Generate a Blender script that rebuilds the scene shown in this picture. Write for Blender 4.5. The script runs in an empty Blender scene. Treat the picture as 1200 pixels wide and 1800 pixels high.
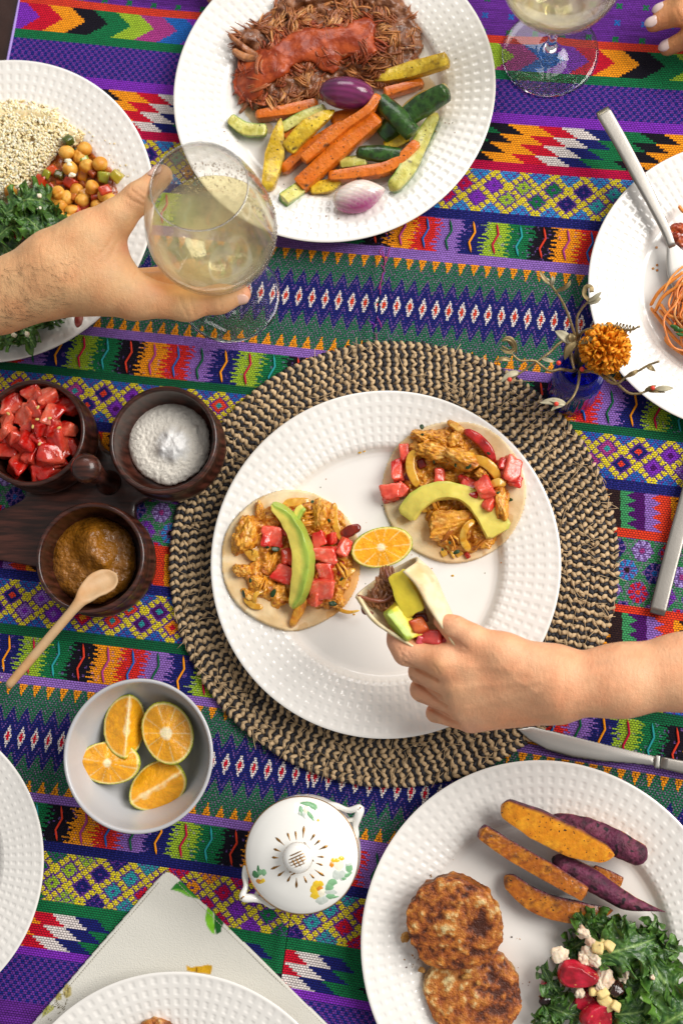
import bpy, math, random
import numpy as np
from mathutils import Matrix, Vector

# ---------------------------------------------------------------- camera
scene = bpy.context.scene
F_PX = 2050.0                      # focal length in photo pixels (1200 x 1800 frame)
NAD = (790.0, 1230.0)              # pixel that lies straight below the lens
SC = 0.00045
_v = np.array([(NAD[0]-600)/F_PX, (900-NAD[1])/F_PX, -1.0]); _v /= np.linalg.norm(_v)
_t = np.array([0, 0, -1.0]); _ax = np.cross(_v, _t); _s = np.linalg.norm(_ax); _c = float(_v @ _t); _ax /= _s
_K = np.array([[0, -_ax[2], _ax[1]], [_ax[2], 0, -_ax[0]], [-_ax[1], _ax[0], 0]])
ROT = np.eye(3) + _s*_K + (1-_c)*_K@_K
CAM_H = F_PX*SC*_c
CAM = np.array([0, 0, CAM_H])

cam_data = bpy.data.cameras.new("camera")
cam_data.sensor_fit = 'VERTICAL'; cam_data.sensor_height = 36.0; cam_data.sensor_width = 24.0
cam_data.lens = 36.0*F_PX/1800.0
cam_data.clip_start = 0.02; cam_data.clip_end = 60.0
cam = bpy.data.objects.new("camera", cam_data)
scene.collection.objects.link(cam)
M = Matrix([[*ROT[0], CAM[0]], [*ROT[1], CAM[1]], [*ROT[2], CAM[2]], [0, 0, 0, 1]])
cam.matrix_world = M
scene.camera = cam
cam_data.dof.use_dof = True
cam_data.dof.focus_distance = 0.875
cam_data.dof.aperture_fstop = 6.3

# ---------------------------------------------------------------- light
world = bpy.data.worlds.new("World"); scene.world = world; world.use_nodes = True
_bg = world.node_tree.nodes["Background"]
_bg.inputs[0].default_value = (0.97, 0.96, 0.95, 1); _bg.inputs[1].default_value = 0.33

def area(name, loc, aim, sx, sy, power, col):
    l = bpy.data.lights.new(name, 'AREA'); l.shape = 'RECTANGLE'; l.size = sx; l.size_y = sy
    l.energy = power; l.color = col
    o = bpy.data.objects.new(name, l); scene.collection.objects.link(o)
    o.location = loc
    d = Vector(aim) - Vector(loc)
    o.rotation_euler = d.to_track_quat('-Z', 'Y').to_euler()
    return o
area("window_light", (2.45, 1.1, 2.55), (0.0, 0.08, 0), 2.3, 2.3, 172, (1.0, 0.968, 0.925))
area("far_window_light", (-0.2, 2.3, 1.7), (-0.05, 0.1, 0), 1.3, 1.0, 19, (1.0, 0.98, 0.96))

scene.view_settings.view_transform = 'Standard'
scene.view_settings.look = 'None'
scene.view_settings.exposure = 0.06
scene.view_settings.gamma = 1.0
scene.render.engine = 'CYCLES'
cy = scene.cycles
cy.use_denoising = True
try: cy.denoiser = 'OPENIMAGEDENOISE'
except Exception: pass
cy.max_bounces = 10; cy.transmission_bounces = 10; cy.glossy_bounces = 5; cy.diffuse_bounces = 4; cy.transparent_max_bounces = 24
cy.sample_clamp_indirect = 6.0
cy.caustics_refractive = True; cy.caustics_reflective = False

# ---------------------------------------------------------------- helpers
RNG = np.random.default_rng(7)
random.seed(5)

def P(px, py, z=0.0):
    """point of the plane at height z seen at a photo pixel"""
    d = ROT @ np.array([(px-600)/F_PX, (900-py)/F_PX, -1.0])
    return CAM + d*((z-CAM_H)/d[2])
def PA(px, py, z):
    px = np.asarray(px, float); py = np.asarray(py, float); z = np.broadcast_to(np.asarray(z, float), px.shape)
    d = np.stack([(px-600)/F_PX, (900-py)/F_PX, -np.ones_like(px)], -1) @ ROT.T
    return CAM + d*((z-CAM_H)/d[..., 2])[..., None]
def MPP(px, py, z=0.0):
    return (np.linalg.norm(P(px+1, py, z)-P(px-1, py, z)) + np.linalg.norm(P(px, py+1, z)-P(px, py-1, z)))/4
def PIX(p):
    d = (np.asarray(p)-CAM) @ ROT
    return np.stack([600+F_PX*d[..., 0]/-d[..., 2], 900-F_PX*d[..., 1]/-d[..., 2]], -1)

def lin(h):
    if not isinstance(h, str): return tuple(h)
    h = h.lstrip('#'); c = [int(h[i:i+2], 16)/255 for i in (0, 2, 4)]
    return tuple(x/12.92 if x <= 0.04045 else ((x+0.055)/1.055)**2.4 for x in c)

def vnoise(p, seed=0):
    p = np.asarray(p, float); i = np.floor(p).astype(np.int64); f = p-i; f = f*f*(3-2*f)
    def h(a, b, c):
        n = (a*73856093) ^ (b*19349663) ^ (c*83492791) ^ (seed*2654435761)
        n = (n ^ (n >> 13))*1274126177 & 0x7fffffff
        n = (n ^ (n >> 16))*668265263 & 0x7fffffff
        return (n & 0xffff)/32767.5-1
    out = 0
    for a in (0, 1):
        wa = f[..., 0] if a else 1-f[..., 0]
        for b in (0, 1):
            wb = f[..., 1] if b else 1-f[..., 1]
            for c in (0, 1):
                wc = f[..., 2] if c else 1-f[..., 2]
                out = out + wa*wb*wc*h(i[..., 0]+a, i[..., 1]+b, i[..., 2]+c)
    return out
def fbm(p, o=3, seed=0):
    p = np.asarray(p, float); s = 0; a = 1; t = 0
    for k in range(o):
        s = s + a*vnoise(p*2**k, seed+k*17); t += a; a *= .5
    return s/t

# ---- materials
MATS = {}
def mat(name, col=(.8, .8, .8), rough=.5, var=0.0, vscale=60., bump=0.0, bscale=200., sss=0.0, sssr=(1, .4, .2), sscale=.002, metal=0.0,
        coat=0.0, trans=0.0, ior=1.45, attr=None, spec=.5, col2=None, detail=4., bdetail=3., sheen=0., rvar=0.):
    if name in MATS: return MATS[name]
    m = bpy.data.materials.new(name); m.use_nodes = True
    nt = m.node_tree; b = nt.nodes["Principled BSDF"]
    def N(t): return nt.nodes.new(t)
    col = lin(col)
    b.inputs['Base Color'].default_value = (*col, 1); b.inputs['Roughness'].default_value = rough
    b.inputs['Metallic'].default_value = metal; b.inputs['IOR'].default_value = ior
    b.inputs['Specular IOR Level'].default_value = spec
    b.inputs['Coat Weight'].default_value = coat; b.inputs['Coat Roughness'].default_value = .08
    b.inputs['Transmission Weight'].default_value = trans
    if sheen: b.inputs['Sheen Weight'].default_value = sheen
    if sss:
        b.inputs['Subsurface Weight'].default_value = sss; b.inputs['Subsurface Radius'].default_value = sssr
        b.inputs['Subsurface Scale'].default_value = sscale
    tc = N('ShaderNodeTexCoord')
    src = None
    if attr:
        a = N('ShaderNodeAttribute'); a.attribute_name = attr; src = a.outputs['Color']
    if var or col2:
        no = N('ShaderNodeTexNoise'); no.inputs['Scale'].default_value = vscale; no.inputs['Detail'].default_value = detail
        nt.links.new(tc.outputs['Object'], no.inputs['Vector'])
        if col2:
            mx = N('ShaderNodeMix'); mx.data_type = 'RGBA'
            rp = N('ShaderNodeValToRGB'); rp.color_ramp.elements[0].position = .4; rp.color_ramp.elements[1].position = .62
            nt.links.new(no.outputs['Fac'], rp.inputs['Fac']); nt.links.new(rp.outputs['Color'], mx.inputs['Factor'])
            if src: nt.links.new(src, mx.inputs['A'])
            else: mx.inputs['A'].default_value = (*col, 1)
            mx.inputs['B'].default_value = (*lin(col2), 1); src = mx.outputs['Result']
        if var:
            mr = N('ShaderNodeMapRange'); mr.inputs['From Min'].default_value = .3; mr.inputs['From Max'].default_value = .7
            mr.inputs['To Min'].default_value = 1-var; mr.inputs['To Max'].default_value = 1+var
            nt.links.new(no.outputs['Fac'], mr.inputs['Value'])
            mm = N('ShaderNodeVectorMath'); mm.operation = 'SCALE'
            if src: nt.links.new(src, mm.inputs[0])
            else: mm.inputs[0].default_value = col
            nt.links.new(mr.outputs['Result'], mm.inputs['Scale']); src = mm.outputs['Vector']
        if rvar:
            m2 = N('ShaderNodeMapRange'); m2.inputs['From Min'].default_value = .35; m2.inputs['From Max'].default_value = .65
            m2.inputs['To Min'].default_value = max(0.02, rough-rvar); m2.inputs['To Max'].default_value = min(1, rough+rvar)
            nt.links.new(no.outputs['Fac'], m2.inputs['Value']); nt.links.new(m2.outputs['Result'], b.inputs['Roughness'])
    if src: nt.links.new(src, b.inputs['Base Color'])
    if bump:
        n2 = N('ShaderNodeTexNoise'); n2.inputs['Scale'].default_value = bscale; n2.inputs['Detail'].default_value = bdetail
        nt.links.new(tc.outputs['Object'], n2.inputs['Vector'])
        bp = N('ShaderNodeBump'); bp.inputs['Strength'].default_value = 1.0; bp.inputs['Distance'].default_value = bump
        nt.links.new(n2.outputs['Fac'], bp.inputs['Height']); nt.links.new(bp.outputs['Normal'], b.inputs['Normal'])
    MATS[name] = m
    return m
def flecks(m, col, scale, thr, soft=.02):
    nt = m.node_tree; b = nt.nodes['Principled BSDF']; old = b.inputs['Base Color'].links[0].from_socket; tc = node_of(m, 'ShaderNodeTexCoord')[0]
    no = nt.nodes.new('ShaderNodeTexNoise'); no.inputs['Scale'].default_value = scale; no.inputs['Detail'].default_value = 1
    mr = nt.nodes.new('ShaderNodeMapRange'); mr.inputs['From Min'].default_value = thr; mr.inputs['From Max'].default_value = thr+soft
    mx = nt.nodes.new('ShaderNodeMix'); mx.data_type = 'RGBA'; mx.inputs['B'].default_value = (*lin(col), 1)
    nt.links.new(tc.outputs['Object'], no.inputs['Vector']); nt.links.new(no.outputs['Fac'], mr.inputs['Value']); nt.links.new(mr.outputs['Result'], mx.inputs['Factor'])
    nt.links.new(old, mx.inputs['A']); nt.links.new(mx.outputs['Result'], b.inputs['Base Color'])
def thin_glass(name, tint, haze=0.0, hazecol=(1, 1, 1), rough=0.0, refl=1.0, bump=0.0, bscale=900, zfade=None):
    m = bpy.data.materials.new(name); m.use_nodes = True; nt = m.node_tree; nt.nodes.remove(nt.nodes['Principled BSDF']); out = nt.nodes['Material Output']
    tr = nt.nodes.new('ShaderNodeBsdfTransparent'); tr.inputs[0].default_value = (*tint, 1); gl = nt.nodes.new('ShaderNodeBsdfGlossy'); gl.inputs['Roughness'].default_value = rough
    lw = nt.nodes.new('ShaderNodeLayerWeight'); lw.inputs[0].default_value = .5; pw = nt.nodes.new('ShaderNodeMath'); pw.operation = 'POWER'; pw.inputs[1].default_value = 3.5; nt.links.new(lw.outputs['Facing'], pw.inputs[0]); mu = nt.nodes.new('ShaderNodeMath'); mu.operation = 'MULTIPLY_ADD'; mu.inputs[1].default_value = .55*refl; mu.inputs[2].default_value = .03*refl; nt.links.new(pw.outputs[0], mu.inputs[0])
    base = tr.outputs[0]
    if haze:
        tl = nt.nodes.new('ShaderNodeBsdfTranslucent'); tl.inputs[0].default_value = (*hazecol, 1); df = nt.nodes.new('ShaderNodeBsdfDiffuse'); df.inputs[0].default_value = (*hazecol, 1)
        m0 = nt.nodes.new('ShaderNodeMixShader'); m0.inputs[0].default_value = .5; nt.links.new(tl.outputs[0], m0.inputs[1]); nt.links.new(df.outputs[0], m0.inputs[2])
        m1 = nt.nodes.new('ShaderNodeMixShader'); tc = nt.nodes.new('ShaderNodeTexCoord'); no = nt.nodes.new('ShaderNodeTexNoise'); no.inputs['Scale'].default_value = 45; no.inputs['Detail'].default_value = 6
        mr = nt.nodes.new('ShaderNodeMapRange'); mr.inputs['From Min'].default_value = .35; mr.inputs['From Max'].default_value = .65; mr.inputs['To Min'].default_value = haze*.5; mr.inputs['To Max'].default_value = haze*1.4
        nt.links.new(tc.outputs['Object'], no.inputs['Vector']); nt.links.new(no.outputs['Fac'], mr.inputs['Value']); hz = mr.outputs['Result']
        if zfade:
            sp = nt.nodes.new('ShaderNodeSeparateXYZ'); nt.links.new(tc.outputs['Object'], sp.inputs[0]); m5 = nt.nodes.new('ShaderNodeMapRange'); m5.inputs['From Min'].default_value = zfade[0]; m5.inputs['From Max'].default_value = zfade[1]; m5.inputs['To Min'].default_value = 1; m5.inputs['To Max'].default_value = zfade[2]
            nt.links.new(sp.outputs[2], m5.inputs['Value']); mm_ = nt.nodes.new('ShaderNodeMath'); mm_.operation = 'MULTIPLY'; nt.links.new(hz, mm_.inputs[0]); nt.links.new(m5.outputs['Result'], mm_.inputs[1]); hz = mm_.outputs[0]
        nt.links.new(hz, m1.inputs[0])
        nt.links.new(base, m1.inputs[1]); nt.links.new(m0.outputs[0], m1.inputs[2]); base = m1.outputs[0]
    if bump:
        tc = nt.nodes.new('ShaderNodeTexCoord'); vo = nt.nodes.new('ShaderNodeTexVoronoi'); vo.inputs['Scale'].default_value = bscale; bp = nt.nodes.new('ShaderNodeBump'); bp.inputs['Distance'].default_value = bump
        nt.links.new(tc.outputs['Object'], vo.inputs['Vector']); nt.links.new(vo.outputs['Distance'], bp.inputs['Height']); nt.links.new(bp.outputs['Normal'], gl.inputs['Normal'])
    mx = nt.nodes.new('ShaderNodeMixShader'); nt.links.new(mu.outputs[0], mx.inputs[0]); nt.links.new(base, mx.inputs[1]); nt.links.new(gl.outputs[0], mx.inputs[2]); nt.links.new(mx.outputs[0], out.inputs['Surface'])
    MATS[name] = m; return m
def node_of(m, t):
    return [n for n in m.node_tree.nodes if n.bl_idname == t]

# ---- objects
WLOC = {}
def link(o): scene.collection.objects.link(o); return o
def tag(o, label=None, cat=None, group=None, kind=None):
    if label: o['label'] = label
    if cat: o['category'] = cat
    if group: o['group'] = group
    if kind: o['kind'] = kind
    return o
def thing(name, label, cat, loc, group=None):
    o = bpy.data.objects.new(name, None); o.empty_display_size = .01; link(o)
    loc = np.asarray(loc, float); o.location = loc; WLOC[o] = loc
    return tag(o, label, cat, group)
def mesh(name, V, Fc, mats, parent=None, loc=None, mi=None, smooth=True, cols=None, uv=None, facecol=None, sharp=None):
    """V in world metres; faces = list of (k,n) int arrays or a list of tuples"""
    V = np.asarray(V, float)
    if parent is not None: org = WLOC[parent]
    elif loc is not None: org = np.asarray(loc, float)
    else:
        org = (V.min(0)+V.max(0))/2; org[2] = V[:, 2].min()
    if loc is not None and parent is not None: own = np.asarray(loc, float)
    else: own = org
    me = bpy.data.meshes.new(name)
    if isinstance(Fc, np.ndarray): Fc = [Fc]
    if len(Fc) and isinstance(Fc[0], np.ndarray):
        if facecol is None:
            W = V-V.mean(0); vol = sum(np.einsum('ij,ij->', W[f[:, 0]], np.cross(W[f[:, k]], W[f[:, k+1]])) for f in Fc for k in range(1, f.shape[1]-1))
            if vol < 0: Fc = [f[:, ::-1] for f in Fc]
        loops = np.concatenate([f.ravel() for f in Fc]).astype(np.int32)
        tot = np.concatenate([np.full(len(f), f.shape[1]) for f in Fc]).astype(np.int32)
    else:
        loops = np.array([i for f in Fc for i in f], np.int32); tot = np.array([len(f) for f in Fc], np.int32)
    st = np.concatenate([[0], np.cumsum(tot)[:-1]]).astype(np.int32)
    me.vertices.add(len(V)); me.vertices.foreach_set('co', (V-own).astype(np.float32).ravel())
    me.loops.add(len(loops)); me.loops.foreach_set('vertex_index', loops)
    me.polygons.add(len(tot)); me.polygons.foreach_set('loop_start', st); me.polygons.foreach_set('loop_total', tot)
    if not isinstance(mats, (list, tuple)): mats = [mats]
    for m in mats: me.materials.append(m)
    if mi is not None: me.polygons.foreach_set('material_index', np.asarray(mi, np.int32))
    me.polygons.foreach_set('use_smooth', np.full(len(tot), bool(smooth)))
    if uv is not None:
        u = me.uv_layers.new(name='UVMap'); u.data.foreach_set('uv', np.asarray(uv, np.float32)[loops].ravel())
    if cols is not None:
        a = me.attributes.new('Col', 'FLOAT_COLOR', 'POINT')
        c = np.ones((len(V), 4), np.float32); c[:, :3] = cols; a.data.foreach_set('color', c.ravel())
    if facecol is not None:
        a = me.attributes.new('Col', 'FLOAT_COLOR', 'FACE')
        c = np.ones((len(tot), 4), np.float32); c[:, :3] = facecol; a.data.foreach_set('color', c.ravel())
    me.update(calc_edges=True); me.validate()
    if sharp: me.set_sharp_from_angle(angle=sharp)
    o = link(bpy.data.objects.new(name, me))
    if parent is not None:
        o.parent = parent; o.location = own-org
    else: o.location = own
    WLOC[o] = own
    return o
def copy_obj(o, loc=None, rot=None, scale=None, parent=None):
    c = o.copy(); link(c)
    if parent is not None: c.parent = parent
    if loc is not None:
        c.location = np.asarray(loc)-(WLOC[parent] if parent is not None else 0); WLOC[c] = np.asarray(loc, float)
    if rot is not None: c.rotation_euler = rot
    if scale is not None: c.scale = scale if hasattr(scale, '__len__') else (scale,)*3
    return c

class Acc:
    """collects pieces that make one mesh"""
    def __init__(s): s.V = []; s.F = []; s.M = []; s.C = []; s.n = 0
    def add(s, V, Fc, m=0, col=None):
        V = np.asarray(V, float)
        for f in (Fc if isinstance(Fc, list) else [Fc]):
            f = np.asarray(f)
            s.F.append(f+s.n); s.M.append(np.full(len(f), m) if np.isscalar(m) else np.asarray(m))
        s.V.append(V); s.n += len(V)
        s.C.append(np.broadcast_to(np.asarray(col if col is not None else (1, 1, 1), float), (len(V), 3)))
    def out(s, name, mats, parent=None, usecol=False, loc=None, smooth=True):
        by = {}
        for f, m in zip(s.F, s.M): by.setdefault(f.shape[1], []).append((f, m))
        Fl = []; ml = []
        for k in by:
            Fl.append(np.concatenate([f for f, _ in by[k]])); ml.append(np.concatenate([m for _, m in by[k]]))
        return mesh(name, np.concatenate(s.V), Fl, mats, parent, mi=np.concatenate(ml), cols=np.concatenate(s.C) if usecol else None, loc=loc, smooth=smooth)

def grid_faces(nu, nv, wrap_u=False, wrap_v=False):
    a = np.arange(nu*nv).reshape(nu, nv)
    if wrap_u: a = np.vstack([a, a[:1]])
    if wrap_v: a = np.hstack([a, a[:, :1]])
    return np.stack([a[:-1, :-1], a[1:, :-1], a[1:, 1:], a[:-1, 1:]], -1).reshape(-1, 4)

def lathe(prof, n=64, org=(0, 0, 0), axis=None):
    prof = np.asarray(prof, float); th = np.arange(n)*2*np.pi/n
    V = np.stack([prof[:, None, 0]*np.cos(th), prof[:, None, 0]*np.sin(th), np.broadcast_to(prof[:, None, 1], (len(prof), n))], -1).reshape(-1, 3)
    if axis is not None:
        z = np.asarray(axis, float); z = z/np.linalg.norm(z); x = np.cross([0, 1, 0], z); x /= np.linalg.norm(x); y = np.cross(z, x)
        V = V @ np.stack([x, y, z])
    Fq = grid_faces(len(prof), n, False, True)[:, ::-1]
    return V+np.asarray(org, float), Fq
def spline(pts, n):
    """Catmull-Rom through rows of pts"""
    p = np.asarray(pts, float)
    if len(p) == 2: return p[0]+(p[1]-p[0])*np.linspace(0, 1, n)[:, None]
    q = np.vstack([2*p[0]-p[1], p, 2*p[-1]-p[-2]])
    d = np.r_[0, np.cumsum(np.linalg.norm(np.diff(p[:, :3], axis=0), axis=1)+1e-9)]
    s = np.linspace(0, d[-1], n); k = np.clip(np.searchsorted(d, s, 'right')-1, 0, len(p)-2)
    t = ((s-d[k])/(d[k+1]-d[k]))[:, None]
    a, b, c, e = q[k], q[k+1], q[k+2], q[k+3]
    return .5*(2*b+(c-a)*t+(2*a-5*b+4*c-e)*t**2+(3*b-a-3*c+e)*t**3)
def loft(path, sect, scale=1.0, up=(0, 0, 1), twist=None, closed=True, caps=True):
    path = np.asarray(path, float); sect = np.asarray(sect, float); n = len(path); m = len(sect)
    T = np.gradient(path, axis=0); T /= np.linalg.norm(T, axis=1)[:, None]+1e-12
    U = np.broadcast_to(np.asarray(up, float), (n, 3))
    Sd = np.cross(T, U); Sd /= np.linalg.norm(Sd, axis=1)[:, None]+1e-12
    Up = np.cross(Sd, T)
    if twist is not None:
        tw = np.broadcast_to(np.asarray(twist, float), (n,))[:, None]
        Sd, Up = Sd*np.cos(tw)+Up*np.sin(tw), Up*np.cos(tw)-Sd*np.sin(tw)
    sc = np.asarray(scale, float)
    if sc.ndim == 0: sc = np.full((n, 2), float(sc))
    elif sc.ndim == 1: sc = np.stack([sc, sc], 1) if len(sc) == n else np.broadcast_to(sc, (n, 2))
    V = path[:, None]+Sd[:, None]*(sect[None, :, 0]*sc[:, :1])[..., None]+Up[:, None]*(sect[None, :, 1]*sc[:, 1:])[..., None]
    V = V.reshape(-1, 3); Fq = grid_faces(n, m, False, closed)
    Fl = [Fq]
    if caps and closed:
        V = np.vstack([V, path[:1], path[-1:]]); i = np.arange(m); j = (i+1) % m
        Fl.append(np.concatenate([np.stack([np.full(m, n*m), j, i], 1)[:, ::-1]*1, np.stack([np.full(m, n*m+1), (n-1)*m+i, (n-1)*m+j], 1)[:, ::-1]*1]))
    return V, Fl
def circ(m=8): a = np.arange(m)*2*np.pi/m; return np.stack([np.cos(a), np.sin(a)], 1)
def rrect(w, h, r, k=3):
    o = []
    for cx, cy, a0 in ((w-r, h-r, 0), (-w+r, h-r, 90), (-w+r, -h+r, 180), (w-r, -h+r, 270)):
        for i in range(k+1):
            a = math.radians(a0+90*i/k); o.append((cx+r*math.cos(a), cy+r*math.sin(a)))
    return np.array(o)
def taper(n, a=.25, b=.25, p=.5, mn=.02):
    t = np.linspace(0, 1, n); s = np.ones(n)
    if a > 0: k = t < a; s[k] = np.maximum(mn, (1-(1-t[k]/a)**2))**p
    if b > 0: k = t > 1-b; s[k] = np.minimum(s[k], np.maximum(mn, (1-(1-(1-t[k])/b)**2))**p)
    return s
def tube(path, r, m=6, **kw): return loft(path, circ(m), r, **kw)

_ICO = {}
def ico(n):
    if n not in _ICO:
        import bmesh
        bm = bmesh.new(); bmesh.ops.create_icosphere(bm, subdivisions=n, radius=1.0)
        _ICO[n] = (np.array([v.co[:] for v in bm.verts]), np.array([[v.index for v in f.verts] for f in bm.faces])); bm.free()
    return _ICO[n]
_CUB = {}
def cub(n):
    """subdivided cube surface, shared corners"""
    if n not in _CUB:
        import bmesh
        bm = bmesh.new(); bmesh.ops.create_cube(bm, size=2.0)
        if n > 0: bmesh.ops.subdivide_edges(bm, edges=bm.edges[:], cuts=n, use_grid_fill=True)
        bm.verts.ensure_lookup_table(); bm.verts.index_update()
        _CUB[n] = (np.array([v.co[:] for v in bm.verts]), np.array([[v.index for v in f.verts] for f in bm.faces])); bm.free()
    return _CUB[n]
def rotm(rx=0, ry=0, rz=0):
    return np.array(Matrix.Rotation(rz, 3, 'Z') @ Matrix.Rotation(ry, 3, 'Y') @ Matrix.Rotation(rx, 3, 'X'))
def dice(size, n=4, p=6, jit=.18, noise=.05, seed=0, rot=(0, 0, 0)):
    """irregular cut cube: rounded box sheared by random corner offsets"""
    V, Fq = cub(n); V = V.copy(); r = np.random.default_rng(seed)
    V = V/((np.abs(V)**p).sum(1)**(1/p))[:, None]
    co = r.uniform(-jit, jit, (2, 2, 2, 3)); u = (V+1)/2
    off = 0
    for a in (0, 1):
        for b in (0, 1):
            for c in (0, 1):
                w = (u[:, 0] if a else 1-u[:, 0])*(u[:, 1] if b else 1-u[:, 1])*(u[:, 2] if c else 1-u[:, 2])
                off = off+w[:, None]*co[a, b, c]
    V = V+off
    V = V*(1+noise*fbm(V*2+seed*3.1, 2, seed)[:, None])
    return (V*np.asarray(size)/2) @ rotm(*rot).T, Fq
def blob(size, n=4, noise=.2, freq=1.6, seed=0, rot=(0, 0, 0), octv=3, flat=0.0):
    V, Fq = ico(n)
    V = V*(1+noise*fbm(V*freq+seed*5.3, octv, seed)[:, None])
    if flat: V = np.where(V[:, 2:] < -flat, np.concatenate([V[:, :2], np.full((len(V), 1), -flat)], 1), V)
    return (V*np.asarray(size)/2) @ rotm(*rot).T, Fq

def surfnets(Fv, o, h):
    s = Fv < 0; nx, ny, nz = Fv.shape; c = np.zeros((nx-1, ny-1, nz-1), np.int8)
    for i in (0, 1):
        for j in (0, 1):
            for k in (0, 1): c += s[i:nx-1+i, j:ny-1+j, k:nz-1+k]
    act = (c > 0) & (c < 8); A = np.argwhere(act); idx = np.full(act.shape, -1, np.int64); idx[act] = np.arange(len(A))
    acc = np.zeros((len(A), 3)); cnt = np.zeros(len(A))
    cs = [(i, j, k) for i in (0, 1) for j in (0, 1) for k in (0, 1)]
    for a in cs:
        for ax in range(3):
            if a[ax]: continue
            b = list(a); b[ax] = 1
            fa = Fv[A[:, 0]+a[0], A[:, 1]+a[1], A[:, 2]+a[2]]; fb = Fv[A[:, 0]+b[0], A[:, 1]+b[1], A[:, 2]+b[2]]
            m = (fa < 0) != (fb < 0); t = fa[m]/(fa[m]-fb[m]); pt = np.tile(np.array(a, float), (m.sum(), 1)); pt[:, ax] += t
            acc[m] += pt; cnt[m] += 1
    V = (A+acc/cnt[:, None])*h+o
    Q = []
    for ax in range(3):
        sl0 = [slice(None)]*3; sl1 = [slice(None)]*3; sl0[ax] = slice(0, -1); sl1[ax] = slice(1, None)
        d = s[tuple(sl0)] != s[tuple(sl1)]; E = np.argwhere(d); b, g = [(1, 2), (2, 0), (0, 1)][ax]
        ok = (E[:, b] > 0) & (E[:, g] > 0) & (E[:, b] < Fv.shape[b]-1) & (E[:, g] < Fv.shape[g]-1); E = E[ok]
        q = []
        for db, dg in ((0, 0), (-1, 0), (-1, -1), (0, -1)):
            w = E.copy(); w[:, b] += db; w[:, g] += dg; q.append(idx[w[:, 0], w[:, 1], w[:, 2]])
        q = np.stack(q, 1); inside = s[E[:, 0], E[:, 1], E[:, 2]]; q[~inside] = q[~inside][:, ::-1]; Q.append(q)
    return V, np.concatenate(Q)
def grid3(lo, hi, h):
    ax = [np.arange(lo[i], hi[i]+h, h) for i in range(3)]
    G = np.stack(np.meshgrid(*ax, indexing='ij'), -1)
    return G, np.array([a[0] for a in ax])
def smin(a, b, k):
    if k <= 0: return np.minimum(a, b)
    h = np.maximum(k-np.abs(a-b), 0)/k
    return np.minimum(a, b)-h*h*k*.25
def cap_sdf(G, a, b, ra, rb):
    ab = b-a; t = np.clip(((G-a) @ ab)/(ab@ab+1e-12), 0, 1)
    return np.linalg.norm(G-(a+t[..., None]*ab), axis=-1)-(ra+t*(rb-ra))
def poly_sd(px, py, poly):
    poly = np.asarray(poly, float); q = np.roll(poly, -1, 0); d = np.full(np.shape(px), 1e9); ins = np.zeros(np.shape(px), bool)
    for a, b in zip(poly, q):
        e = b-a; wx = px-a[0]; wy = py-a[1]; t = np.clip((wx*e[0]+wy*e[1])/(e@e+1e-12), 0, 1)
        d = np.minimum(d, np.hypot(wx-t*e[0], wy-t*e[1]))
        cnd = (a[1] > py) != (b[1] > py)
        ins ^= cnd & (px < (b[0]-a[0])*(py-a[1])/(b[1]-a[1]+1e-12)+a[0])
    return np.where(ins, -d, d)
def smooth_poly(poly, n=80):
    p = np.asarray(poly, float); p = np.vstack([p[-2:], p, p[:2]]); q = spline(p, n*2)
    d0 = np.argmin(np.linalg.norm(q[:n]-p[2], axis=1)); d1 = n+np.argmin(np.linalg.norm(q[n:]-p[-2], axis=1))
    return q[d0:d1]
def mound(poly, zfun, hgt, edge, noise=0., nscale=20., step=2.0, seed=0, crater=None, smooth=True, top=None, hnoise=None):
    """heap or puddle: height field over an outline given in pixels, closed underneath"""
    poly = np.asarray(poly, float)
    if smooth: poly = smooth_poly(poly, 60)
    x = np.arange(poly[:, 0].min()-step, poly[:, 0].max()+2*step, step); y = np.arange(poly[:, 1].min()-step, poly[:, 1].max()+2*step, step)
    X, Y = np.meshgrid(x, y, indexing='ij'); d = -poly_sd(X, Y, poly)
    d = d+noise*edge*.4*fbm(np.stack([X/nscale, Y/nscale, X*0], -1)+seed, 2, seed+5)
    t = np.clip(d/edge, 0, 1); z = hgt*(1-(1-t)**2)**.5
    z = z*(1+(noise if hnoise is None else hnoise)*fbm(np.stack([X/nscale, Y/nscale, X*0], -1), 3, seed))
    if top is not None: z = z+top(X, Y)*(t)
    ok = d > 0; z0 = zfun(X, Y)
    W = PA(X, Y, z0+z); B = PA(X, Y, z0-.0004)
    f = grid_faces(len(x), len(y)); keep = ok.ravel()[f].all(1); f = f[keep]
    used = np.unique(f); mp = np.full(ok.size, -1); mp[used] = np.arange(len(used)); f = mp[f]
    V = W.reshape(-1, 3)[used]; Bv = B.reshape(-1, 3)[used]; n = len(used)
    e = np.concatenate([f[:, [0, 1]], f[:, [1, 2]], f[:, [2, 3]], f[:, [3, 0]]]); key = np.sort(e, 1)
    _, inv, cnt = np.unique(key, axis=0, return_inverse=True, return_counts=True)
    bd = e[cnt[inv.ravel()] == 1]
    side = np.stack([bd[:, 1], bd[:, 0], bd[:, 0]+n, bd[:, 1]+n], 1)
    f = f[:, ::-1]; side = side[:, ::-1]
    return np.vstack([V, Bv]), np.concatenate([f, side]), n
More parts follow.
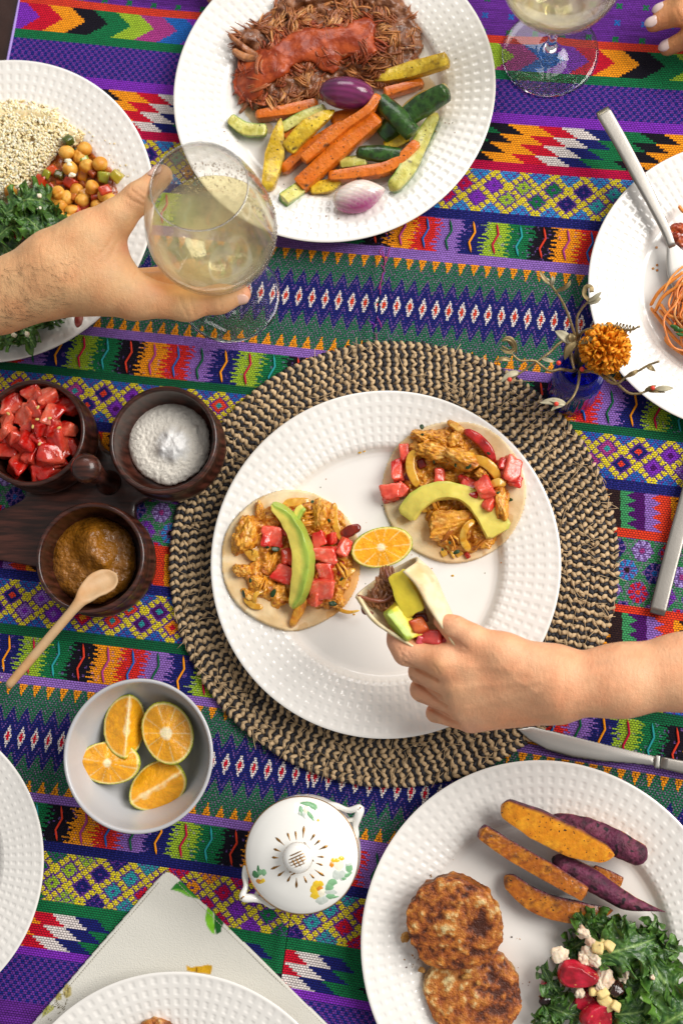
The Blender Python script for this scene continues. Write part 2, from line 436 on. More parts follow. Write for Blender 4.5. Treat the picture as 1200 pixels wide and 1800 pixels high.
# ---------------------------------------------------------------- setting: floor, table
m_floor = mat('floor_wood', '6b4a33', .45, var=.25, vscale=6)
mesh('floor', [(-2, -2, -.76), (2, -2, -.76), (2, 2, -.76), (-2, 2, -.76)], np.array([[0, 1, 2, 3]]), m_floor)
tag(bpy.data.objects['floor'], kind='structure')
m_table = mat('table_wood', '2c150d', .35, var=.35, vscale=25, bump=.0002, bscale=90, coat=.2)
tb = thing('dining_table', 'dark brown wooden table under the striped woven cloth', 'table', (0, 0, -.76))
def boxv(lo, hi):
    V, Fq = cub(0); lo = np.array(lo); hi = np.array(hi)
    return lo+(V+1)/2*(hi-lo), Fq
for k in range(7):
    V, Fq = boxv((-.62+k*.2, -.75, -.032), (-.62+k*.2+.1985, .95, -.001-.0004*(k % 2)))
    mesh('plank', V, Fq, m_table, tb, smooth=False)
for x in (-.55, .72):
    for y in (-.68, .88):
        V, Fq = boxv((x-.035, y-.035, -.758), (x+.035, y+.035, -.0325)); mesh('leg', V, Fq, m_table, tb, smooth=False)

# ---------------------------------------------------------------- woven cloth
def vfun(x, y): return y+.1393*x-.0743*x*y+.0522*x*x-.1694*x*x*y+.0836*x*y*y
def xy_of(u, v):
    x = u-.0985; y = v.copy()
    for _ in range(12):
        x = u+.136*y-.0985; y = v-(vfun(x, y)-y)
    return x, y
def UV(px, py):
    x, y, _ = P(px, py, .002); return (x-.136*y+.0985)*1000, vfun(x, y)*1000
C_ = {k: np.array(lin(h)) for k, h in dict(
    purple='5f2788', purple2='6f3aa0', lav='8a63b4', lav2='a68fd0', violet='7a2bb0', red='c8102a', ored2='d8281e', ored='d93a1c', redor='cf3a22', crim='b8073f', orange='ef9412', yellow='d9c62a',
    lime='94b32b', dgreen='0b5a35', green='0d6b3c', green2='3c8f58', navy='131c64', blue='1a5fae', lblue='2a86c8', black='0e0d15', white='d9cfcb', mag='a3387f', teal='2a9298', brown='2b1a16',
    dpurp='4a0d60', olive='6f7a2c', grey='8d7a9a').items()}
def H2(a, b, s=0):
    n = (a.astype(np.int64)*73856093) ^ (b.astype(np.int64)*19349663) ^ (s*83492791)
    n = (n ^ (n >> 13))*1274126177 & 0x7fffffff
    return ((n ^ (n >> 15)) & 0xffff)/65535.
WAVY_COL = ['ored2', 'lav', 'navy', 'lime', 'green', 'black', 'orange']
CORD_COL = ['blue', 'dgreen', 'orange', 'crim', 'teal', 'redor', 'mag']
WAVES = [  # top, bottom, (left phase, step), (right phase, step)
    (387.8, 359.5, (-110.0, 20.1), (30.6, 19.1)), (258.4, 229.2, (-158.6, 20.1), (175.5, 18.5)),
    (7.0, -23.9, (-153.6, 20.5), (178.6, 18.3)), (-120.5, -149.1, (-149.8, 19.9), (40., 19.0))]
def cloth_pattern(u, v):
    """u, v in millimetres -> colour, relief (mm)"""
    n = u.shape; col = np.zeros(n+(3,)); rel = np.zeros(n)
    right = u >= 0
    vq = (np.floor(v/2.05)+.5)*2.05
    def setc(m, name):
        col[m] = C_[name] if isinstance(name, str) else name
    band = lambda a, b: (v <= a) & (v > b)
    # plain ends with small crosses
    end = (v > 552.6) | (v <= -271)
    setc(end, 'purple'); col[end] *= (1+.25*vnoise(np.stack([u*.05, v*1.3, 0*u], -1), 3))[end][:, None]
    for vc, nm, ph in ((555.8, 'green', 19.), (570.5, 'blue', 19.), (585.5, 'green', 19.)):
        du = (u+253.1-(22 if right.any() else 0)+11) % 22-11
        m = end & (np.abs(du) < 2.4) & (np.abs(v-vc) < 2.4) & (np.abs(np.abs(du)-np.abs(v-vc)) < 1.6)
        setc(m, nm); rel[m] = .3
    setc(band(552.6, 546), 'redor')
    # chevrons
    m = band(546, 522.2); k = np.where(right, 146.1, -330.5)
    idx = np.floor((u+15*np.abs(vq-534.4)/12-k)/20.6).astype(int)+1
    names = ['violet', 'red', 'orange', 'black', 'green', 'lime', 'mag', 'blue']
    for i, nm in enumerate(names): setc(m & (idx % 8 == i), nm)
    setc(band(522.2, 514.3), 'green')
    for a, b in ((514.3, 484.), (-235.7, -271)):
        m = band(a, b); r = np.floor((v-b)/3.1).astype(int); c = np.floor(u/3+(r % 2)).astype(int)
        setc(m, 'purple2'); col[m] *= .8; setc(m & (c % 2 == 0), 'navy')
        col[m & (c % 2 == 0)] *= 1.5
    setc(band(484, 474.6), 'violet'); setc(band(-229.6, -235.7), 'violet')
    # slanted flames
    fl = ['orange', 'red', 'white', 'blue', 'green', 'black']; ed = np.array([0, 25, 44, 62, 80, 108, 127.])
    for a, b, x0l, x0r in ((474.6, 441.1, -257., 87.), (-203.4, -229.6, -226., -36.)):
        m = band(a, b); nt_ = round((a-b)/8.4); th = (a-b)/nt_
        k = np.floor((a-v)/th); tau = np.floor(((a-v)/th-k)*4.2)/4.
        w = (u-np.where(right, x0r, x0l)+6.5*k-13*tau) % 127.
        for i, nm in enumerate(fl):
            if b < 0 and nm == 'blue': nm2 = 'navy'
            else: nm2 = nm
            setc(m & (w >= ed[i]) & (w < ed[i+1]), 'navy' if nm == 'blue' else nm2)
    setc(band(441.1, 432.9), 'crim')
    # yellow lattices
    for a, b, cr, ul, ur, pal, bl in (
            (432.9, 395.9, 419.6, 56.5, 80.6, [('violet', 'violet'), ('lime', 'lime'), ('green', 'green'), ('navy', 'navy'), ('teal', 'teal'), ('orange', 'orange'), ('crim', 'crim')], 'lblue'),
            (222.4, 186.7, 210.6, -239., 195.7, [('mag', 'teal'), ('navy', 'ored'), ('violet', 'dpurp'), ('lav', 'violet'), ('dgreen', 'orange'), ('ored', 'teal'), ('violet', 'lav')], 'blue'),
            (50.9, 14.9, 38.2, -260., 195., [('navy', 'ored'), ('lav', 'violet'), ('violet', 'lav'), ('red', 'orange'), ('ored', 'teal'), ('dpurp', 'teal'), ('orange', 'red')], 'blue'),
            (-156.5, -193.7, -169., -150.7, 5., [('navy', 'navy'), ('teal', 'teal'), ('red', 'red'), ('orange', 'orange'), ('crim', 'crim'), ('violet', 'violet'), ('green', 'green'), ('lime', 'lime')], 'blue')):
        m = band(a, b); setc(m, 'purple2'); col[m] *= .62
        st = m & (np.floor(v/1.4).astype(int) % 2 == 0); col[st] *= 1.25
        u0 = np.where(right, ur, ul); s = (u-u0)/24.4+(v-cr)/22.4; t = (u-u0)/24.4-(v-cr)/22.4
        fs = np.abs(s-np.round(s)); ft = np.abs(t-np.round(t)); si = np.round(s).astype(int); ti = np.round(t).astype(int)
        rowi = si-ti
        l1 = (.5-fs < .135) & (np.abs((t*3.5+.25) % 1-.5) < .37); l2 = (.5-ft < .135) & (np.abs((s*3.5+.25) % 1-.5) < .37)
        inn = (rowi == 0) | (rowi == -1)
        ci = (si+ti)//2 % len(pal) if False else np.floor((si+ti+(rowi == -1))/2).astype(int) % len(pal)
        mx = np.maximum(fs, ft)
        ring = m & inn & (mx < .29); core = m & inn & (mx < .13)
        dots = a in (432.9, -156.5)
        for i, (pa, pb) in enumerate(pal):
            if dots:
                q = ring & (ci == i) & ~((fs < .07) & (ft < .07)) & ~((np.abs(fs-.14) < .035) & (ft > .2)); setc(q, pa); rel[q] = .5
            else:
                setc(ring & (ci == i), pa); setc(core & (ci == i), pb); rel[ring & (ci == i)] = .4
        edge = m & ~inn & (mx < .38); 
        q = edge & ((np.abs((s*3.5+.25) % 1-.5) < .42) & (np.abs((t*3.5+.25) % 1-.5) < .42))
        if dots and b < 0:
            for i, (pa, pb) in enumerate(pal): setc(q & (ci == i), pa)
        else: setc(q, bl)
        rel[q] = .45
        y = m & (l1 | l2); setc(y, 'yellow'); rel[y] = .65
    for a, b in ((395.9, 387.8), (186.7, 179.3), (58.8, 50.9), (-149.1, -156.5)):
        m = band(a, b); setc(m, 'navy'); q = m & ((np.floor(u/1.5)+2*np.floor(v/1.5)).astype(int) % 4 == 0); col[q] = C_['navy']*1.3+C_['lav']*.06
    for a, b in ((229.2, 222.4), (14.9, 7.0), (-193.7, -203.4)): setc(band(a, b), 'dgreen' if b > 0 else 'green')
    # fuzzy columns
    for a, b, (pl, sl), (pr, sr) in WAVES:
        m = band(a, b); ph = np.where(right, pr, pl); sp = np.where(right, sr, sl)
        bend = 1.4*np.sin((a-v)/(a-b)*2*np.pi)
        spk = 7.0*(2*np.abs(((v-b)/3.7+.37*np.floor((u-ph)/sp+.4)) % 1-.5)-.5)+2.6*vnoise(np.stack([u*.35, v*.9, 0*u], -1), 5)
        w = (u-ph-bend-spk)/sp+.5; idx = np.floor(w).astype(int) % 7
        for i, nm in enumerate(WAVY_COL):
            q = m & (idx == i); setc(q, nm)
        sp2 = m & (H2(np.floor(u/1.4), np.floor(v/1.4), 3) < .05); col[sp2] = .6*col[sp2]+.4*C_['lav']
        rel[m] += (.35*np.abs(np.sin(v*1.9+2*np.sin(u*.7))))[m]
    for a, b in ((359.5, 350.5), (266.5, 258.4), (-23.9, -30.7), (-114.3, -120.5)): setc(band(a, b), 'lav'); 
    # diamond bands
    for a, b, c, ul, ur in ((350.5, 266.5, 309.0, -76.8, 4.8), (-30.7, -114.3, -72.8, -66.4, 4.0)):
        m = band(a, b); st = np.where(right, 10.62, 11.04); u0 = np.where(right, ur, ul); dv = v-c
        sh = .05*dv
        f = (u-u0-sh)/st; fr = np.abs(f-np.round(f)); ad = np.abs(dv)
        col[m] = np.array(lin('1f6a48'))*.85; q = m & (np.abs(((ad+24*fr)/5.5) % 1-.5) < .12); col[q] = C_['grey']*.6
        bl = m & (ad < 10.8+13.5*(1-2*fr)); setc(bl, 'navy')
        q = bl & (np.abs(ad-(5.6+13.5*(1-2*fr))) < .75); col[q] = C_['lav']*.62
        dm = fr*st/3.3+ad/9.2; setc(m & (dm < 1), 'white'); setc(m & (dm < .52), 'redor' if c > 0 else 'red'); rel[m & (dm < 1)] = .25
        hh = np.where(dv > 0, a-c, c-b); q = hh-ad; f2 = (u-u0-sh-3.6)/st; fr2 = np.abs(f2-np.round(f2))*st
        tr = m & (fr2 < 3.4*(1-q/10.5)) & (q < 10.5); setc(tr, 'orange'); rel[tr] = .3
        ti_ = m & (fr2 < 1.0*(1-q/5.)) & (q > 1.2) & (q < 5); col[ti_] = C_['orange']*.35+C_['brown']*.4
    # upright flames
    cs = ['green2', 'dpurp', 'lav', 'ored', 'orange', 'brown']
    for a, b in ((179.3, 150.5), (84.9, 58.8)):
        m = band(a, b); tz = 7.5*np.abs(((v-b)/7.2) % 1*2-1)-2
        w = (u-211.+.12*(v-165)) % 57.2
        bd = [0, 6.2, 18.6, 25.7, 38.6, 43.5, 57.2]; teeth = [0, 1, 0, 1, 0, 1]
        idx = np.zeros(n, int)
        for i in range(1, 6): idx += (w > bd[i]+(tz if teeth[i] else 0))
        for i, nm in enumerate(cs): setc(m & (idx == i), nm)
    setc(band(150.5, 143.1), 'ored'); setc(band(91.4, 84.9), 'ored')
    # flower band
    m = band(143.1, 91.4); setc(m, 'green2'); col[m] *= .75
    sp1 = m & (H2(np.floor(u/1.4), np.floor(v/1.4), 9) < .3); col[sp1] = C_['grey']*.55+C_['green2']*.3
    r0 = np.round((v-118)/16.3).astype(int); off = np.where(r0 % 2 == 0, 0, 9.9); cu = np.round((u-221-off)/20.6).astype(int)
    du = u-(cu*20.6+221+off); dv = v-(118+r0*16.3); rr = np.hypot(du*1.0, dv*.92); an = np.arctan2(dv, du)
    fcol = [('lblue', 'brown'), ('navy', 'blue'), ('lav2', 'mag'), ('red', 'ored'), ('violet', 'teal')]
    bgm = m & (np.abs(du)/9.0+np.abs(dv)/12.5 < 1); col[bgm] = C_['lav']*.62
    pet = m & (rr > 3.2) & (rr < 7.2) & (np.cos(an*8) > -.35); ctr = m & (rr < 2.)
    hidx = (cu+2*r0+100) % 5
    for i, (pa, pb) in enumerate(fcol): setc(pet & (hidx == i), pa); setc(ctr & (hidx == i), pb)
    rel[pet | ctr] = .5
    return col, rel

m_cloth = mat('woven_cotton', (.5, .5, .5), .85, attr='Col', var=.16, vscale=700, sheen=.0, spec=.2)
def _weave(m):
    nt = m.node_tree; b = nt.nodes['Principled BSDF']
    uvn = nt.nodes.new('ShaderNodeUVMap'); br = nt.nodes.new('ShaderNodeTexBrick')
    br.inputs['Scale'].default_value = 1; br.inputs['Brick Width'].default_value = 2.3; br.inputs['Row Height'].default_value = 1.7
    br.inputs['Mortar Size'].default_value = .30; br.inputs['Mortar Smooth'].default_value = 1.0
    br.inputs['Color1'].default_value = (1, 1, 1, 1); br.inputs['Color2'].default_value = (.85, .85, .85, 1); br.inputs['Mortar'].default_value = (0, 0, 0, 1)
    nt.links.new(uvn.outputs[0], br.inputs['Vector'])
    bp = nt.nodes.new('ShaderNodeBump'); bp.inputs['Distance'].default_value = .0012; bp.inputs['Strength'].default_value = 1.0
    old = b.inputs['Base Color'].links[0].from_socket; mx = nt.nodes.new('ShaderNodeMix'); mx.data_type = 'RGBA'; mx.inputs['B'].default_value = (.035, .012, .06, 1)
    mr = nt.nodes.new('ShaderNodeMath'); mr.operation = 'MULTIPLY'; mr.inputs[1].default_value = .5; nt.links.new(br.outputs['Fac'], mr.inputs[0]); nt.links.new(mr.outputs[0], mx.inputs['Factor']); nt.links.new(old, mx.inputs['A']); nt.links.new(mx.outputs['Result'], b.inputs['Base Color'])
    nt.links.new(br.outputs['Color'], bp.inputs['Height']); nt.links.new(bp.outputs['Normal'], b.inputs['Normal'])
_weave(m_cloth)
cl = thing('table_runner', 'brightly striped handwoven table cloth in purple, red, green and yellow bands', 'tablecloth', (0, 0, 0))
def cloth_z(x, y, u):
    z = .0014+.0016*np.abs(vnoise(np.stack([x*9+y*5, y*11-x*3, x*0], -1), 21))**1.5+.0007*vnoise(np.stack([x*16, y*7, x*0], -1), 22)+.0004*vnoise(np.stack([x*30, y*22, x*0], -1), 4)
    return z+.0020*np.exp(-((u+.004)/.005)**2)+.0006*np.exp(-((u-.012)/.004)**2)
for nm, ua, ub in (('cloth_panel', -.352, -.0006), ('cloth_panel', .0006, .46)):
    du = .00100; us = np.arange(ua, ub+du, du); vs = np.arange(-.375, .64, du)
    Ug, Vg = np.meshgrid(us, vs, indexing='ij'); X, Y = xy_of(Ug, Vg)
    cu_, cv_ = (Ug[:-1, :-1]+du/2)*1000, (Vg[:-1, :-1]+du/2)*1000
    jit = .35*(H2(np.arange(cv_.shape[1])[None, :]*np.ones(cu_.shape, int), np.zeros(cu_.shape, int), 1)-.5)
    cc, _ = cloth_pattern(cu_+jit, cv_)
    _, rl = cloth_pattern(Ug*1000, Vg*1000)
    cc = cc*1.12*(1+.24*(H2(np.floor(cu_/1.35), np.floor(cv_/1.35), 5)-.5))[..., None]
    wv = np.sin(Ug*1000*np.pi/1.35+0)*np.sin(Vg*1000*np.pi/1.35)
    Z = cloth_z(X, Y, Ug)+rl*.001
    V = np.stack([X, Y, Z], -1).reshape(-1, 3)
    fq = grid_faces(len(us), len(vs)); pq = PIX(V); inb = (pq[:, 0] > -190) & (pq[:, 0] < 1390) & (pq[:, 1] > -190) & (pq[:, 1] < 1990); kp = inb[fq].any(1)
    fq = fq[kp]; used = np.unique(fq); mp_ = np.full(len(V), -1); mp_[used] = np.arange(len(used)); UVc = np.stack([Ug*1000, Vg*1000], -1).reshape(-1, 2)[used]; V = V[used]; fq = mp_[fq]
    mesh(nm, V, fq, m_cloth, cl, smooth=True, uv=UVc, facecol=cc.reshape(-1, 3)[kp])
# selvedge, raised embroidery cords, loose threads at the seam
mc = {k: mat('yarn_'+k, C_[k], .8, var=.15, vscale=900, bump=.0002, bscale=900, spec=.2) for k in set(CORD_COL) | {'lav2', 'mag', 'violet', 'dgreen'}}
for a, b, pl, pr in WAVES:
    for side, (ph, sp) in ((0, pl), (1, pr)):
        for k in range(-20, 24):
            u0 = ph+k*sp
            if (side == 0 and not (-350 < u0 < -4)) or (side == 1 and not (5 < u0 < 420)): continue
            vv = np.array([a-.8, a-(a-b)*.36, a-(a-b)*.68, b+.8])/1000
            uu = (u0+np.array([-.6, 1.9, -1.9, .9]))/1000
            x, y = xy_of(uu, vv)
            px = PIX(np.array([x[1], y[1], 0]))
            if not (-60 < px[0] < 1260 and -60 < px[1] < 1860): continue
            pts = np.stack([x, y, cloth_z(x, y, uu)+.0009], -1)
            path = np.concatenate([np.linspace(pts[i], pts[i+1], 4)[:-1] for i in range(3)]+[pts[-1:]])
            V, Fl = tube(path, .00085*taper(len(path), .1, .1), 6)
            mesh('cord', V, Fl, mc[CORD_COL[k % 7]], cl)
a = Acc(); r = np.random.default_rng(3)
for i in range(70):
    v0 = r.uniform(-.3, .6); u0 = r.normal(0, .0016); L = r.uniform(.006, .02)
    pts = np.array([(u0+r.normal(0, .002), v0, 0), (u0+r.normal(0, .003), v0-L/2, 0), (u0+r.normal(0, .002), v0-L, 0)])
    x, y = xy_of(pts[:, 0], pts[:, 1]); q = spline(np.stack([x, y, .0032+r.uniform(0, .0012, 3)], -1), 8)
    V, Fl = tube(q, .00035, 4); a.add(V, Fl, int(r.integers(0, 3)))
o = a.out('seam_thread', [mc['mag'], mc['violet'], mc['dgreen']], cl); tag(o, kind='stuff')
vs = np.arange(-.375, .64, .004); x, y = xy_of(np.full(len(vs), -.3525), vs)
V, Fl = tube(np.stack([x, y, np.full(len(vs), .0014)], -1), .0013, 6); mesh('selvedge', V, Fl, mc['lav2'], cl)

# ---------------------------------------------------------------- plates
PR = .1325
PROF = np.array([(0, .0045), (.083, .0045), (.0868, .0056), (.0893, .0088), (.0912, .0112), (.0945, .0126), (.1285, .0195), (.1312, .0202), (.1325, .0196)])
def platez(r): return np.interp(r, PROF[:, 0], PROF[:, 1])
def make_plate_mesh(name, parent_loc, mat_):
    ND, SUB = 96, 8; n = ND*SUB; th = np.arange(n)*2*np.pi/n
    rs = np.r_[.000005, .03, .06, .075, .081, np.arange(.083, .0895, .0008), np.arange(.0895, .1290, .00066), .1298, .1306, .1312, .1318, .1323, .1325]
    zt = np.array([np.interp(r, PROF[:, 0], PROF[:, 1]) for r in rs])
    k = np.array([.25, .5, .25]); zs = np.r_[zt[0], np.convolve(zt, k, 'valid'), zt[-1]]; zt = zs
    R, T = np.meshgrid(rs, th, indexing='ij'); Z = np.repeat(zt[:, None], n, 1)
    fa = (T*ND/(2*np.pi)) % 1; fa = np.abs(fa-.5)   # 0 at dimple centre
    wa = np.clip((.265-fa)/.10, 0, 1); wa = wa*wa*(3-2*wa)
    for fr in (.958, .893, .834, .779, .729, .688):
        rc = fr*PR; hw = .0026*(fr*.9+.1); d = np.abs(R-rc); wr = np.clip((hw-d)/.0009+.5, 0, 1); wr = wr*wr*(3-2*wr)
        Z -= .00046*wa*wr
    V = np.stack([R*np.cos(T), R*np.sin(T), Z], -1).reshape(-1, 3)
    und = np.array([(.1325, .0188), (.1315, .0178), (.115, .0142), (.096, .0092), (.088, .0045), (.082, .0022), (.076, .0016), (.0745, 0), (.071, 0), (.0695, .0018), (.000005, .0018)])
    # underside as further rings
    U = np.stack([und[:, :1]*np.cos(th), und[:, :1]*np.sin(th), np.repeat(und[:, 1:], n, 1)], -1).reshape(-1, 3)
    Fq = grid_faces(len(rs)+len(und), n, False, True)[:, :]
    return np.vstack([V, U]), Fq
def circle3(pts, z):
    w = [P(*p, z)[:2] for p in pts]; (ax, ay), (bx, by), (cx, cy_) = w
    d = 2*(ax*(by-cy_)+bx*(cy_-ay)+cx*(ay-by))
    ux = ((ax*ax+ay*ay)*(by-cy_)+(bx*bx+by*by)*(cy_-ay)+(cx*cx+cy_*cy_)*(ay-by))/d
    uy = ((ax*ax+ay*ay)*(cx-bx)+(bx*bx+by*by)*(ax-cx)+(cx*cx+cy_*cy_)*(bx-ax))/d
    return np.array([ux, uy]), math.hypot(ax-ux, ay-uy)
m_porc = mat('white_porcelain', 'e9e5df', .16, var=.025, vscale=26, rvar=.07, coat=.35, sss=.0, spec=.5)
PL = {}; PSC = {}
PLATES = [
    ('main', [(374, 991), (982, 991), (680, 1295)], .0108, 'white dimpled dinner plate holding two open tacos on the braided placemat', 1.0),
    ('top', [(305, 150), (872, 150), (588, 427)], .0025, 'white dimpled dinner plate carrying shredded meat and roasted vegetables', 1.0),
    ('left', [(8, 102), (275, 370), (8, 640)], .0025, 'white dimpled dinner plate with quinoa, chickpeas and kale beside the man\'s arm', 1.0),
    ('right', [(1038, 452), (1200, 265), (1200, 735)], .0025, 'white dimpled dinner plate of red spaghetti with a fork laid on its rim', 1.0),
    ('br', [(638, 1640), (940, 1340), (1200, 1458)], .0025, 'white dimpled dinner plate with fried patties, sweet potato wedges and kale salad', 1.0),
    ('bl', [(75, 1515), (0, 1322), (0, 1708)], .0025, 'empty white dimpled dinner plate below the bowl of orange quarters', 1.0),
    ('bot', [(300, 1708), (92, 1800), (525, 1800)], .0058, 'white dimpled dinner plate set on the leaf printed napkin', 1.0)]
first = None
for nm, pts, z0, lab, sc in PLATES:
    c, rad = circle3(pts, z0+.0195); print('PLATE', nm, c.round(4), round(rad, 4), 'px', PIX(np.array([*c, z0+.0195])).round(0))
    # keep one plate size: slide the centre so the seen rim still fits
    seen = np.mean([P(*p, z0+.0195)[:2] for p in pts], 0) if abs(rad-PR) > .004 else None
    if nm == 'bot':
        e = P(*pts[0], z0+.0195)[:2]; d = (c-e)/np.linalg.norm(c-e); c = e+d*PR
    PSC[nm] = rad/PR if nm in ('right', 'bl') else 1.0
    loc = np.array([*c, z0])
    if first is None:
        V, Fq = make_plate_mesh('p', None, None)
        o = mesh('dinner_plate', V+loc, Fq, m_porc, loc=loc); first = o
    else:
        o = copy_obj(first, loc, (0, 0, RNG.uniform(0, 6.28)), PSC[nm])
    tag(o, lab, 'plate', 'white dimpled dinner plates'); PL[nm] = loc
def onplate(nm, px, py, dz=0.0):
    """point on the plate's upper face under a pixel, lifted by dz"""
    z = .015
    for _ in range(6):
        p = P(px, py, z+dz); z = PL[nm][2]+PSC[nm]*platez(np.hypot(p[0]-PL[nm][0], p[1]-PL[nm][1])/PSC[nm])
    return P(px, py, z+dz)
def platesurf(nm):
    def f(X, Y):
        z = np.full(X.shape, .015)
        for _ in range(6):
            p = PA(X, Y, z); z = PL[nm][2]+PSC[nm]*platez(np.hypot(p[..., 0]-PL[nm][0], p[..., 1]-PL[nm][1])/PSC[nm])
        return z
    return f

# ---------------------------------------------------------------- braided placemat
m_tan = mat('tan_straw', 'c2a680', .75, var=.28, vscale=160, bump=.0004, bscale=500, spec=.3)
m_blk = mat('black_straw', '2a282b', .65, var=.3, vscale=160, bump=.0004, bscale=500, spec=.4)
pc, pr_ = circle3([(297, 991), (690, 598), (1088, 985)], .009); print('MAT', pc, pr_)
pm = thing('placemat', 'round braided placemat of tan and black straw under the middle plate', 'placemat', (*pc, .0022))
RW = .0071; r = np.random.default_rng(11)
V, Fq = lathe([(0.0005, .0066), (.1725, .0062), (.1725, .0024), (.0005, .0024)], 96, (*pc, 0)); mesh('core', V, Fq, mat('straw_core', '6b5a48', .8, var=.3, vscale=200), pm)
SV, SF = ico(1)
sl = np.linspace(-1, 1, 5)
for k in range(9):
    ro = pr_-k*RW; a = Acc(); cnt = int(round(2*np.pi*(ro-RW/2)/.0033)); cnt -= cnt % 2
    for i in range(cnt):
        for half in (0, 1):
            th = (i+(.0 if half else .0)+r.normal(0, .04)+k*.5)*2*np.pi/cnt
            m_ = (i % 2)
            rc = ro-RW*(.27 if half == 0 else .73)
            sg = 1 if half == 0 else -1
            base = np.array([math.cos(th), math.sin(th)]); tg = np.array([-base[1], base[0]])
            ang = sg*math.radians(42+r.normal(0, 11))
            d = base*math.cos(ang)+tg*math.sin(ang); e = np.array([-d[1], d[0]])
            L = .0030*r.uniform(.85, 1.2); W = .00165*r.uniform(.75, 1.2); H = .0009
            c = np.array([pc[0], pc[1]])+base*rc+tg*(.0004*sg)
            S = SV.copy(); S = S/(np.abs(S)**3).sum(1)[:, None]**(1/3)
            zz = S[:, 2]*H+.0070+.00025*(1 if m_ == 0 else -.3)-.0012*(S[:, 0]*sg)**2*(S[:, 0]*sg > 0)+r.normal(0, .0002)
            xy = c+r.normal(0, .00025, 2)+S[:, :1]*L*d+S[:, 1:2]*W*e
            a.add(np.column_stack([xy, zz]), SF, m_)
    a.out('braid', [m_tan, m_blk], pm)
a = Acc()
for i in range(420):
    th = r.uniform(0, 6.283); rad = r.uniform(.128, pr_); L = r.uniform(.004, .009); an = r.uniform(0, 6.28)
    c = np.array([pc[0]+rad*math.cos(th), pc[1]+rad*math.sin(th)]); d = np.array([math.cos(an), math.sin(an)])*L
    q = spline(np.array([[*(c-d), .0080], [*(c+r.normal(0, .0006, 2)), .0092], [*(c+d), .0086]]), 5)
    V, Fl = tube(q, .00026, 3); a.add(V, Fl, 0)
tag(a.out('straw_fibre', [m_tan], pm), kind='stuff')
# ---------------------------------------------------------------- wine glasses
m_glass = mat('clear_glass', (1, 1, 1), 0.0, trans=1.0, ior=1.46)
m_fog = thin_glass('misted_glass', (.985, .98, .96), .035, (.97, .95, .90), .10, 1.5, .0008, 600)
m_wall = thin_glass('thin_glass', (.985, .985, .98), rough=.0, refl=1.5); m_rim = thin_glass('rim_glass', (.9, .92, .9), .25, (.95, .96, .95), .05, 4.0); m_wine = thin_glass('white_wine', (1.0, .96, .76), .62, (1.0, .935, .64), .02, 1.5, zfade=(.074, .104, .20))  # wine haze thickens toward the bowl bottom, painting in light the wine would focus
G_OUT = [(.000005, .0012), (.030, .0009), (.0380, .0002), (.0392, .0003), (.0396, .0010), (.0390, .0017), (.0375, .0021), (.025, .0032), (.012, .0052), (.0062, .0085), (.0042, .014), (.0037, .024), (.0036, .048), (.0040, .056), (.0052, .0605),
         (.0085, .0645), (.0145, .0685), (.0225, .0735), (.0310, .0805), (.0382, .0885), (.0430, .0975), (.0454, .1065), (.0460, .1150), (.0452, .1250), (.0432, .1370), (.0402, .1500), (.0366, .1620), (.0328, .1722), (.0325, .1735), (.0322, .1741), (.0318, .1743), (.0314, .1740), (.0313, .1733)]
G_IN = [(.0317, .1720), (.0355, .1620), (.0391, .1500), (.0421, .1370), (.0441, .1250), (.0449, .1150), (.0443, .1068), (.0419, .0982), (.0371, .0897), (.0300, .0820), (.0216, .0753), (.0136, .0708), (.0072, .0690), (.000005, .0685)]
def smooth_prof(p, n):
    q = spline(np.array(p), n); q[:, 0] = np.maximum(q[:, 0], .000005); return q
def wine_glass(foot, rim, label, level):
    foot = np.asarray(foot); ax = np.asarray(rim)-foot; L = np.linalg.norm(ax); ax = ax/L
    g = thing('wine_glass', label, 'wine glass', foot, 'stemmed wine glasses')
    pr = np.vstack([smooth_prof(G_OUT, 120), smooth_prof(G_IN, 60)]); pr[:, 1] *= L/.1743
    V, Fq = lathe(pr, 96, foot, ax); ring = np.arange(len(Fq))//96; zz = pr[ring, 1]*.1743/L; fog = np.where(zz > .0665, np.where((ring < 119) & (zz < .126), 2, 1), 0); fog[(zz > .1728)] = 3; mesh('glass_body', V, Fq, [m_glass, m_wall, m_fog, m_rim], g, mi=fog)
    gi = smooth_prof(G_IN, 80)[::-1].copy(); gi[:, 0] += .00025; gi[:, 1] -= .0002; gi[:, 1] *= L/.1743
    lv = level*L/.1743; k = gi[:, 1] < lv; w = gi[k]; w[0, 0] = .000005; rl = np.interp(lv, gi[:, 1], gi[:, 0])
    w = np.vstack([w, (rl, lv), (rl-.0008, lv-.00025), (rl-.003, lv-.0006), (.02, lv-.0006), (.000005, lv-.0006)])
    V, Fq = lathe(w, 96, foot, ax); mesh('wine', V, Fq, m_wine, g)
    return g, foot, ax, L
HF, HR = P(406, 521, .028), P(350, 326, .203)
g1, f1, a1, L1 = wine_glass(HF, HR, 'stemmed glass of white wine held by its bowl in the hairy-armed hand', .1085)
g2, f2, a2, L2 = wine_glass(P(966, 93, .0022), P(966, 93, .0022)+np.array([0, 0, .1743]), 'stemmed glass of white wine standing on the cloth by the painted nails', .1085)
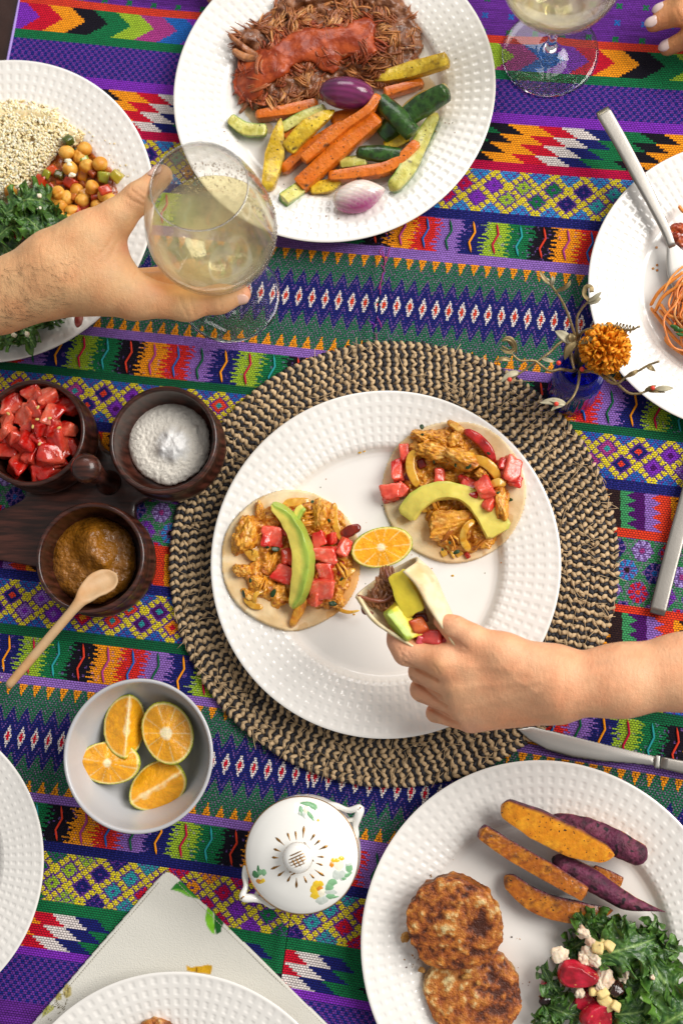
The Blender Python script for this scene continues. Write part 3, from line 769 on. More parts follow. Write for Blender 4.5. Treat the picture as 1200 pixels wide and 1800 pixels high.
# condensation on the held bowl
r = np.random.default_rng(4); a = Acc(); gp = smooth_prof(G_OUT, 200)
bx = np.cross([0, 1, 0], a1); bx /= np.linalg.norm(bx); by = np.cross(a1, bx)
SV, SF = ico(1)
for i in range(420):
    zz = r.uniform(.088, .128); k = gp[:, 1] > .07; rad = np.interp(zz, gp[k, 1][:120], gp[k, 0][:120]); th = r.normal(1.2, .8); s = abs(r.normal(0, .0003))+.00022
    n = bx*math.cos(th)+by*math.sin(th); c = f1+a1*zz*L1/.1743+n*(rad-.0001)
    a.add(c+SV*s*np.array([1, 1, 1]), SF, 0)
tag(a.out('droplet', [m_glass], g1), kind='stuff')
# etched maker's word on the foot
tx = bpy.data.curves.new('etched_word', 'FONT'); tx.body = 'luchtmann'; tx.size = .0046; tx.extrude = .00008; tx.align_x = 'CENTER'
tmp_o = bpy.data.objects.new('etched_tmp', tx); link(tmp_o); bpy.context.view_layer.update(); me_ = bpy.data.meshes.new_from_object(tmp_o.evaluated_get(bpy.context.evaluated_depsgraph_get())); bpy.data.objects.remove(tmp_o); to = link(bpy.data.objects.new('etched_word', me_)); to.parent = g1; to.data.materials.clear()
to.data.materials.append(mat('etching', 'dfe3e6', .9))
pw = P(378, 575, .0305); to.location = pw-WLOC[g1]; to.rotation_euler = (0, 0, math.radians(-27))

# ---------------------------------------------------------------- people: arms and hands
def skin(name, col, bump=.00042):
    m = mat(name, (1, 1, 1), .46, attr='Col', var=.07, vscale=130, sss=.06, sssr=(1, .35, .2), sscale=.003, spec=.45, rvar=.10)
    nt = m.node_tree; b = nt.nodes['Principled BSDF']; tc = node_of(m, 'ShaderNodeTexCoord')[0]
    vo = nt.nodes.new('ShaderNodeTexVoronoi'); vo.inputs['Scale'].default_value = 900; vo.feature = 'DISTANCE_TO_EDGE'
    no = nt.nodes.new('ShaderNodeTexNoise'); no.inputs['Scale'].default_value = 420; no.inputs['Detail'].default_value = 4
    nt.links.new(tc.outputs['Object'], vo.inputs['Vector']); nt.links.new(tc.outputs['Object'], no.inputs['Vector'])
    ad = nt.nodes.new('ShaderNodeMath'); ad.operation = 'ADD'; nt.links.new(vo.outputs['Distance'], ad.inputs[0]); nt.links.new(no.outputs['Fac'], ad.inputs[1])
    bp = nt.nodes.new('ShaderNodeBump'); bp.inputs['Distance'].default_value = bump; bp.inputs['Strength'].default_value = .8
    mpg = nt.nodes.new('ShaderNodeMapping'); mpg.inputs['Scale'].default_value = (1.2, .35, 1.0); mpg.inputs['Rotation'].default_value = (0, 0, .5); n3 = nt.nodes.new('ShaderNodeTexNoise'); n3.inputs['Scale'].default_value = 330; n3.inputs['Detail'].default_value = 5; n3.inputs['Distortion'].default_value = .8
    nt.links.new(tc.outputs['Object'], mpg.inputs['Vector']); nt.links.new(mpg.outputs[0], n3.inputs['Vector']); a2 = nt.nodes.new('ShaderNodeMath'); a2.operation = 'MULTIPLY_ADD'; a2.inputs[1].default_value = 1.3; nt.links.new(n3.outputs['Fac'], a2.inputs[0]); nt.links.new(ad.outputs[0], a2.inputs[2])
    nt.links.new(a2.outputs[0], bp.inputs['Height']); nt.links.new(bp.outputs['Normal'], b.inputs['Normal'])
    return m
def body(name, label, groups, material, base, h=.0012, creases=(), tints=(), bumps=()):
    """groups: list of (blend, [chain, ...]); chain = list of (px, py, z, radius px); one continuous skin"""
    caps = []; lo = np.full(3, 9.); hi = -lo
    for k, chains in groups:
        g = []
        for ch in chains:
            w = [(P(*c[:3]), c[3]*MPP(*c[:3])) for c in ch]
            for (a_, ra), (b_, rb) in zip(w, w[1:]): g.append((a_, b_, ra, rb))
            for q, rr in w: lo = np.minimum(lo, q-rr-.004-k*.5); hi = np.maximum(hi, q+rr+.004+k*.5)
        caps.append((k, g))
    G, o = grid3(lo, hi, h); D = np.full(G.shape[:3], 9.)
    for k, g in caps:
        for (a_, b_, ra, rb) in g:
            l = np.minimum(a_-ra, b_-rb)-k-.006; u = np.maximum(a_+ra, b_+rb)+k+.006
            i0 = np.maximum(((l-o)/h).astype(int), 0); i1 = np.minimum(((u-o)/h).astype(int)+2, D.shape)
            s = tuple(slice(i0[i], i1[i]) for i in range(3))
            D[s] = smin(D[s], cap_sdf(G[s], a_, b_, ra, rb), k)
    V, Q = surfnets(D, o, h)
    # vertex normals from the field
    gi = np.clip(((V-o)/h).astype(int), 1, np.array(D.shape)-2)
    def nrm(V):
        N = np.stack([D[tuple((gi+np.eye(3, dtype=int)[i]).T)]-D[tuple((gi-np.eye(3, dtype=int)[i]).T)] for i in range(3)], 1); return N/(np.linalg.norm(N, axis=1)[:, None]+1e-9)
    N = nrm(V)
    # relax
    for _ in range(2):
        S = np.zeros_like(V); c = np.zeros(len(V))
        for i in range(4):
            for j in (1, 3): np.add.at(S, Q[:, i], V[Q[:, (i+j) % 4]]); np.add.at(c, Q[:, i], 1)
        V = .5*V+.5*S/c[:, None]
    px = PIX(V); vis = N[:, 2] > .05
    for poly, wid, dep in creases:
        d = np.full(len(V), 1e9)
        for a_, b_ in zip(poly, poly[1:]):
            a_ = np.array(a_, float); e = np.array(b_, float)-a_; t = np.clip(((px-a_) @ e)/(e@e), 0, 1); d = np.minimum(d, np.linalg.norm(px-a_-t[:, None]*e, axis=1))
        V = V-N*(dep*np.exp(-(d/wid)**2)*vis)[:, None]
    for (bx_, by_, rd, amt) in bumps:
        d = np.linalg.norm(px-np.array([bx_, by_]), axis=1); V = V+N*(amt*np.exp(-(d/rd)**2)*vis)[:, None]
    V = V+N*(.0003*fbm(V*60, 2, 3))[:, None]
    col = np.tile(np.array(lin(base)), (len(V), 1)); col *= (1+.10*fbm(V*45, 3, 8))[:, None]; col = col*(1+np.array([.02, -.07, -.10])*np.clip(fbm(V*70, 3, 19)*2, -1, 1)[:, None])
    for (tx_, ty_, rd, tc_, am) in tints:
        d = np.linalg.norm(px-np.array([tx_, ty_]), axis=1); w = (am*np.exp(-(d/rd)**2))[:, None]; col = col*(1-w)+np.array(lin(tc_))*w
    ob = mesh(name, V, Q, material, cols=np.clip(col, 0, 1)); tag(ob, label, 'person')
    return ob, V, N, px
def nail(parent, A, B, r, n, back, L, ang, material):
    """plate on the end of a finger A->B"""
    A = np.asarray(A); B = np.asarray(B); ax = (B-A)/np.linalg.norm(B-A); n = np.asarray(n, float); n = n-ax*(n@ax); n /= np.linalg.norm(n); s_ = np.cross(ax, n)
    u = np.linspace(-1, 1, 11); X, Y = np.meshgrid(u, u, indexing='ij')
    sx = X*np.sqrt(1-Y**2/2); sy = Y*np.sqrt(1-X**2/2)
    th = sy*ang; al = sx*L+back
    out = []
    for off in (.0004, -.0008):
        rr = r+off-.0006*np.abs(sx)**4*(1 if off > 0 else 0)-np.where(al > 0, r*(1-np.sqrt(np.clip(1-(al/(r*1.35))**2, 0, 1))), 0)
        out.append(B+ax*al[..., None]+(n*np.cos(th)[..., None]+s_*np.sin(th)[..., None])*rr[..., None])
    V = np.concatenate([o.reshape(-1, 3) for o in out]); f = grid_faces(11, 11); m = 121
    rim = np.r_[np.arange(0, 11), np.arange(21, 121, 11), np.arange(119, 109, -1), np.arange(99, 0, -11)]
    rj = np.roll(rim, -1); side = np.stack([rim, rj, rj+m, rim+m], 1)
    return mesh('fingernail', V, [np.concatenate([f, f[:, ::-1]+m, side])], material, parent)

m_skinL = skin('tanned_skin', None); m_skinR = skin('fair_skin', None, .00034)
m_nail = mat('pale_nail', 'e6b9a4', .25, coat=.5); m_polish = mat('pale_pink_polish', 'e3c9c4', .18, coat=.8)
L_groups = [
    (.014, [[(-170, 566, .118, 58), (0, 523, .126, 54), (60, 500, .129, 55), (108, 478, .129, 63)],
            [(108, 482, .129, 60), (175, 492, .127, 52), (237, 522, .122, 37)],
            [(108, 490, .112, 56), (226, 516, .104, 34)], [(108, 488, .098, 48), (216, 514, .088, 32)],
            [(108, 462, .137, 54), (158, 420, .142, 40), (205, 383, .145, 29)]]),
    (.012, [[(176, 430, .134, 36), (195, 486, .128, 34)]]),
    (.007, [[(205, 383, .145, 29), (243, 348, .146, 23.5)], [(243, 348, .146, 23.5), (284, 309, .141, 19)],
            [(237, 522, .122, 36), (328, 534, .114, 26.5)], [(328, 534, .114, 26.5), (386, 526, .110, 22), (424, 517, .108, 17)]]),
    (.0035, [[(226, 512, .102, 33), (288, 503, .096, 24), (345, 505, .088, 20), (372, 500, .088, 18)],
             [(216, 505, .088, 31), (296, 490, .082, 21), (350, 478, .076, 18)], [(200, 505, .076, 28), (285, 488, .066, 17), (335, 470, .062, 15)]])]
L_cre = [([(222, 345), (232, 352), (243, 357), (252, 362)], 2.2, .0007), ([(231, 333), (240, 341), (251, 349), (258, 352)], 2.2, .0008), ([(240, 328), (250, 336), (262, 345)], 2., .0006),
         ([(316, 524), (322, 540), (330, 556)], 2.4, .0006), ([(334, 522), (338, 540), (344, 556)], 2.2, .0005), ([(382, 510), (386, 526), (389, 541)], 2., .0004),
         ([(240, 480), (236, 490), (238, 500)], 2.2, .0005), ([(72, 470), (76, 500), (78, 530)], 6, .0002),
         ([(196, 420), (186, 438), (172, 452)], 3, .0004), ([(206, 425), (198, 445), (188, 462)], 3, .0004)]
L_t = [(435, 515, 16, 'e08f77', .55), (360, 528, 26, 'd98f6e', .25), (290, 305, 18, 'cc8064', .4), (224, 435, 14, 'd98268', .5), (236, 545, 26, 'c68a66', .3), (280, 500, 26, 'd98a68', .4)]
pL, VL, NL, pxL = body('person', 'tanned arm with dark hairs reaching in to hold the wine glass', L_groups, m_skinL, 'dda878', creases=L_cre, tints=L_t)
A_, B_ = P(250, 345, .147), P(284, 309, .143); nail(pL, A_, B_, 19*MPP(284, 309, .143), (-.5, .5, .9), -.002, .0062, .85, m_nail)
A_, B_ = P(386, 526, .110), P(424, 517, .108); nail(pL, A_, B_, 17*MPP(424, 517, .108), (.15, -1, .45), -.001, .0055, .8, m_nail)
# arm hair
r = np.random.default_rng(6); a = Acc(); ok = np.where((NL[:, 2] > .25) & (pxL[:, 0] > -30) & (pxL[:, 0] < 135) & (pxL[:, 1] > 470-pxL[:, 0]*.2))[0]
for i in r.choice(ok, 300):
    n = NL[i]; w = pxL[i]; keep = 1-max(0, w[0]-40)/120
    if r.uniform() > keep: continue
    d = P(w[0]+22, w[1]+18+r.normal(0, 9), VL[i][2])-VL[i]; d -= n*(d@n); d /= np.linalg.norm(d); L = r.uniform(.004, .010)
    sd = np.cross(n, d)*r.normal(0, .0012)
    q = spline(np.array([VL[i]-n*.0002, VL[i]+d*L*.5+n*.0008+sd, VL[i]+d*L+n*.0004+sd*2]), 5); V, Fl = tube(q, np.linspace(.00007, .00003, 5), 3); a.add(V, Fl)
tag(a.out('arm_hair', [mat('dark_hair', '1c120c', .6)], pL), kind='stuff')

R_groups = [
    (.012, [[(1340, 1158, .110, 67), (1200, 1181, .110, 63.5), (1090, 1196, .108, 60), (990, 1206, .104, 58.5)],
            [(975, 1186, .106, 42), (780, 1161, .103, 27)], [(975, 1197, .103, 44), (803, 1206, .096, 28)],
            [(975, 1212, .099, 44), (812, 1240, .086, 27)], [(975, 1226, .094, 42), (828, 1266, .076, 23)],
            [(960, 1210, .085, 42), (840, 1222, .073, 34)]]),
    (.012, [[(962, 1182, .105, 44), (885, 1146, .110, 28), (825, 1119, .111, 21.5)]]),
    (.006, [[(825, 1119, .111, 21.5), (798, 1104, .110, 20)], [(798, 1104, .110, 19.5), (775, 1091, .108, 14.5)],
            [(780, 1161, .103, 27), (715, 1145, .094, 23)], [(715, 1145, .094, 23), (700, 1124, .093, 18.5), (696, 1113, .093, 14)]]),
    (.0014, [[(800, 1202, .096, 27), (738, 1181, .086, 20.5), (736, 1162, .074, 17)],
             [(808, 1236, .085, 26), (742, 1212, .073, 22), (756, 1190, .060, 17)],
             [(822, 1264, .076, 22), (765, 1253, .062, 17), (778, 1232, .052, 14)]])]
R_cre = [([(711, 1166), (730, 1174), (758, 1189), (768, 1196)], 2.4, .0019), ([(720, 1191), (742, 1207), (768, 1231), (784, 1242)], 2.4, .0019), ([(735, 1234), (760, 1247), (792, 1267), (804, 1272)], 2.4, .0017),
         ([(808, 1137), (790, 1124), (778, 1116)], 2.5, .0006), ([(792, 1090), (800, 1094), (806, 1090)], 2, .0004), ([(700, 1140), (706, 1150), (706, 1160)], 2.2, .0004),
         ([(985, 1160), (991, 1190), (988, 1230), (980, 1262)], 6, .0002), ([(775, 1168), (850, 1172), (930, 1182)], 7, -.0003), ([(806, 1210), (870, 1204), (950, 1198)], 6, -.0003), ([(818, 1246), (880, 1232), (950, 1214)], 6, -.0002), ([(704, 1150), (712, 1154), (718, 1162)], 1.6, .0005), ([(708, 1142), (716, 1147), (722, 1156)], 1.6, .0005), ([(786, 1082), (795, 1086), (802, 1083)], 1.8, .0005), ([(782, 1090), (792, 1094), (800, 1091)], 1.8, .0004), ([(760, 1168), (768, 1176), (772, 1184)], 2.2, .0004), ([(790, 1120), (806, 1130), (818, 1139)], 2.4, .0006), ([(868, 1150), (900, 1190), (940, 1216)], 4, -.0002), ([(880, 1226), (920, 1206), (960, 1190)], 3.5, -.0002)]
R_b = [(768, 1172, 16, .0007), (800, 1212, 15, .0007), (812, 1248, 14, .0006), (835, 1272, 14, .0005), (848, 1190, 22, -.0008), (852, 1222, 22, -.0008)]
R_t = [(690, 1120, 18, 'e09a80', .55), (770, 1090, 16, 'df967c', .5), (715, 1150, 20, 'dc9c80', .35), (768, 1172, 16, 'd3a06c', .45), (735, 1205, 22, 'd08e70', .4), (755, 1250, 24, 'd59678', .4), (830, 1282, 20, 'de9c80', .45), (800, 1212, 18, 'd2a276', .3), (800, 1130, 18, 'dd9478', .4)]
pR, VR, NR, pxR = body('person', 'fair bare arm whose hand lifts a folded taco off the middle plate', R_groups, m_skinR, 'e8aa80', h=.0011, creases=R_cre, tints=R_t, bumps=R_b)
A_, B_ = P(798, 1104, .110), P(775, 1091, .108); nail(pR, A_, B_, 14.5*MPP(775, 1091, .108), (.25, 1, .62), -.0005, .0052, .85, m_polish)
A_, B_ = P(700, 1124, .093), P(696, 1113, .093); nail(pR, A_, B_, 14*MPP(696, 1113, .093), (-1, .25, .15), -.002, .005, .8, m_polish)

T_groups = [(.01, [[(1420, -20, .05, 90), (1330, 10, .045, 60)], [(1330, -10, .045, 30), (1262, -22, .042, 18)], [(1330, 10, .042, 30), (1268, 8, .042, 19)], [(1330, 40, .038, 30), (1275, 48, .036, 19)]]),
            (.004, [[(1262, -22, .042, 18), (1200, 3, .040, 16), (1160, 19, .033, 12.5)], [(1268, 8, .042, 19), (1195, 26, .040, 17.5), (1147, 43, .031, 13)], [(1275, 48, .036, 19), (1215, 64, .033, 17.5), (1172, 84, .022, 13.5)]])]
T_cre = [([(1186, 14), (1190, 24), (1196, 38)], 2, .0004), ([(1214, 50), (1218, 64), (1224, 78)], 2, .0004)]
pT, VT, NT, pxT = body('person', 'three fingers with pale painted nails resting at the plain purple cloth end', T_groups, m_skinL, 'd0905f', creases=T_cre, tints=[(1150, 45, 20, 'd0805f', .4)])
for (A0, B0, rp) in (((1200, 3, .040), (1160, 19, .033), 12.5), ((1195, 26, .040), (1147, 43, .031), 13), ((1215, 64, .033), (1172, 84, .022), 13.5)):
    nail(pT, P(*A0), P(*B0), rp*MPP(*B0), (-.25, .15, 1), .0002, .0062, .95, m_polish)
pF, _, _, _ = body('person', 'single fingertip just showing at the edge beside the first plate', [(.006, [[(385, -90, .035, 40), (378, -40, .02, 14)], [(378, -40, .02, 13), (373, -3, .014, 9.5)]])], m_skinL, 'cf9470')
# ---------------------------------------------------------------- wooden condiment server
m_rose = mat('rosewood', '2f1710', .33, var=.45, vscale=35, bump=.00015, bscale=120, coat=.25, col2='45231a')
for n_ in node_of(m_rose, 'ShaderNodeTexNoise')[:1]:
    mp = m_rose.node_tree.nodes.new('ShaderNodeMapping'); mp.inputs['Scale'].default_value = (1, 9, 1.5); mp.inputs['Rotation'].default_value = (0, 0, .5)
    m_rose.node_tree.links.new(node_of(m_rose, 'ShaderNodeTexCoord')[0].outputs['Object'], mp.inputs['Vector']); m_rose.node_tree.links.new(mp.outputs[0], n_.inputs['Vector'])
POTZ = .052
pots = {k: P(*c, POTZ)*np.array([1, 1, 0]) for k, c in dict(tomato=(57, 760), salt=(287, 773), sauce=(159, 980)).items()}
ctr = sum(pots.values())/3
sv = thing('condiment_server', 'dark rosewood board with turned knob carrying the three round pots', 'server', (*ctr[:2], .002))
lo = np.array([min(p[0] for p in pots.values())-.09, min(p[1] for p in pots.values())-.07, .0]); hi = np.array([max(p[0] for p in pots.values())+.06, max(p[1] for p in pots.values())+.06, .018])
G, o_ = grid3(lo, hi, .0015); D = np.full(G.shape[:3], 9.)
def d2(G, c, r): return np.hypot(G[..., 0]-c[0], G[..., 1]-c[1])-r
for p in pots.values(): D = np.minimum(D, d2(G, p, .0395))
D = smin(D, d2(G, ctr, .022), .03)
hp = P(-90, 965, .01); tv = (hp-ctr); tv = tv/np.linalg.norm(tv)
D = smin(D, cap_sdf(G*np.array([1, 1, 0]), ctr*np.array([1, 1, 0]), hp*np.array([1, 1, 0]), .014, .014), .02)
q0 = P(40, 925, .01)
D = smin(D, cap_sdf(G*np.array([1, 1, 0]), pots['sauce'], P(-60, 945, .01)*np.array([1, 1, 0]), .012, .013), .012)
dz = np.abs(G[..., 2]-.0085)-.0050
D = np.minimum(np.maximum(D+.002, dz+.002), 0)+np.hypot(np.maximum(D+.002, 0), np.maximum(dz+.002, 0))-.002
V, Q = surfnets(D, o_, .0015); mesh('board', V, Q, m_rose, sv)
kb = P(147, 820, .079)*np.array([1, 1, 0])
V, Fq = lathe([(.000005, .013), (.0105, .013), (.0095, .017), (.0062, .022), (.0055, .032), (.0068, .044), (.0085, .054), (.0074, .060), (.0070, .0615), (.0098, .065), (.0112, .070), (.0108, .0752), (.0085, .0792), (.005, .0812), (.000005, .0817)], 40, kb)
mesh('knob', V, Fq, m_rose, sv)
POT = smooth_prof([(.000005, .0135), (.034, .0135), (.0385, .0155), (.0424, .0190), (.0432, .0235), (.0428, .0275), (.0412, .0300), (.0406, .0345), (.0414, .0420), (.0425, .0480), (.0424, .0510), (.0412, .0528), (.0398, .0530), (.0386, .0515), (.0384, .0480), (.0380, .0380), (.0372, .0270), (.0340, .0205), (.025, .0190), (.000005, .0188)], 90)
pot_o = {}
for k, lab in (('salt', 'dark rosewood pot of white salt nearest the placemat on the board'), ('tomato', 'dark rosewood pot heaped with diced tomato on the board'), ('sauce', 'dark rosewood pot of brown sauce with the wooden spoon in it')):
    V, Fq = lathe(POT, 72, pots[k]); o = mesh('condiment_pot', V, Fq, m_rose, loc=pots[k]+np.array([0, 0, .0135])); tag(o, lab, 'pot', 'round rosewood pots'); pot_o[k] = o
# salt
m_salt = mat('salt', 'f6f2ea', .7, attr='Col', bump=.0005, bscale=2400, bdetail=2, var=.10, vscale=1500)
def rpoly(cx, cy, r, n=40, irr=.03, seed=1):
    t = np.arange(n)*2*np.pi/n; rr = r*(1+irr*vnoise(np.stack([np.cos(t)*2, np.sin(t)*2, t*0+seed], -1), seed)); return np.stack([cx+rr*np.cos(t), cy+rr*np.sin(t)], 1)
zc = lambda z: (lambda X, Y: np.full(X.shape, z))
def bumps2(L):
    return lambda X, Y: sum(h*np.exp(-(((X-x)/r)**2+((Y-y)/r)**2)) for x, y, r, h in L)
V, Fq, n = mound(rpoly(297, 779, 73), zc(.0195), .007, 26, .10, 5, 1.3, 2, top=bumps2([(302, 780, 24, .009), (318, 788, 9, .004), (296, 762, 6, .003), (319, 760, 7, .003), (306, 803, 10, .003), (360, 798, 6, .003), (345, 752, 5, .002), (283, 790, 8, .003), (298, 776, 7, -.002), (326, 774, 6, .003)]))
q_ = PIX(V); d_ = np.hypot(q_[:, 0]-303, q_[:, 1]-783)+9*fbm(V*260, 3, 4); w_ = np.clip((34-d_)/14, 0, 1)[:, None]; V = V+np.array([0, 0, .0004])*fbm(V*900, 2, 7)[:, None]
o = mesh('salt_heap', V, Fq, m_salt, cols=np.array(lin('f8f2e6'))*(1-w_)+np.array(lin('fefdfb'))*w_); tag(o, 'heap of fine white salt inside the dark pot', 'salt', kind='stuff')
# sauce
m_sauce = mat('brown_sauce', 'a56a1c', .28, var=.3, vscale=140, bump=.0016, bscale=420, sss=.15, sssr=(1, .5, .1), sscale=.003, coat=.3, col2='74480e')
V, Fq, n = mound(rpoly(163, 984, 78), zc(.0205), .010, 26, .18, 14, 1.6, 5, top=bumps2([(158, 945, 22, .009), (172, 975, 24, .009), (150, 970, 16, .004), (185, 990, 14, .004), (165, 925, 14, .004), (195, 950, 18, -.002)]))
o = mesh('brown_sauce', V, Fq, m_sauce); tag(o, 'lumpy brown chilli sauce filling the dark pot', 'sauce', kind='stuff')
# spoon
m_spoon = mat('beech_wood', 'c9a67c', .55, var=.2, vscale=60, bump=.0002, bscale=300, col2='b48a5e')
sp = spline(np.array([P(14, 1207, .058), P(75, 1135, .0585), P(128, 1073, .0575), P(150, 1047, .0545), P(168, 1030, .0505), P(190, 1018, .0455), P(205, 1009, .0415)]), 46)
s_ = np.linspace(0, 1, 46); wd = np.interp(s_, [0, .02, .3, .62, .68, .76, .86, .93, .975, 1], [.0022, .0036, .0039, .0040, .0050, .0085, .0112, .0105, .0072, .001]); th_ = np.interp(s_, [0, .02, .6, .7, .85, .97, 1], [.0022, .0036, .0038, .0042, .0048, .0035, .001])
V, Fl = loft(sp, circ(20), np.stack([wd*.9, th_*.9], 1)); nv = 46*20
A_ = np.arange(20)*2*np.pi/20; dish = np.interp(s_, [0, .70, .80, .93, 1], [0, 0, 1, 1, 0])
V[:nv, 2] -= (dish[:, None]*.0072*np.maximum(np.sin(A_), 0)*(1-np.cos(A_)**2)[None, :]).ravel()
o = mesh('wooden_spoon', V, Fl, m_spoon); tag(o, 'pale wooden spoon standing in the pot of brown sauce', 'spoon')
# diced tomato
m_tom = mat('tomato_flesh', (1, 1, 1), .15, attr='Col', var=.15, vscale=300, sss=.5, sssr=(1, .3, .18), sscale=.007, coat=.6, bump=.0007, bscale=300)
m_seed = mat('tomato_seed', 'e0c070', .3, sss=.2)
r = np.random.default_rng(21)
TD = [(25, 713, .043, 17), (57, 688, .046, 15), (72, 708, .049, 15), (46, 730, .047, 15), (86, 700, .051, 15), (62, 720, .053, 13), (91, 728, .051, 16), (70, 746, .049, 16), (45, 775, .044, 20), (95, 752, .047, 17), (14, 740, .045, 11), (10, 758, .044, 12), (120, 718, .039, 14), (122, 756, .041, 15),
      (70, 772, .044, 16), (105, 775, .043, 15), (88, 800, .043, 19), (110, 795, .039, 13), (60, 798, .040, 15), (35, 818, .037, 18), (80, 825, .035, 17), (15, 792, .037, 15), (25, 770, .042, 14), (106, 700, .036, 12), (32, 700, .036, 13), (5, 720, .036, 13), (130, 785, .034, 13), (50, 750, .046, 12), (100, 815, .034, 14), (8, 775, .036, 14), (66, 834, .034, 14), (84, 694, .040, 11)]
for i, (x, y, z, s) in enumerate(TD):
    V, Fq = dice((s*1.05e-3, s*.84e-3*r.uniform(.8, 1.2), s*.82e-3), 7, 8, .42, .18, i, (r.uniform(-.6, .6), r.uniform(-.6, .6), r.uniform(0, 3)))
    pale = .75 if i in (0, 1, 3, 4, 6, 9, 10, 11, 13) else .2; dd_ = r.normal(0, 1, 3); dd_ /= np.linalg.norm(dd_); pr_s = V@dd_/(s*.5e-3); t_ = np.clip((pr_s+.75)*2.2*pale+.35*fbm(V*150+i, 3, i), 0, 1)[:, None]; s_ = np.abs(fbm(V*np.array([420, 90, 260])+i, 2, i+3)); u_ = np.clip((.09-s_)*7, 0, 1)[:, None]*pale
    col = np.array(lin('bc160e'))*(1-t_)+np.array(lin('e9654a'))*t_; col = col*(1-u_)+np.array(lin('f4b09a'))*u_
    o = mesh('tomato_cube', V+P(x, y, z-.003), Fq, m_tom, cols=np.clip(col, 0, 1)); tag(o, 'diced tomato piece heaped in the dark rosewood pot', 'tomato', 'diced tomato in the pot')
for x, y, z in ((67, 716, .0595), (66, 737, .057), (58, 750, .055), (88, 735, .059), (70, 780, .053), (15, 727, .051), (104, 752, .055)):
    V, Fq = blob((.0035, .0022, .0018), 2, .1, 1, int(x), (0, 0, x)); o = mesh('tomato_seed', V+P(x, y, z), Fq, m_seed); tag(o, 'tiny pale tomato seed on the diced tomato', 'seed', 'tomato seeds in the pot')

# ---------------------------------------------------------------- ceramic bowl with orange quarters
m_cer = mat('grey_glaze', 'b6b5b7', .28, var=.03, vscale=30, coat=.3)
bc = P(243, 1328, .052)*np.array([1, 1, 0])
BR_ = 134*MPP(243, 1328, .052)
BOW = smooth_prof(np.array([(.000005, .0035), (.030, .0035), (.0315, .0022), (.034, .0025), (.036, .006), (.0455, .0175), (.0535, .034), (.0580, .0505), (.0586, .0520), (.0580, .0530), (.0566, .0530), (.0556, .0515), (.0515, .0355), (.0435, .0200), (.035, .0095), (.022, .0072), (.000005, .0070)])*np.array([BR_/.0586, 1]), 90)
V, Fq = lathe(BOW, 96, bc); o = mesh('ceramic_bowl', V, Fq, m_cer, loc=bc+np.array([0, 0, .0022])); tag(o, 'round pale grey ceramic bowl holding four orange quarters', 'bowl')
m_orange = mat('green_orange', (1, 1, 1), .26, attr='Col', var=.08, vscale=260, sss=.35, sssr=(1, .5, .1), sscale=.004, coat=.25, bump=.0006, bscale=500)
def citrus(name, px, py, z, rad, ax_px, tilt1, tilt2, kind, label, group=None, seed=0, oblate=1.0):
    """wedge of a green skinned orange: core edge along ax_px, cut faces leaning tilt1/tilt2 degrees from level"""
    c = P(px, py, z); e = P(px+ax_px[0], py+ax_px[1], z)-c; e /= np.linalg.norm(e); up = np.array([0, 0, 1.]); sd = np.cross(up, e)
    n1 = up*math.cos(math.radians(tilt1))+sd*math.sin(math.radians(tilt1)); n2 = up*math.cos(math.radians(tilt2))-sd*math.sin(math.radians(tilt2))
    h = .0008; G, o_ = grid3(c-rad*1.1*max(1, oblate), c+rad*1.1*max(1, oblate), h); L = G-c
    le = L@e; perp = L-le[..., None]*e; ra = np.hypot(le/oblate, np.linalg.norm(perp, axis=-1)); D = ra-rad*(1+.015*fbm(L*120, 2, seed))
    f1, f2 = L@n1, (L@n2 if kind != 'radial' else L@n1-1); D = np.maximum(D, np.maximum(f1, f2)+.0004*fbm(L*260, 2, seed+2))
    V, Q = surfnets(D, o_, h); L = V-c; le = L@e; pe = L-le[:, None]*e; rho = np.linalg.norm(pe, axis=1); R_ = np.hypot(le/oblate, rho)/rad
    f1, f2 = L@n1, (L@n2 if kind != 'radial' else L@n1-1); cut = np.maximum(f1, f2) > -.0009; cut &= R_ < .985
    g = lambda s: np.array(lin(s)); nz = fbm(V*160, 3, seed)
    col = np.where((fbm(V*90, 2, seed+1) > .0)[:, None], g('7d8f18'), g('9aa01c'))*(1+.3*nz)[:, None]
    fl = g('f3aa20')*(1+.12*nz+.14*fbm(np.stack([np.arctan2(le, rho)*9, np.hypot(le, rho)*160, le*0], -1), 2, seed))[:, None]
    if kind in ('radial', 'wedge'):
        an = np.arctan2(le, pe@np.cross(n1, e)); seg = np.abs(((an/(2*np.pi)*10+.3) % 1)-.5); rr = np.hypot(le, rho)/rad
        mem = np.clip((seg-.445)/.03, 0, 1)*.95; fl = fl*(1-mem[:, None])+g('f4d08a')*mem[:, None]
        tone = H2(np.floor(an/(2*np.pi)*10+.8), an*0, seed); fl = fl*(.80+.35*tone)[:, None]
        w = np.clip((.22+.14*nz-rr)/.09, 0, 1)[:, None]; fl = fl*(1-w)+g('f3e2b8')*w
    else:
        w = .85*np.clip((.15*(1-.55*(le/rad)**2)+.16*nz-rho/rad)/.10, 0, 1)[:, None]; fl = fl*(1-w)+g('f2ddaa')*w
        st = np.clip(np.sin(le*900+6*nz+rho*300)-.55, 0, 1)*.25; fl = fl*(1-st[:, None])+g('f0b040')*st[:, None]
    pi = np.clip((R_-.875)/.04, 0, 1)[:, None]; fl = fl*(1-pi)+g('f2dc8e')*pi
    pj = np.clip((R_-.94)/.02, 0, 1)[:, None]; fl = fl*(1-pj)+g('a9ac2a')*pj
    col = np.where(cut[:, None], fl, col)
    o = mesh(name, V, Q, m_orange, cols=np.clip(col, 0, 1)); tag(o, label, 'orange', group); return o
gq = 'green skinned orange quarters in the bowl'
citrus('orange_quarter', 224, 1277, .034, .0222, (8, -100), 20, 66, 'long', 'orange quarter in the grey bowl with its white core stripe upright', gq, 1, 1.08)
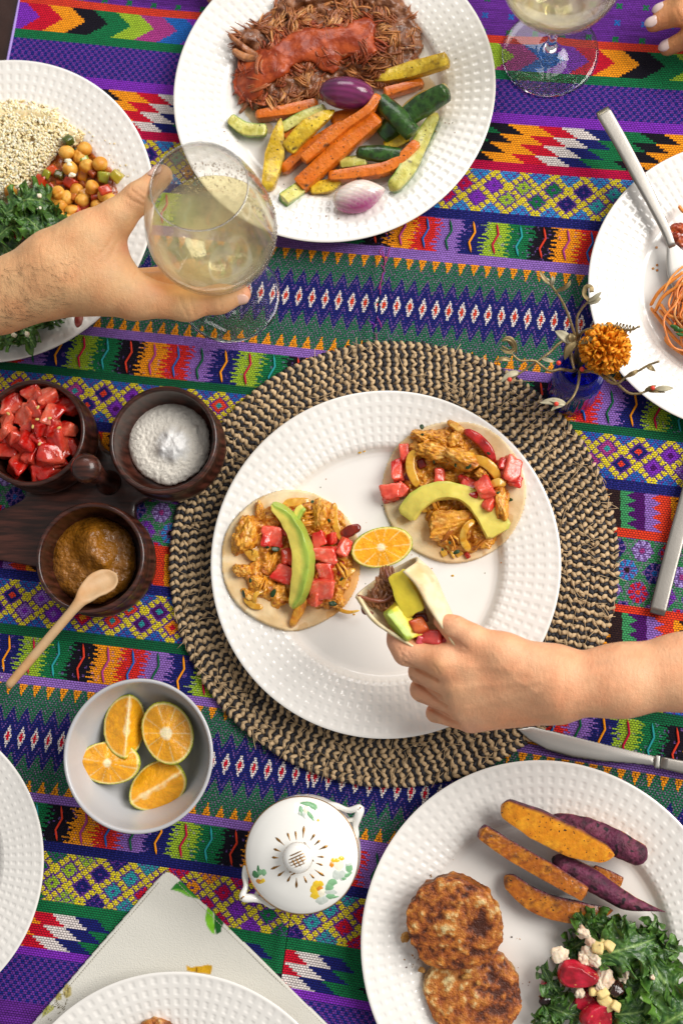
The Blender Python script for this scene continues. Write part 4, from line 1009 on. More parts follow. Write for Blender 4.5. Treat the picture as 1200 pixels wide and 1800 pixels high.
citrus('orange_quarter', 292, 1289, .033, .0200, (38, 92), 14, 14, 'wedge', 'orange quarter in the grey bowl with segments fanning round a white centre', gq, 2, 1.22)
citrus('orange_quarter', 190, 1341, .033, .0176, (100, 4), 24, 20, 'wedge', 'wide orange quarter in the grey bowl, nearest its left wall', gq, 3, 1.40)
citrus('orange_quarter', 275, 1384, .029, .0222, (86, -53), 30, 40, 'long', 'orange quarter lowest in the grey bowl with a ragged white core', gq, 4, 1.05)

# ---------------------------------------------------------------- porcelain sugar pot
m_china = mat('flowered_china', 'eeece6', .12, coat=.6, var=.015, vscale=20)
m_gold = mat('gilding', 'a9793a', .28, metal=1.0)
LR = 101*MPP(530, 1503, .058); sc_ = P(530, 1503, .058)*np.array([1, 1, 0])
LID = np.array([(.0001, .0700), (.010, .0697), (.020, .0684), (.030, .0655), (.038, .0615), (.0415, .0588), (.0425, .0578)])*np.array([LR/.0425, 1])
def lidz(r): return np.interp(r, LID[:, 0], LID[:, 1])
sg = thing('sugar_pot', 'lidded white porcelain sugar pot with yellow flowers and gold rays', 'sugar pot', sc_+np.array([0, 0, .002]))
k_ = LR/.0425
body_p = np.array([(.000005, .004), (.022, .004), (.024, .002), (.026, .0024), (.027, .006), (.036, .018), (.0425, .034), (.0425, .048), (.0405, .0555), (.0395, .0572), (.038, .0570), (.038, .050), (.03, .02), (.000005, .016)])*np.array([k_, 1])
V, Fq = lathe(smooth_prof(body_p, 70), 72, sc_); mesh('pot_body', V, Fq, m_china, sg)
lp = np.vstack([[(.000005, .0560), (.0385*k_, .0560), (.0420*k_, .0566), (.0428*k_, .0572)], LID[::-1]]); lp[-1, 0] = .000005
V, Fq = lathe(smooth_prof(lp, 60), 96, sc_); lid_o = mesh('lid', V, Fq, m_china, sg)
kn = P(523, 1508, .079)*np.array([1, 1, 0])
V, Fq = lathe(smooth_prof([(.006, .0685), (.0062, .0705), (.0090, .0730), (.0104, .0765), (.0098, .0800), (.0065, .0828), (.000005, .0838)], 30), 48, kn); V[:, :2] += 0; kno = mesh('lid_knob', V, Fq, m_china, lid_o)
a = Acc(); KR = .0104
def on_knob(x, y):   # x,y in knob radii
    rr = min(.995, math.hypot(x, y)); z = .0765+.0073*math.sqrt(max(0, 1-rr**2.2)); return np.array([kn[0]+x*KR, kn[1]+y*KR, z+.00005])
for kq in range(7):
    y0 = -.85+kq*.27
    q = spline(np.array([on_knob(x, y0*.8+.45*x-.25) for x in np.linspace(-.75+abs(kq-3)*.1, .85-abs(kq-3)*.12, 7)]), 14); V, Fl = tube(q, .00045, 4); a.add(V, Fl)
for kq in range(6):
    x0 = -.4+kq*.25
    q = spline(np.array([on_knob(x0-.25*t_, .45*x0-.25+t_*.45) for t_ in np.linspace(-.8, .55, 5)]), 10); V, Fl = tube(q, .00038, 4); a.add(V, Fl)
q = spline(np.array([on_knob(.98*math.cos(t_), .98*math.sin(t_)) for t_ in np.linspace(.6, 6.2, 30)]), 60); V, Fl = tube(q, .00035, 5); a.add(V, Fl)
q = spline(np.array([on_knob(x, y) for x, y in ((-.75, .62), (-.4, .85), (0, .80), (.25, .70), (.45, .78), (.5, .93), (.38, .98))]), 20); V, Fl = tube(q, .0003, 4); a.add(V, Fl)
a.out('gold_lattice', [m_gold], kno)
RAYS = [(620, 360, 612, 470), (545, 405, 555, 485), (475, 420, 500, 490), (370, 460, 450, 530), (355, 560, 420, 585), (340, 635, 400, 640), (330, 740, 415, 705), (390, 800, 455, 752), (475, 850, 508, 790), (555, 905, 555, 812), (645, 860, 618, 797), (710, 820, 672, 778), (800, 800, 712, 742), (785, 705, 725, 685), (795, 632, 735, 630), (830, 532, 750, 568), (760, 485, 710, 530), (715, 432, 675, 490)]
def on_lid(px, py, dz=.0):
    z = .066
    for _ in range(5): p = P(px, py, z); z = lidz(np.hypot(p[0]-sc_[0], p[1]-sc_[1]))+dz
    return P(px, py, z)
for x1, y1, x2, y2 in RAYS:
    q = np.array([on_lid(410+(x1+(x2-x1)*t_)/5, 1380+(y1+(y2-y1)*t_)/5, .00005) for t_ in np.linspace(0, 1, 7)])
    V, Fl = loft(q, circ(6), np.stack([np.array([.3, .9, 1, .8, .6, .4, .1])*.00095, np.full(7, .00025)], 1)); mesh('gold_ray', V, Fl, m_gold, lid_o)
th = np.arange(97)*2*np.pi/96; q = np.stack([sc_[0]+.0427*k_*np.cos(th), sc_[1]+.0427*k_*np.sin(th), np.full(97, .0577)], -1); V, Fl = tube(q, .00035, 5, caps=False); mesh('gold_rim', V, Fl, m_gold, lid_o)
fl_m = {k: mat('paint_'+k, c, .2, coat=.5, var=.12, vscale=300) for k, c in dict(yellow='e6c02c', amber='d88a1e', cream='ece6cf', leaf='7fb083', dark='3f7a4a', grey='c3cbc2').items()}
PET = [(913, 665, 26, 20, 0, 'yellow'), (880, 660, 20, 18, 0, 'yellow'), (950, 645, 22, 16, 0, 'yellow'), (865, 700, 18, 22, 0, 'amber'), (925, 700, 40, 42, 0, 'cream'), (905, 790, 30, 36, 20, 'grey'), (955, 795, 30, 38, -10, 'grey'), (1015, 725, 26, 42, 10, 'leaf'), (1000, 790, 40, 14, 30, 'leaf'), (1010, 700, 24, 20, 0, 'grey'), (965, 820, 20, 14, 0, 'leaf'),
       (735, 880, 34, 30, 0, 'yellow'), (705, 920, 28, 34, 0, 'yellow'), (720, 965, 34, 32, 0, 'yellow'), (765, 870, 26, 24, 0, 'yellow'), (755, 905, 28, 26, 0, 'amber'), (770, 945, 28, 36, 0, 'cream'), (870, 855, 38, 24, 0, 'leaf'), (845, 900, 30, 34, 20, 'leaf'), (855, 940, 42, 22, 0, 'grey'), (850, 975, 34, 20, 0, 'leaf'), (890, 985, 30, 8, 10, 'leaf'), (770, 1015, 44, 26, 0, 'grey'), (800, 1005, 26, 24, 0, 'grey'),
       (660, 165, 56, 16, -8, 'leaf'), (700, 185, 30, 20, -20, 'leaf'), (595, 225, 18, 34, 10, 'leaf'), (615, 255, 14, 34, 20, 'grey'), (675, 265, 50, 12, -55, 'leaf'), (640, 215, 22, 26, 0, 'cream'), (720, 205, 14, 16, 0, 'leaf'), (585, 245, 14, 16, 0, 'grey'), (745, 310, 8, 8, 0, 'yellow'),
       (190, 782, 20, 24, 0, 'dark'), (218, 735, 10, 26, 0, 'dark'), (232, 770, 22, 24, 0, 'leaf'), (268, 768, 20, 22, 0, 'leaf'), (215, 800, 18, 16, 0, 'dark'), (236, 815, 24, 22, 0, 'cream'), (228, 842, 22, 18, 0, 'amber'), (258, 840, 18, 18, 0, 'yellow'), (240, 855, 16, 10, 0, 'yellow')]
for x, y, rx, ry, an, cn in PET:
    rx *= 1.35; ry *= 1.35
    u = np.linspace(0, 2*np.pi, 15)[:-1]; px0, py0 = 410+x/5, 1380+y/5; ca, sa = math.cos(math.radians(-an)), math.sin(math.radians(-an)); pts = [on_lid(px0, py0, .00045)]
    for f_ in (.6, 1.0):
        for t_ in u:
            dx, dy = rx*f_*math.cos(t_)*(1+.12*math.sin(5*t_)), ry*f_*math.sin(t_)*(1+.12*math.cos(4*t_)); pts.append(on_lid(px0+(dx*ca-dy*sa)/5, py0+(dx*sa+dy*ca)/5, .0004 if f_ < 1 else .00005))
    n = 14; f3 = np.array([[0, 1+i, 1+(i+1) % n] for i in range(n)])[:, ::-1]; f4 = np.array([[1+i, 1+n+i, 1+n+(i+1) % n, 1+(i+1) % n] for i in range(n)])[:, ::-1]
    mesh('painted_petal', np.array(pts), [f3, f4], fl_m[cn], lid_o)
for pts in ([(574, 1416, .047), (592, 1417, .050), (612, 1424, .052), (632, 1421, .053), (629, 1436, .052), (625, 1452, .050), (626, 1468, .047), (615, 1478, .043)], [(434, 1524, .046), (431, 1540, .049), (432, 1558, .051), (427, 1577, .052), (446, 1579, .051), (462, 1584, .049), (477, 1592, .046), (488, 1588, .042)]):
    q = spline(np.array([P(*p) for p in pts]), 40); t_ = np.linspace(0, 1, 40)
    V, Fl = tube(q, .0021+.0006*np.cos(t_*12)*(t_ < 1)+.0004, 8); hd = mesh('handle', V, Fl, m_china, sg)
    mid = (P(*pts[3])+P(*pts[1]))/2; q = spline(np.array([P(*pts[4]), P(*pts[2])*.4+P(*pts[5])*.6-np.array([0, 0, .001]), P(*pts[1])*.5+P(*pts[6])*.5-np.array([0, 0, .002])]), 10); V, Fl = tube(q, .0017, 6); mesh('brace', V, Fl, m_china, hd)
    V, Fq = blob((.0035, .0016, .0016), 2, 0, 1, 1, (0, 0, .8)); mesh('gold_tip', V+P(*pts[3])+np.array([0, 0, .0021]), Fq, m_gold, hd)

# ---------------------------------------------------------------- printed napkin
m_nap = mat('linen', (1, 1, 1), .9, attr='Col', bump=.0004, bscale=900, spec=.2)
poly = [(284, 1536), (292, 1531.5), (303, 1534), (312, 1541), (445, 1670), (578, 1801), (720, 1940), (290, 2200), (-90, 1965), (54, 1801), (170, 1666), (272, 1549)]
V, Fq, n = mound(poly, zc(.0024), .0024, 5, 0, 10, 2.0, smooth=False, top=lambda X, Y: .0006*vnoise(np.stack([X/60, Y/45, X*0], -1), 5))
q = PIX(V); col = np.tile(np.array(lin('d5d2c8')), (len(V), 1))
def paint(poly, c, soft=1.2):
    w = np.clip(-poly_sd(q[:, 0], q[:, 1], poly)/soft, 0, 1)[:, None]; return col*(1-w)+np.array(lin(c))*(1+.25*fbm(np.stack([q[:, 0]/7, q[:, 1]/7, q[:, 0]*0], -1), 3, 4))[:, None]*w
K = 250/1.0
cv = lambda L: [(250+x/5.714, 1510+y/5.714) for x, y in L]
col = paint(cv([(280, 310), (330, 250), (380, 215), (430, 235), (500, 300), (560, 360), (600, 405), (540, 400), (450, 375), (380, 335), (330, 320)]), '2f7a2c')
col = paint(cv([(280, 312), (340, 295), (420, 310), (500, 360), (560, 400), (450, 375), (380, 335), (330, 320)]), '6fae3a')
col = paint(cv([(660, 470), (720, 530), (725, 640), (735, 760), (700, 750), (650, 680), (630, 610), (640, 520)]), '7cc02e')
col = paint(cv([(720, 525), (780, 580), (825, 640), (800, 690), (800, 730), (745, 765), (725, 700), (724, 600)]), '1f5a26')
col = paint(cv([(860, 690), (890, 690), (895, 715), (870, 718)]), '9cc43c')
col = paint(cv([(440, 1060), (490, 1085), (545, 1075), (600, 1070), (660, 1055), (708, 1070), (700, 1130), (690, 1160), (560, 1150), (445, 1125)]), 'c99a1e')
col = paint(cv([(535, 1090), (555, 1085), (560, 1140), (535, 1140)]), '7a4d12')
b4 = lambda L: [(x/3.636, 1480+y/3.636) for x, y in L]
col = paint(b4([(430, 900), (460, 930), (460, 980), (425, 1005), (402, 975), (405, 930)]), 'b3a468'); col = paint(b4([(370, 955), (400, 970), (395, 1010), (360, 1020), (350, 985)]), 'a59a58'); col = paint(b4([(300, 1040), (345, 1045), (350, 1070), (300, 1105), (265, 1130), (275, 1080)]), 'a8a85c')
for L in ([(430, 1005), (415, 1055)], [(345, 1010), (420, 1070)], [(350, 1030), (415, 1080)], [(330, 1045), (390, 1065)], [(440, 920), (430, 995)], [(420, 930), (415, 985)], [(300, 1060), (290, 1100)], [(370, 1100), (390, 1085)], [(310, 1130), (335, 1145)]):
    p_ = np.array(b4(L)); d_ = p_[1]-p_[0]; e_ = np.array([-d_[1], d_[0]])/np.linalg.norm(d_)*.9; col = paint([p_[0]-e_, p_[0]+e_, p_[1]+e_, p_[1]-e_], '5d5230', .5)
o = mesh('napkin', V, Fq, m_nap, cols=np.clip(col, 0, 1)); tag(o, 'folded off white linen napkin printed with green leaves under the lowest plate', 'napkin'); nap = o
a = Acc()
for p0, p1 in (((280, 1551), (60, 1806)), ((311, 1551), (574, 1806))):
    p0, p1 = np.array(p0), np.array(p1); n = int(np.linalg.norm(p1-p0)/5)
    for i in range(n):
        u0, u1 = p0+(p1-p0)*(i+.15)/n, p0+(p1-p0)*(i+.8)/n; V, Fl = tube(np.array([P(*u0, .0049), P(*((u0+u1)/2), .0052), P(*u1, .0049)]), .00028, 4); a.add(V, Fl)
WLOC[nap] = WLOC[nap]; s_o = a.out('stitching', [mat('stitch_thread', 'b9b4a6', .9)], nap); tag(s_o, kind='stuff')

# ---------------------------------------------------------------- cutlery
m_steel = mat('brushed_steel', '9a958e', .38, metal=1.0, var=.08, vscale=40, bump=.00003, bscale=600)
m_blade = mat('polished_steel', 'bdb9b3', .42, metal=1.0, var=.05, vscale=30)
fk = thing('table_fork', 'steel fork resting with its head in the red spaghetti', 'fork', P(1120, 300, .02))
q = spline(np.array([P(1057, 193, .0385), P(1090, 250, .0345), P(1130, 325, .0290), P(1160, 385, .0235), P(1172, 412, .0205), P(1180, 435, .0180)]), 30)
V, Fl = loft(q, rrect(1, 1, .45), np.stack([np.interp(np.linspace(0, 1, 30), [0, .03, .5, .85, 1], [.0052, .0060, .0052, .0036, .0030]), np.full(30, .0013)+.0006*np.linspace(0, 1, 30)], 1)); mesh('fork_handle', V, Fl, m_steel, fk)
q = spline(np.array([P(1178, 430, .0185), P(1188, 455, .0165), P(1200, 485, .0150), P(1216, 520, .0150)]), 16)
V, Fl = loft(q, rrect(1, 1, .5), np.stack([np.interp(np.linspace(0, 1, 16), [0, .25, .5, 1], [.0032, .0080, .0110, .0118]), np.full(16, .0013)], 1)); hdm = mesh('fork_head', V, Fl, m_blade, fk)
for t_ in (-.0095, -.0032, .0032, .0095):
    b0 = P(1216, 520, .0150); d_ = P(1216, 520, .015)-P(1200, 485, .015); d_ /= np.linalg.norm(d_); e_ = np.cross(d_, [0, 0, 1]); q = spline(np.array([b0+e_*t_-d_*.001, b0+e_*t_+d_*.02+np.array([0, 0, .001]), b0+e_*t_+d_*.045+np.array([0, 0, .006])]), 10)
    V, Fl = loft(q, rrect(1, 1, .4), np.stack([np.linspace(.0018, .0008, 10), np.full(10, .0010)], 1)); mesh('tine', V, Fl, m_blade, hdm)
kf = thing('table_knife', 'steel table knife lying between the bare arm and the patty plate', 'knife', P(1060, 1310, .004))
V, Fq, n = mound([(906, 1281), (935, 1276), (985, 1288), (1065, 1308), (1153, 1329), (1151, 1347), (1110, 1343), (1055, 1339), (1005, 1332), (960, 1319), (930, 1302)], zc(.0088), .0016, 14, 0, 10, 1.5, smooth=False); mesh('blade', V, Fq, m_blade, kf)
q = np.array([P(1150, 1338.5, .0096), P(1158, 1339.5, .0096)]); V, Fl = loft(spline(q, 4), rrect(1, 1, .4), (.0048, .0024)); mesh('bolster', V, Fl, m_blade, kf)
q = spline(np.array([P(1159.5, 1340, .0092), P(1230, 1355, .0085), P(1330, 1378, .0075)]), 14); V, Fl = loft(q, rrect(1, 1, .4), np.stack([np.linspace(.0044, .006, 14), np.full(14, .0024)], 1)); mesh('knife_handle', V, Fl, m_steel, kf)
uh = thing('cutlery_handle', 'steel cutlery handle lying on the cloth between placemat and frame edge', 'cutlery', P(1170, 1000, .003))
q = spline(np.array([P(1153.5, 1080, .0062), P(1176, 990, .0066), P(1203, 890, .0075), P(1240, 760, .0085)]), 30)
V, Fl = loft(q, rrect(1, 1, .35, 4), np.stack([np.interp(np.linspace(0, 1, 30), [0, .03, 1], [.0054, .0060, .0058]), np.full(30, .0022)], 1)); mesh('handle_grip', V, Fl, m_steel, uh)
q = spline(np.array([P(1240, 760, .0085), P(1262, 680, .008), P(1290, 590, .006)]), 14); V, Fl = loft(q, rrect(1, 1, .4), np.stack([np.interp(np.linspace(0, 1, 14), [0, .3, .7, 1], [.0058, .008, .009, .003]), np.full(14, .0014)], 1)); mesh('utensil_blade', V, Fl, m_blade, uh)

# ---------------------------------------------------------------- blue vase with dry metal twigs and a marigold
m_blue = mat('cobalt_glass', (.03, .05, .62), .06, trans=.85, ior=1.25, coat=.4)
vb = P(1003, 690, .002); VH = .072
vz = thing('bud_vase', 'small cobalt blue glass vase with dry twigs and an orange marigold', 'vase', vb)
vp = smooth_prof([(.000005, .003), (.014, .003), (.0175, .0005), (.0190, .002), (.0192, .010), (.0190, .036), (.0192, .048), (.0180, .0555), (.0150, .0600), (.0142, .0640), (.0148, .0690), (.0152, .0710), (.0146, .0722), (.0134, .0718), (.0128, .069), (.0126, .0635), (.0140, .0585), (.0160, .053), (.0168, .046), (.0168, .012), (.015, .007), (.000005, .0065)], 100)
V, Fq = lathe(vp, 96, (0, 0, 0)); rr = np.hypot(V[:, 0], V[:, 1]); an = np.arctan2(V[:, 1], V[:, 0]); kx = (V[:, 2] > .008) & (V[:, 2] < .05) & (rr > .0178)
V[:, :2] *= (1+kx*.020*np.cos(an*24))[:, None]; mesh('glass_vase', V+vb*np.array([1, 1, 1]), Fq, m_blue, vz)
m_twig = mat('aged_brass', '8d7a55', .42, metal=.55, var=.3, vscale=200, bump=.0003, bscale=700)
m_leafm = mat('brass_leaf', '86734e', .45, metal=.5, var=.3, vscale=150, bump=.0002, bscale=400); m_leafp = mat('pale_leaf', 'aaa186', .6, metal=.1, var=.25, vscale=200)
m_bead = mat('red_bead', 'd8402f', .3)
TW = [[(1008, 640, .065), (1012, 603, .092), (1000, 560, .108), (990, 535, .115), (976, 512, .122), (966, 500, .126)],
      [(1013, 640, .065), (1014, 600, .090), (1013, 562, .106), (1020, 545, .110), (1032, 531, .114)],
      [(1016, 640, .066), (1018, 590, .094), (1048, 575, .104), (1075, 572, .104), (1090, 578, .105), (1108, 580, .106), (1124, 573, .108)],
      [(1005, 640, .066), (992, 600, .090), (965, 620, .094), (952, 630, .094), (935, 641, .094), (910, 658, .092), (897, 666, .091)],
      [(1012, 650, .066), (1005, 652, .082), (985, 649, .088), (966, 652, .092), (950, 642, .096), (938, 634, .098), (915, 634, .10), (904, 627, .102), (893, 615, .104), (881, 608, .106)],
      [(1016, 655, .068), (1018, 655, .082), (1014, 680, .086), (1006, 698, .088), (994, 711, .088)],
      [(1018, 652, .07), (1025, 651, .082), (1050, 656, .088), (1072, 672, .092), (1086, 673, .095), (1100, 662, .098), (1118, 654, .100), (1138, 642, .102), (1158, 635, .104)],
      [(1020, 654, .07), (1028, 653, .083), (1050, 653, .088), (1072, 664, .091), (1090, 680, .093), (1105, 691, .094), (1122, 692, .095), (1140, 686, .096), (1160, 684, .097)],
      [(1010, 640, .066), (1004, 622, .088), (1008, 648, .094), (1003, 628, .096)]]
TWO = []
for i, pts in enumerate(TW):
    q = spline(np.array([P(*p) for p in pts]), 60); rr = np.linspace(.00125, .00075, 60)*(1+.14*np.sin(np.arange(60)*2.4)); V, Fl = tube(q, rr, 7); TWO.append(mesh('twig', V, Fl, m_twig, vz))
def leaf(par, p0, p1, wpx, z0, z1, curl=0., m_=None, nm='metal_leaf', zb=.002):
    a_, b_ = P(*p0, z0), P(*p1, z1); n = 14; t_ = np.linspace(0, 1, n); q = a_+(b_-a_)*t_[:, None]; q[:, 2] += zb*np.sin(t_*np.pi); d_ = (b_-a_)/np.linalg.norm(b_-a_); w = wpx*MPP(*p0, z0)/2
    q = q+np.cross(d_, [0, 0, 1])*(curl*np.sin(t_*np.pi)*np.linalg.norm(b_-a_))[:, None]
    sect = np.array([(-1, .35), (-.5, .05), (0, -.1), (.5, .05), (1, .35), (.5, -.08), (0, -.25), (-.5, -.08)]); ww = w*np.maximum(.06, np.sin(np.pi*t_**.75)**.7)
    V, Fl = loft(q, sect, np.stack([ww, np.maximum(ww*.6, .0012)], 1), twist=curl); return mesh(nm, V, Fl, m_ or m_leafm, par)
leaf(TWO[0], (976, 512), (1003, 492), 9, .122, .126, .2); leaf(TWO[0], (968, 503), (970, 485), 7, .125, .128, .1, m_leafp); leaf(TWO[0], (966, 500), (948, 474), 8, .126, .130, -.15); leaf(TWO[0], (972, 506), (945, 488), 7, .124, .128, .1, m_leafp)
leaf(TWO[1], (1032, 531), (1055, 524), 15, .114, .117, .1, m_leafp); leaf(TWO[1], (1034, 530), (1056, 513), 9, .115, .119, .1, m_leafp); leaf(TWO[0], (1002, 602), (975, 582), 18, .100, .105, .0, m_leafp); leaf(TWO[0], (1004, 602), (1002, 586), 13, .102, .104, .0)
q = spline(np.array([P(*p) for p in [(1034, 528, .115), (1026, 518, .118), (1029, 505, .120), (1038, 504, .121), (1039, 514, .120)]]), 20); V, Fl = loft(q, rrect(1, 1, .3), (.0016, .0003), up=(.3, .2, .9)); mesh('curled_strip', V, Fl, m_leafm, TWO[1])
leaf(TWO[0], (1012, 600), (992, 632), 17, .098, .094, .1); leaf(TWO[2], (1020, 604), (1052, 590), 10, .104, .108, .0); leaf(TWO[2], (1022, 602), (1046, 597), 9, .103, .107, .1)
leaf(TWO[6], (1060, 640), (1028, 640), 22, .100, .098, .0); leaf(TWO[6], (1046, 640), (1044, 626), 14, .100, .102, .0); leaf(TWO[6], (1058, 648), (1078, 638), 8, .098, .100, 0)
leaf(TWO[4], (903, 612), (880, 600), 12, .104, .110, .35); leaf(TWO[4], (905, 610), (878, 612), 9, .104, .106, -.4); leaf(TWO[4], (897, 634), (870, 636), 9, .102, .104, .1); leaf(TWO[4], (906, 622), (882, 596), 8, .104, .112, .3)
leaf(TWO[3], (952, 630), (974, 636), 8, .095, .097, .1, m_leafp); leaf(TWO[3], (912, 655), (880, 672), 12, .092, .093, .1, m_leafp)
leaf(TWO[5], (994, 711), (948, 708), 14, .088, .090, .05, m_leafp); leaf(TWO[5], (990, 712), (968, 722), 9, .088, .089, .1, m_leafp); leaf(TWO[5], (986, 708), (962, 703), 9, .089, .090, 0, m_leafp)
leaf(TWO[6], (1136, 642), (1150, 652), 10, .102, .100, .1); leaf(TWO[6], (1100, 662), (1120, 650), 9, .099, .101, .1); leaf(TWO[7], (1132, 688), (1152, 678), 8, .096, .099, 0); leaf(TWO[7], (1150, 684), (1182, 682), 11, .097, .098, .05, m_leafp); leaf(TWO[7], (1138, 688), (1168, 690), 7, .096, .097, 0)
for i, (x, y, z) in ((3, (895, 667, .094)), (5, (977, 710, .092)), (7, (1146, 682, .099)), (4, (981, 638, .098)), (6, (1022, 649, .094))):
    V, Fq = blob((.0034, .0034, .0034), 3, .02, 1, i); mesh('red_bead', V+P(x, y, z), Fq, m_bead, TWO[i])
th = np.linspace(0, 2*np.pi*6, 90); b0, b1 = P(1078, 572, .106), P(1112, 580, .107); ax_ = b1-b0; e1 = np.array([0, 0, 1.]); e2 = np.cross(ax_/np.linalg.norm(ax_), e1)
q = b0+ax_*np.linspace(0, 1, 90)[:, None]+(e1*np.cos(th)[:, None]+e2*np.sin(th)[:, None])*.0026; V, Fl = tube(q, .00045, 5); mesh('coiled_wire', V, Fl, m_twig, TWO[2])
mg = thing('marigold', 'orange dried marigold head leaning out of the blue vase', 'flower', P(1030, 640, .06))
mc_ = P(1063, 613, .098); m_pet = mat('marigold_petal', 'f08c0e', .6, var=.25, vscale=250, sss=.15, sssr=(1, .5, .1), sscale=.003, col2='f6a420')
q = spline(np.array([P(1008, 660, .030), P(1020, 640, .07), P(1042, 625, .088), mc_]), 16); V, Fl = tube(q, .0016, 6); mesh('stem', V, Fl, mat('dry_stem', '5d5a2a', .7), mg)
V, Fq = blob((.018, .018, .014), 3, .1, 2, 1); mesh('flower_core', V+mc_, Fq, m_pet, mg)
r = np.random.default_rng(9); PR_ = 42*MPP(1063, 613, .1); tmpl = []
for i in range(8):
    n = 7; t_ = np.linspace(0, 1, n); q = np.stack([t_*.011, .0012*np.sin(t_*5+i), .0012*np.cos(t_*4+i)], 1); w = np.interp(t_, [0, .5, .85, 1], [.0007, .0013, .0022, .0016])
    V, Fl = loft(q, np.array([(-1, .25), (0, -.25), (1, .25), (0, -.05)]), np.stack([w*(1+.2*np.sin(t_*9+i)), w], 1)); tmpl.append((V, Fl))
pets = []
for i in range(300):
    zz = 1-(i+.5)/300*1.75; an = i*2.39996; s = math.sqrt(max(0, 1-zz*zz)); d = np.array([s*math.cos(an), s*math.sin(an), zz])+r.normal(0, .08, 3); d /= np.linalg.norm(d)
    e_ = np.cross(d, r.normal(0, 1, 3)); e_ /= np.linalg.norm(e_); f_ = np.cross(d, e_); Rm = np.stack([d, e_, f_], 1)
    if i < 8:
        V, Fl = tmpl[i]; o = mesh('petal', V, Fl, m_pet, loc=(0, 0, 0)); o.parent = mg; pets.append(o)
    else: o = copy_obj(pets[i % 8]); o.parent = mg
    L = (PR_-.0098)*(1+r.normal(0, .05)); M4 = Matrix(Rm.tolist()).to_4x4()
    o.matrix_local = Matrix.Translation(Vector(mc_+d*L*np.array([1, 1, .8])-WLOC[mg])) @ M4
# ================================================================ food
R0 = np.random.default_rng(77)
g_ = lambda s: np.array(lin(s))
def colmix(V, stops, freq, seed, octv=3, anis=(1, 1, 1)):
    """noise mapped through a list of colours (own colour of the food, not light)"""
    n = fbm(V*freq*np.array(anis)+seed*3.7, octv, seed); t = np.clip(n*1.1+.5, 0, .9999)*(len(stops)-1); i = t.astype(int); f = (t-i)[:, None]
    S = np.array([g_(s) for s in stops]); return S[i]*(1-f)+S[np.minimum(i+1, len(stops)-1)]*f
def specks(V, col, c, freq, thr, seed):
    m = vnoise(V*freq+seed, seed) > thr; col = col.copy(); col[m] = g_(c); return col
def foodmat(name, rough=.4, sss=.12, coat=.15, bump=.0005, bscale=400, var=.1, sssr=(1, .5, .25), sscale=.003): return mat(name, (1, 1, 1), rough, attr='Col', var=var, vscale=200, sss=sss, sssr=sssr, sscale=sscale, coat=coat, bump=bump, bscale=bscale)
m_veg = foodmat('roast_vegetable', .30, coat=.40, bump=.0008, bscale=330); m_meat = foodmat('cooked_meat', .38, coat=.25, bump=.0006, bscale=600); m_leaf = foodmat('kale_leaf', .36, .05, .15, .0006, 500, .15)
m_crust = foodmat('fried_crust', .42, .05, .15, .0011, 800, .25); m_tort = foodmat('tortilla', .75, .15, 0, .0003, 300, .05); m_wet = foodmat('wet_tomato', .18, .45, .42, .0006, 300, .15, (1, .3, .18), .006); m_avo = foodmat('avocado', .38, .2, .15, .0003, 250, .05)
m_grain = foodmat('grain', .5, .25, .1, 0, 1, .05); m_cheese = foodmat('cheese', .6, .3, 0, .0004, 600, .05); m_berry = foodmat('strawberry', .25, .2, .35, .0003, 700, .1, (1, .2, .2)); m_pasta = foodmat('pasta', .42, .2, .1, .0002, 300, .1)
m_onion = foodmat('onion', .2, .25, .45, .0002, 200, .08)
def top(o, lab, cat, group=None, kind=None): return tag(o, lab, cat, group, kind)
def put(name, V, Fq, m, px, py, z, par=None, col=None):
    return mesh(name, V+P(px, py, z), Fq, m, par, cols=col)
def rz(deg): return math.radians(-deg)
flecks(m_veg, '2a1a0c', 520, .69); flecks(m_veg, '3a220e', 120, .67, .12)
# ---------------------------------------------------------------- shaped pieces
def stick(name, pts, wpx, sect, smat, mats, zs=None, hw=None, tap=(.08, .08), par=None, stops=None, twist=0., n=48, seed=0, plate=None, bend=None, thick=None, noise=.06, fr=110, spk=None, edge=.45):
    """long cut vegetable: pts in pixels with heights, cross-section with one material per edge"""
    q = spline(np.array([onplate(plate, p[0], p[1], p[2]) if plate else P(*p) for p in pts]), n)
    w = np.interp(np.linspace(0, 1, n), np.linspace(0, 1, len(wpx)), wpx)/2*.90*MPP(pts[0][0], pts[0][1], .02); th = thick if thick else w.mean()*.8
    tp = taper(n, tap[0], tap[1], .6, .04)
    ths = th*np.minimum(1, w/w.max()+.25)
    V, Fl = loft(q, sect, np.stack([w*tp, ths*tp], 1), twist=twist); m = len(sect)
    V = V+(noise*.7*w.mean())*np.stack([fbm(V*fr+seed, 2, seed), fbm(V*fr+seed+9, 2, seed+1), fbm(V*fr+seed+5, 2, seed+2)], 1)
    em = np.tile(np.asarray(smat), n-1); mi = np.concatenate([em, np.full(2*m, 0)])
    # colour per vertex from the section's own edge kinds
    vk = np.r_[np.tile(np.asarray(smat), n), 0, 0]; col = np.zeros((len(V), 3))
    for k, st in enumerate(stops): 
        c = colmix(V, st, 140, seed+k*3); col[vk == k] = c[vk == k]
    if spk: pass
    sx_ = np.r_[np.tile(np.abs(sect[:, 0]), n), 1, 1]; ed_ = np.clip((sx_-.78)/.2, 0, 1)*np.clip(.35+1.4*fbm(V*160, 2, seed+5), 0, 1)*edge*(vk == 0); col = col*(1-ed_[:, None])+g_('5a2c0c')*ed_[:, None]
    return mesh(name, V, Fl, mats, par, cols=np.clip(col, 0, 1), sharp=.62, mi=mi if isinstance(mats, list) else None)
S_BAR = rrect(1, 1, .16, 2); B0 = np.zeros(len(S_BAR), int)
def arc(n, a0, a1, ry=1.): a = np.radians(np.linspace(a0, a1, n)); return np.stack([np.cos(a), ry*np.sin(a)], 1)
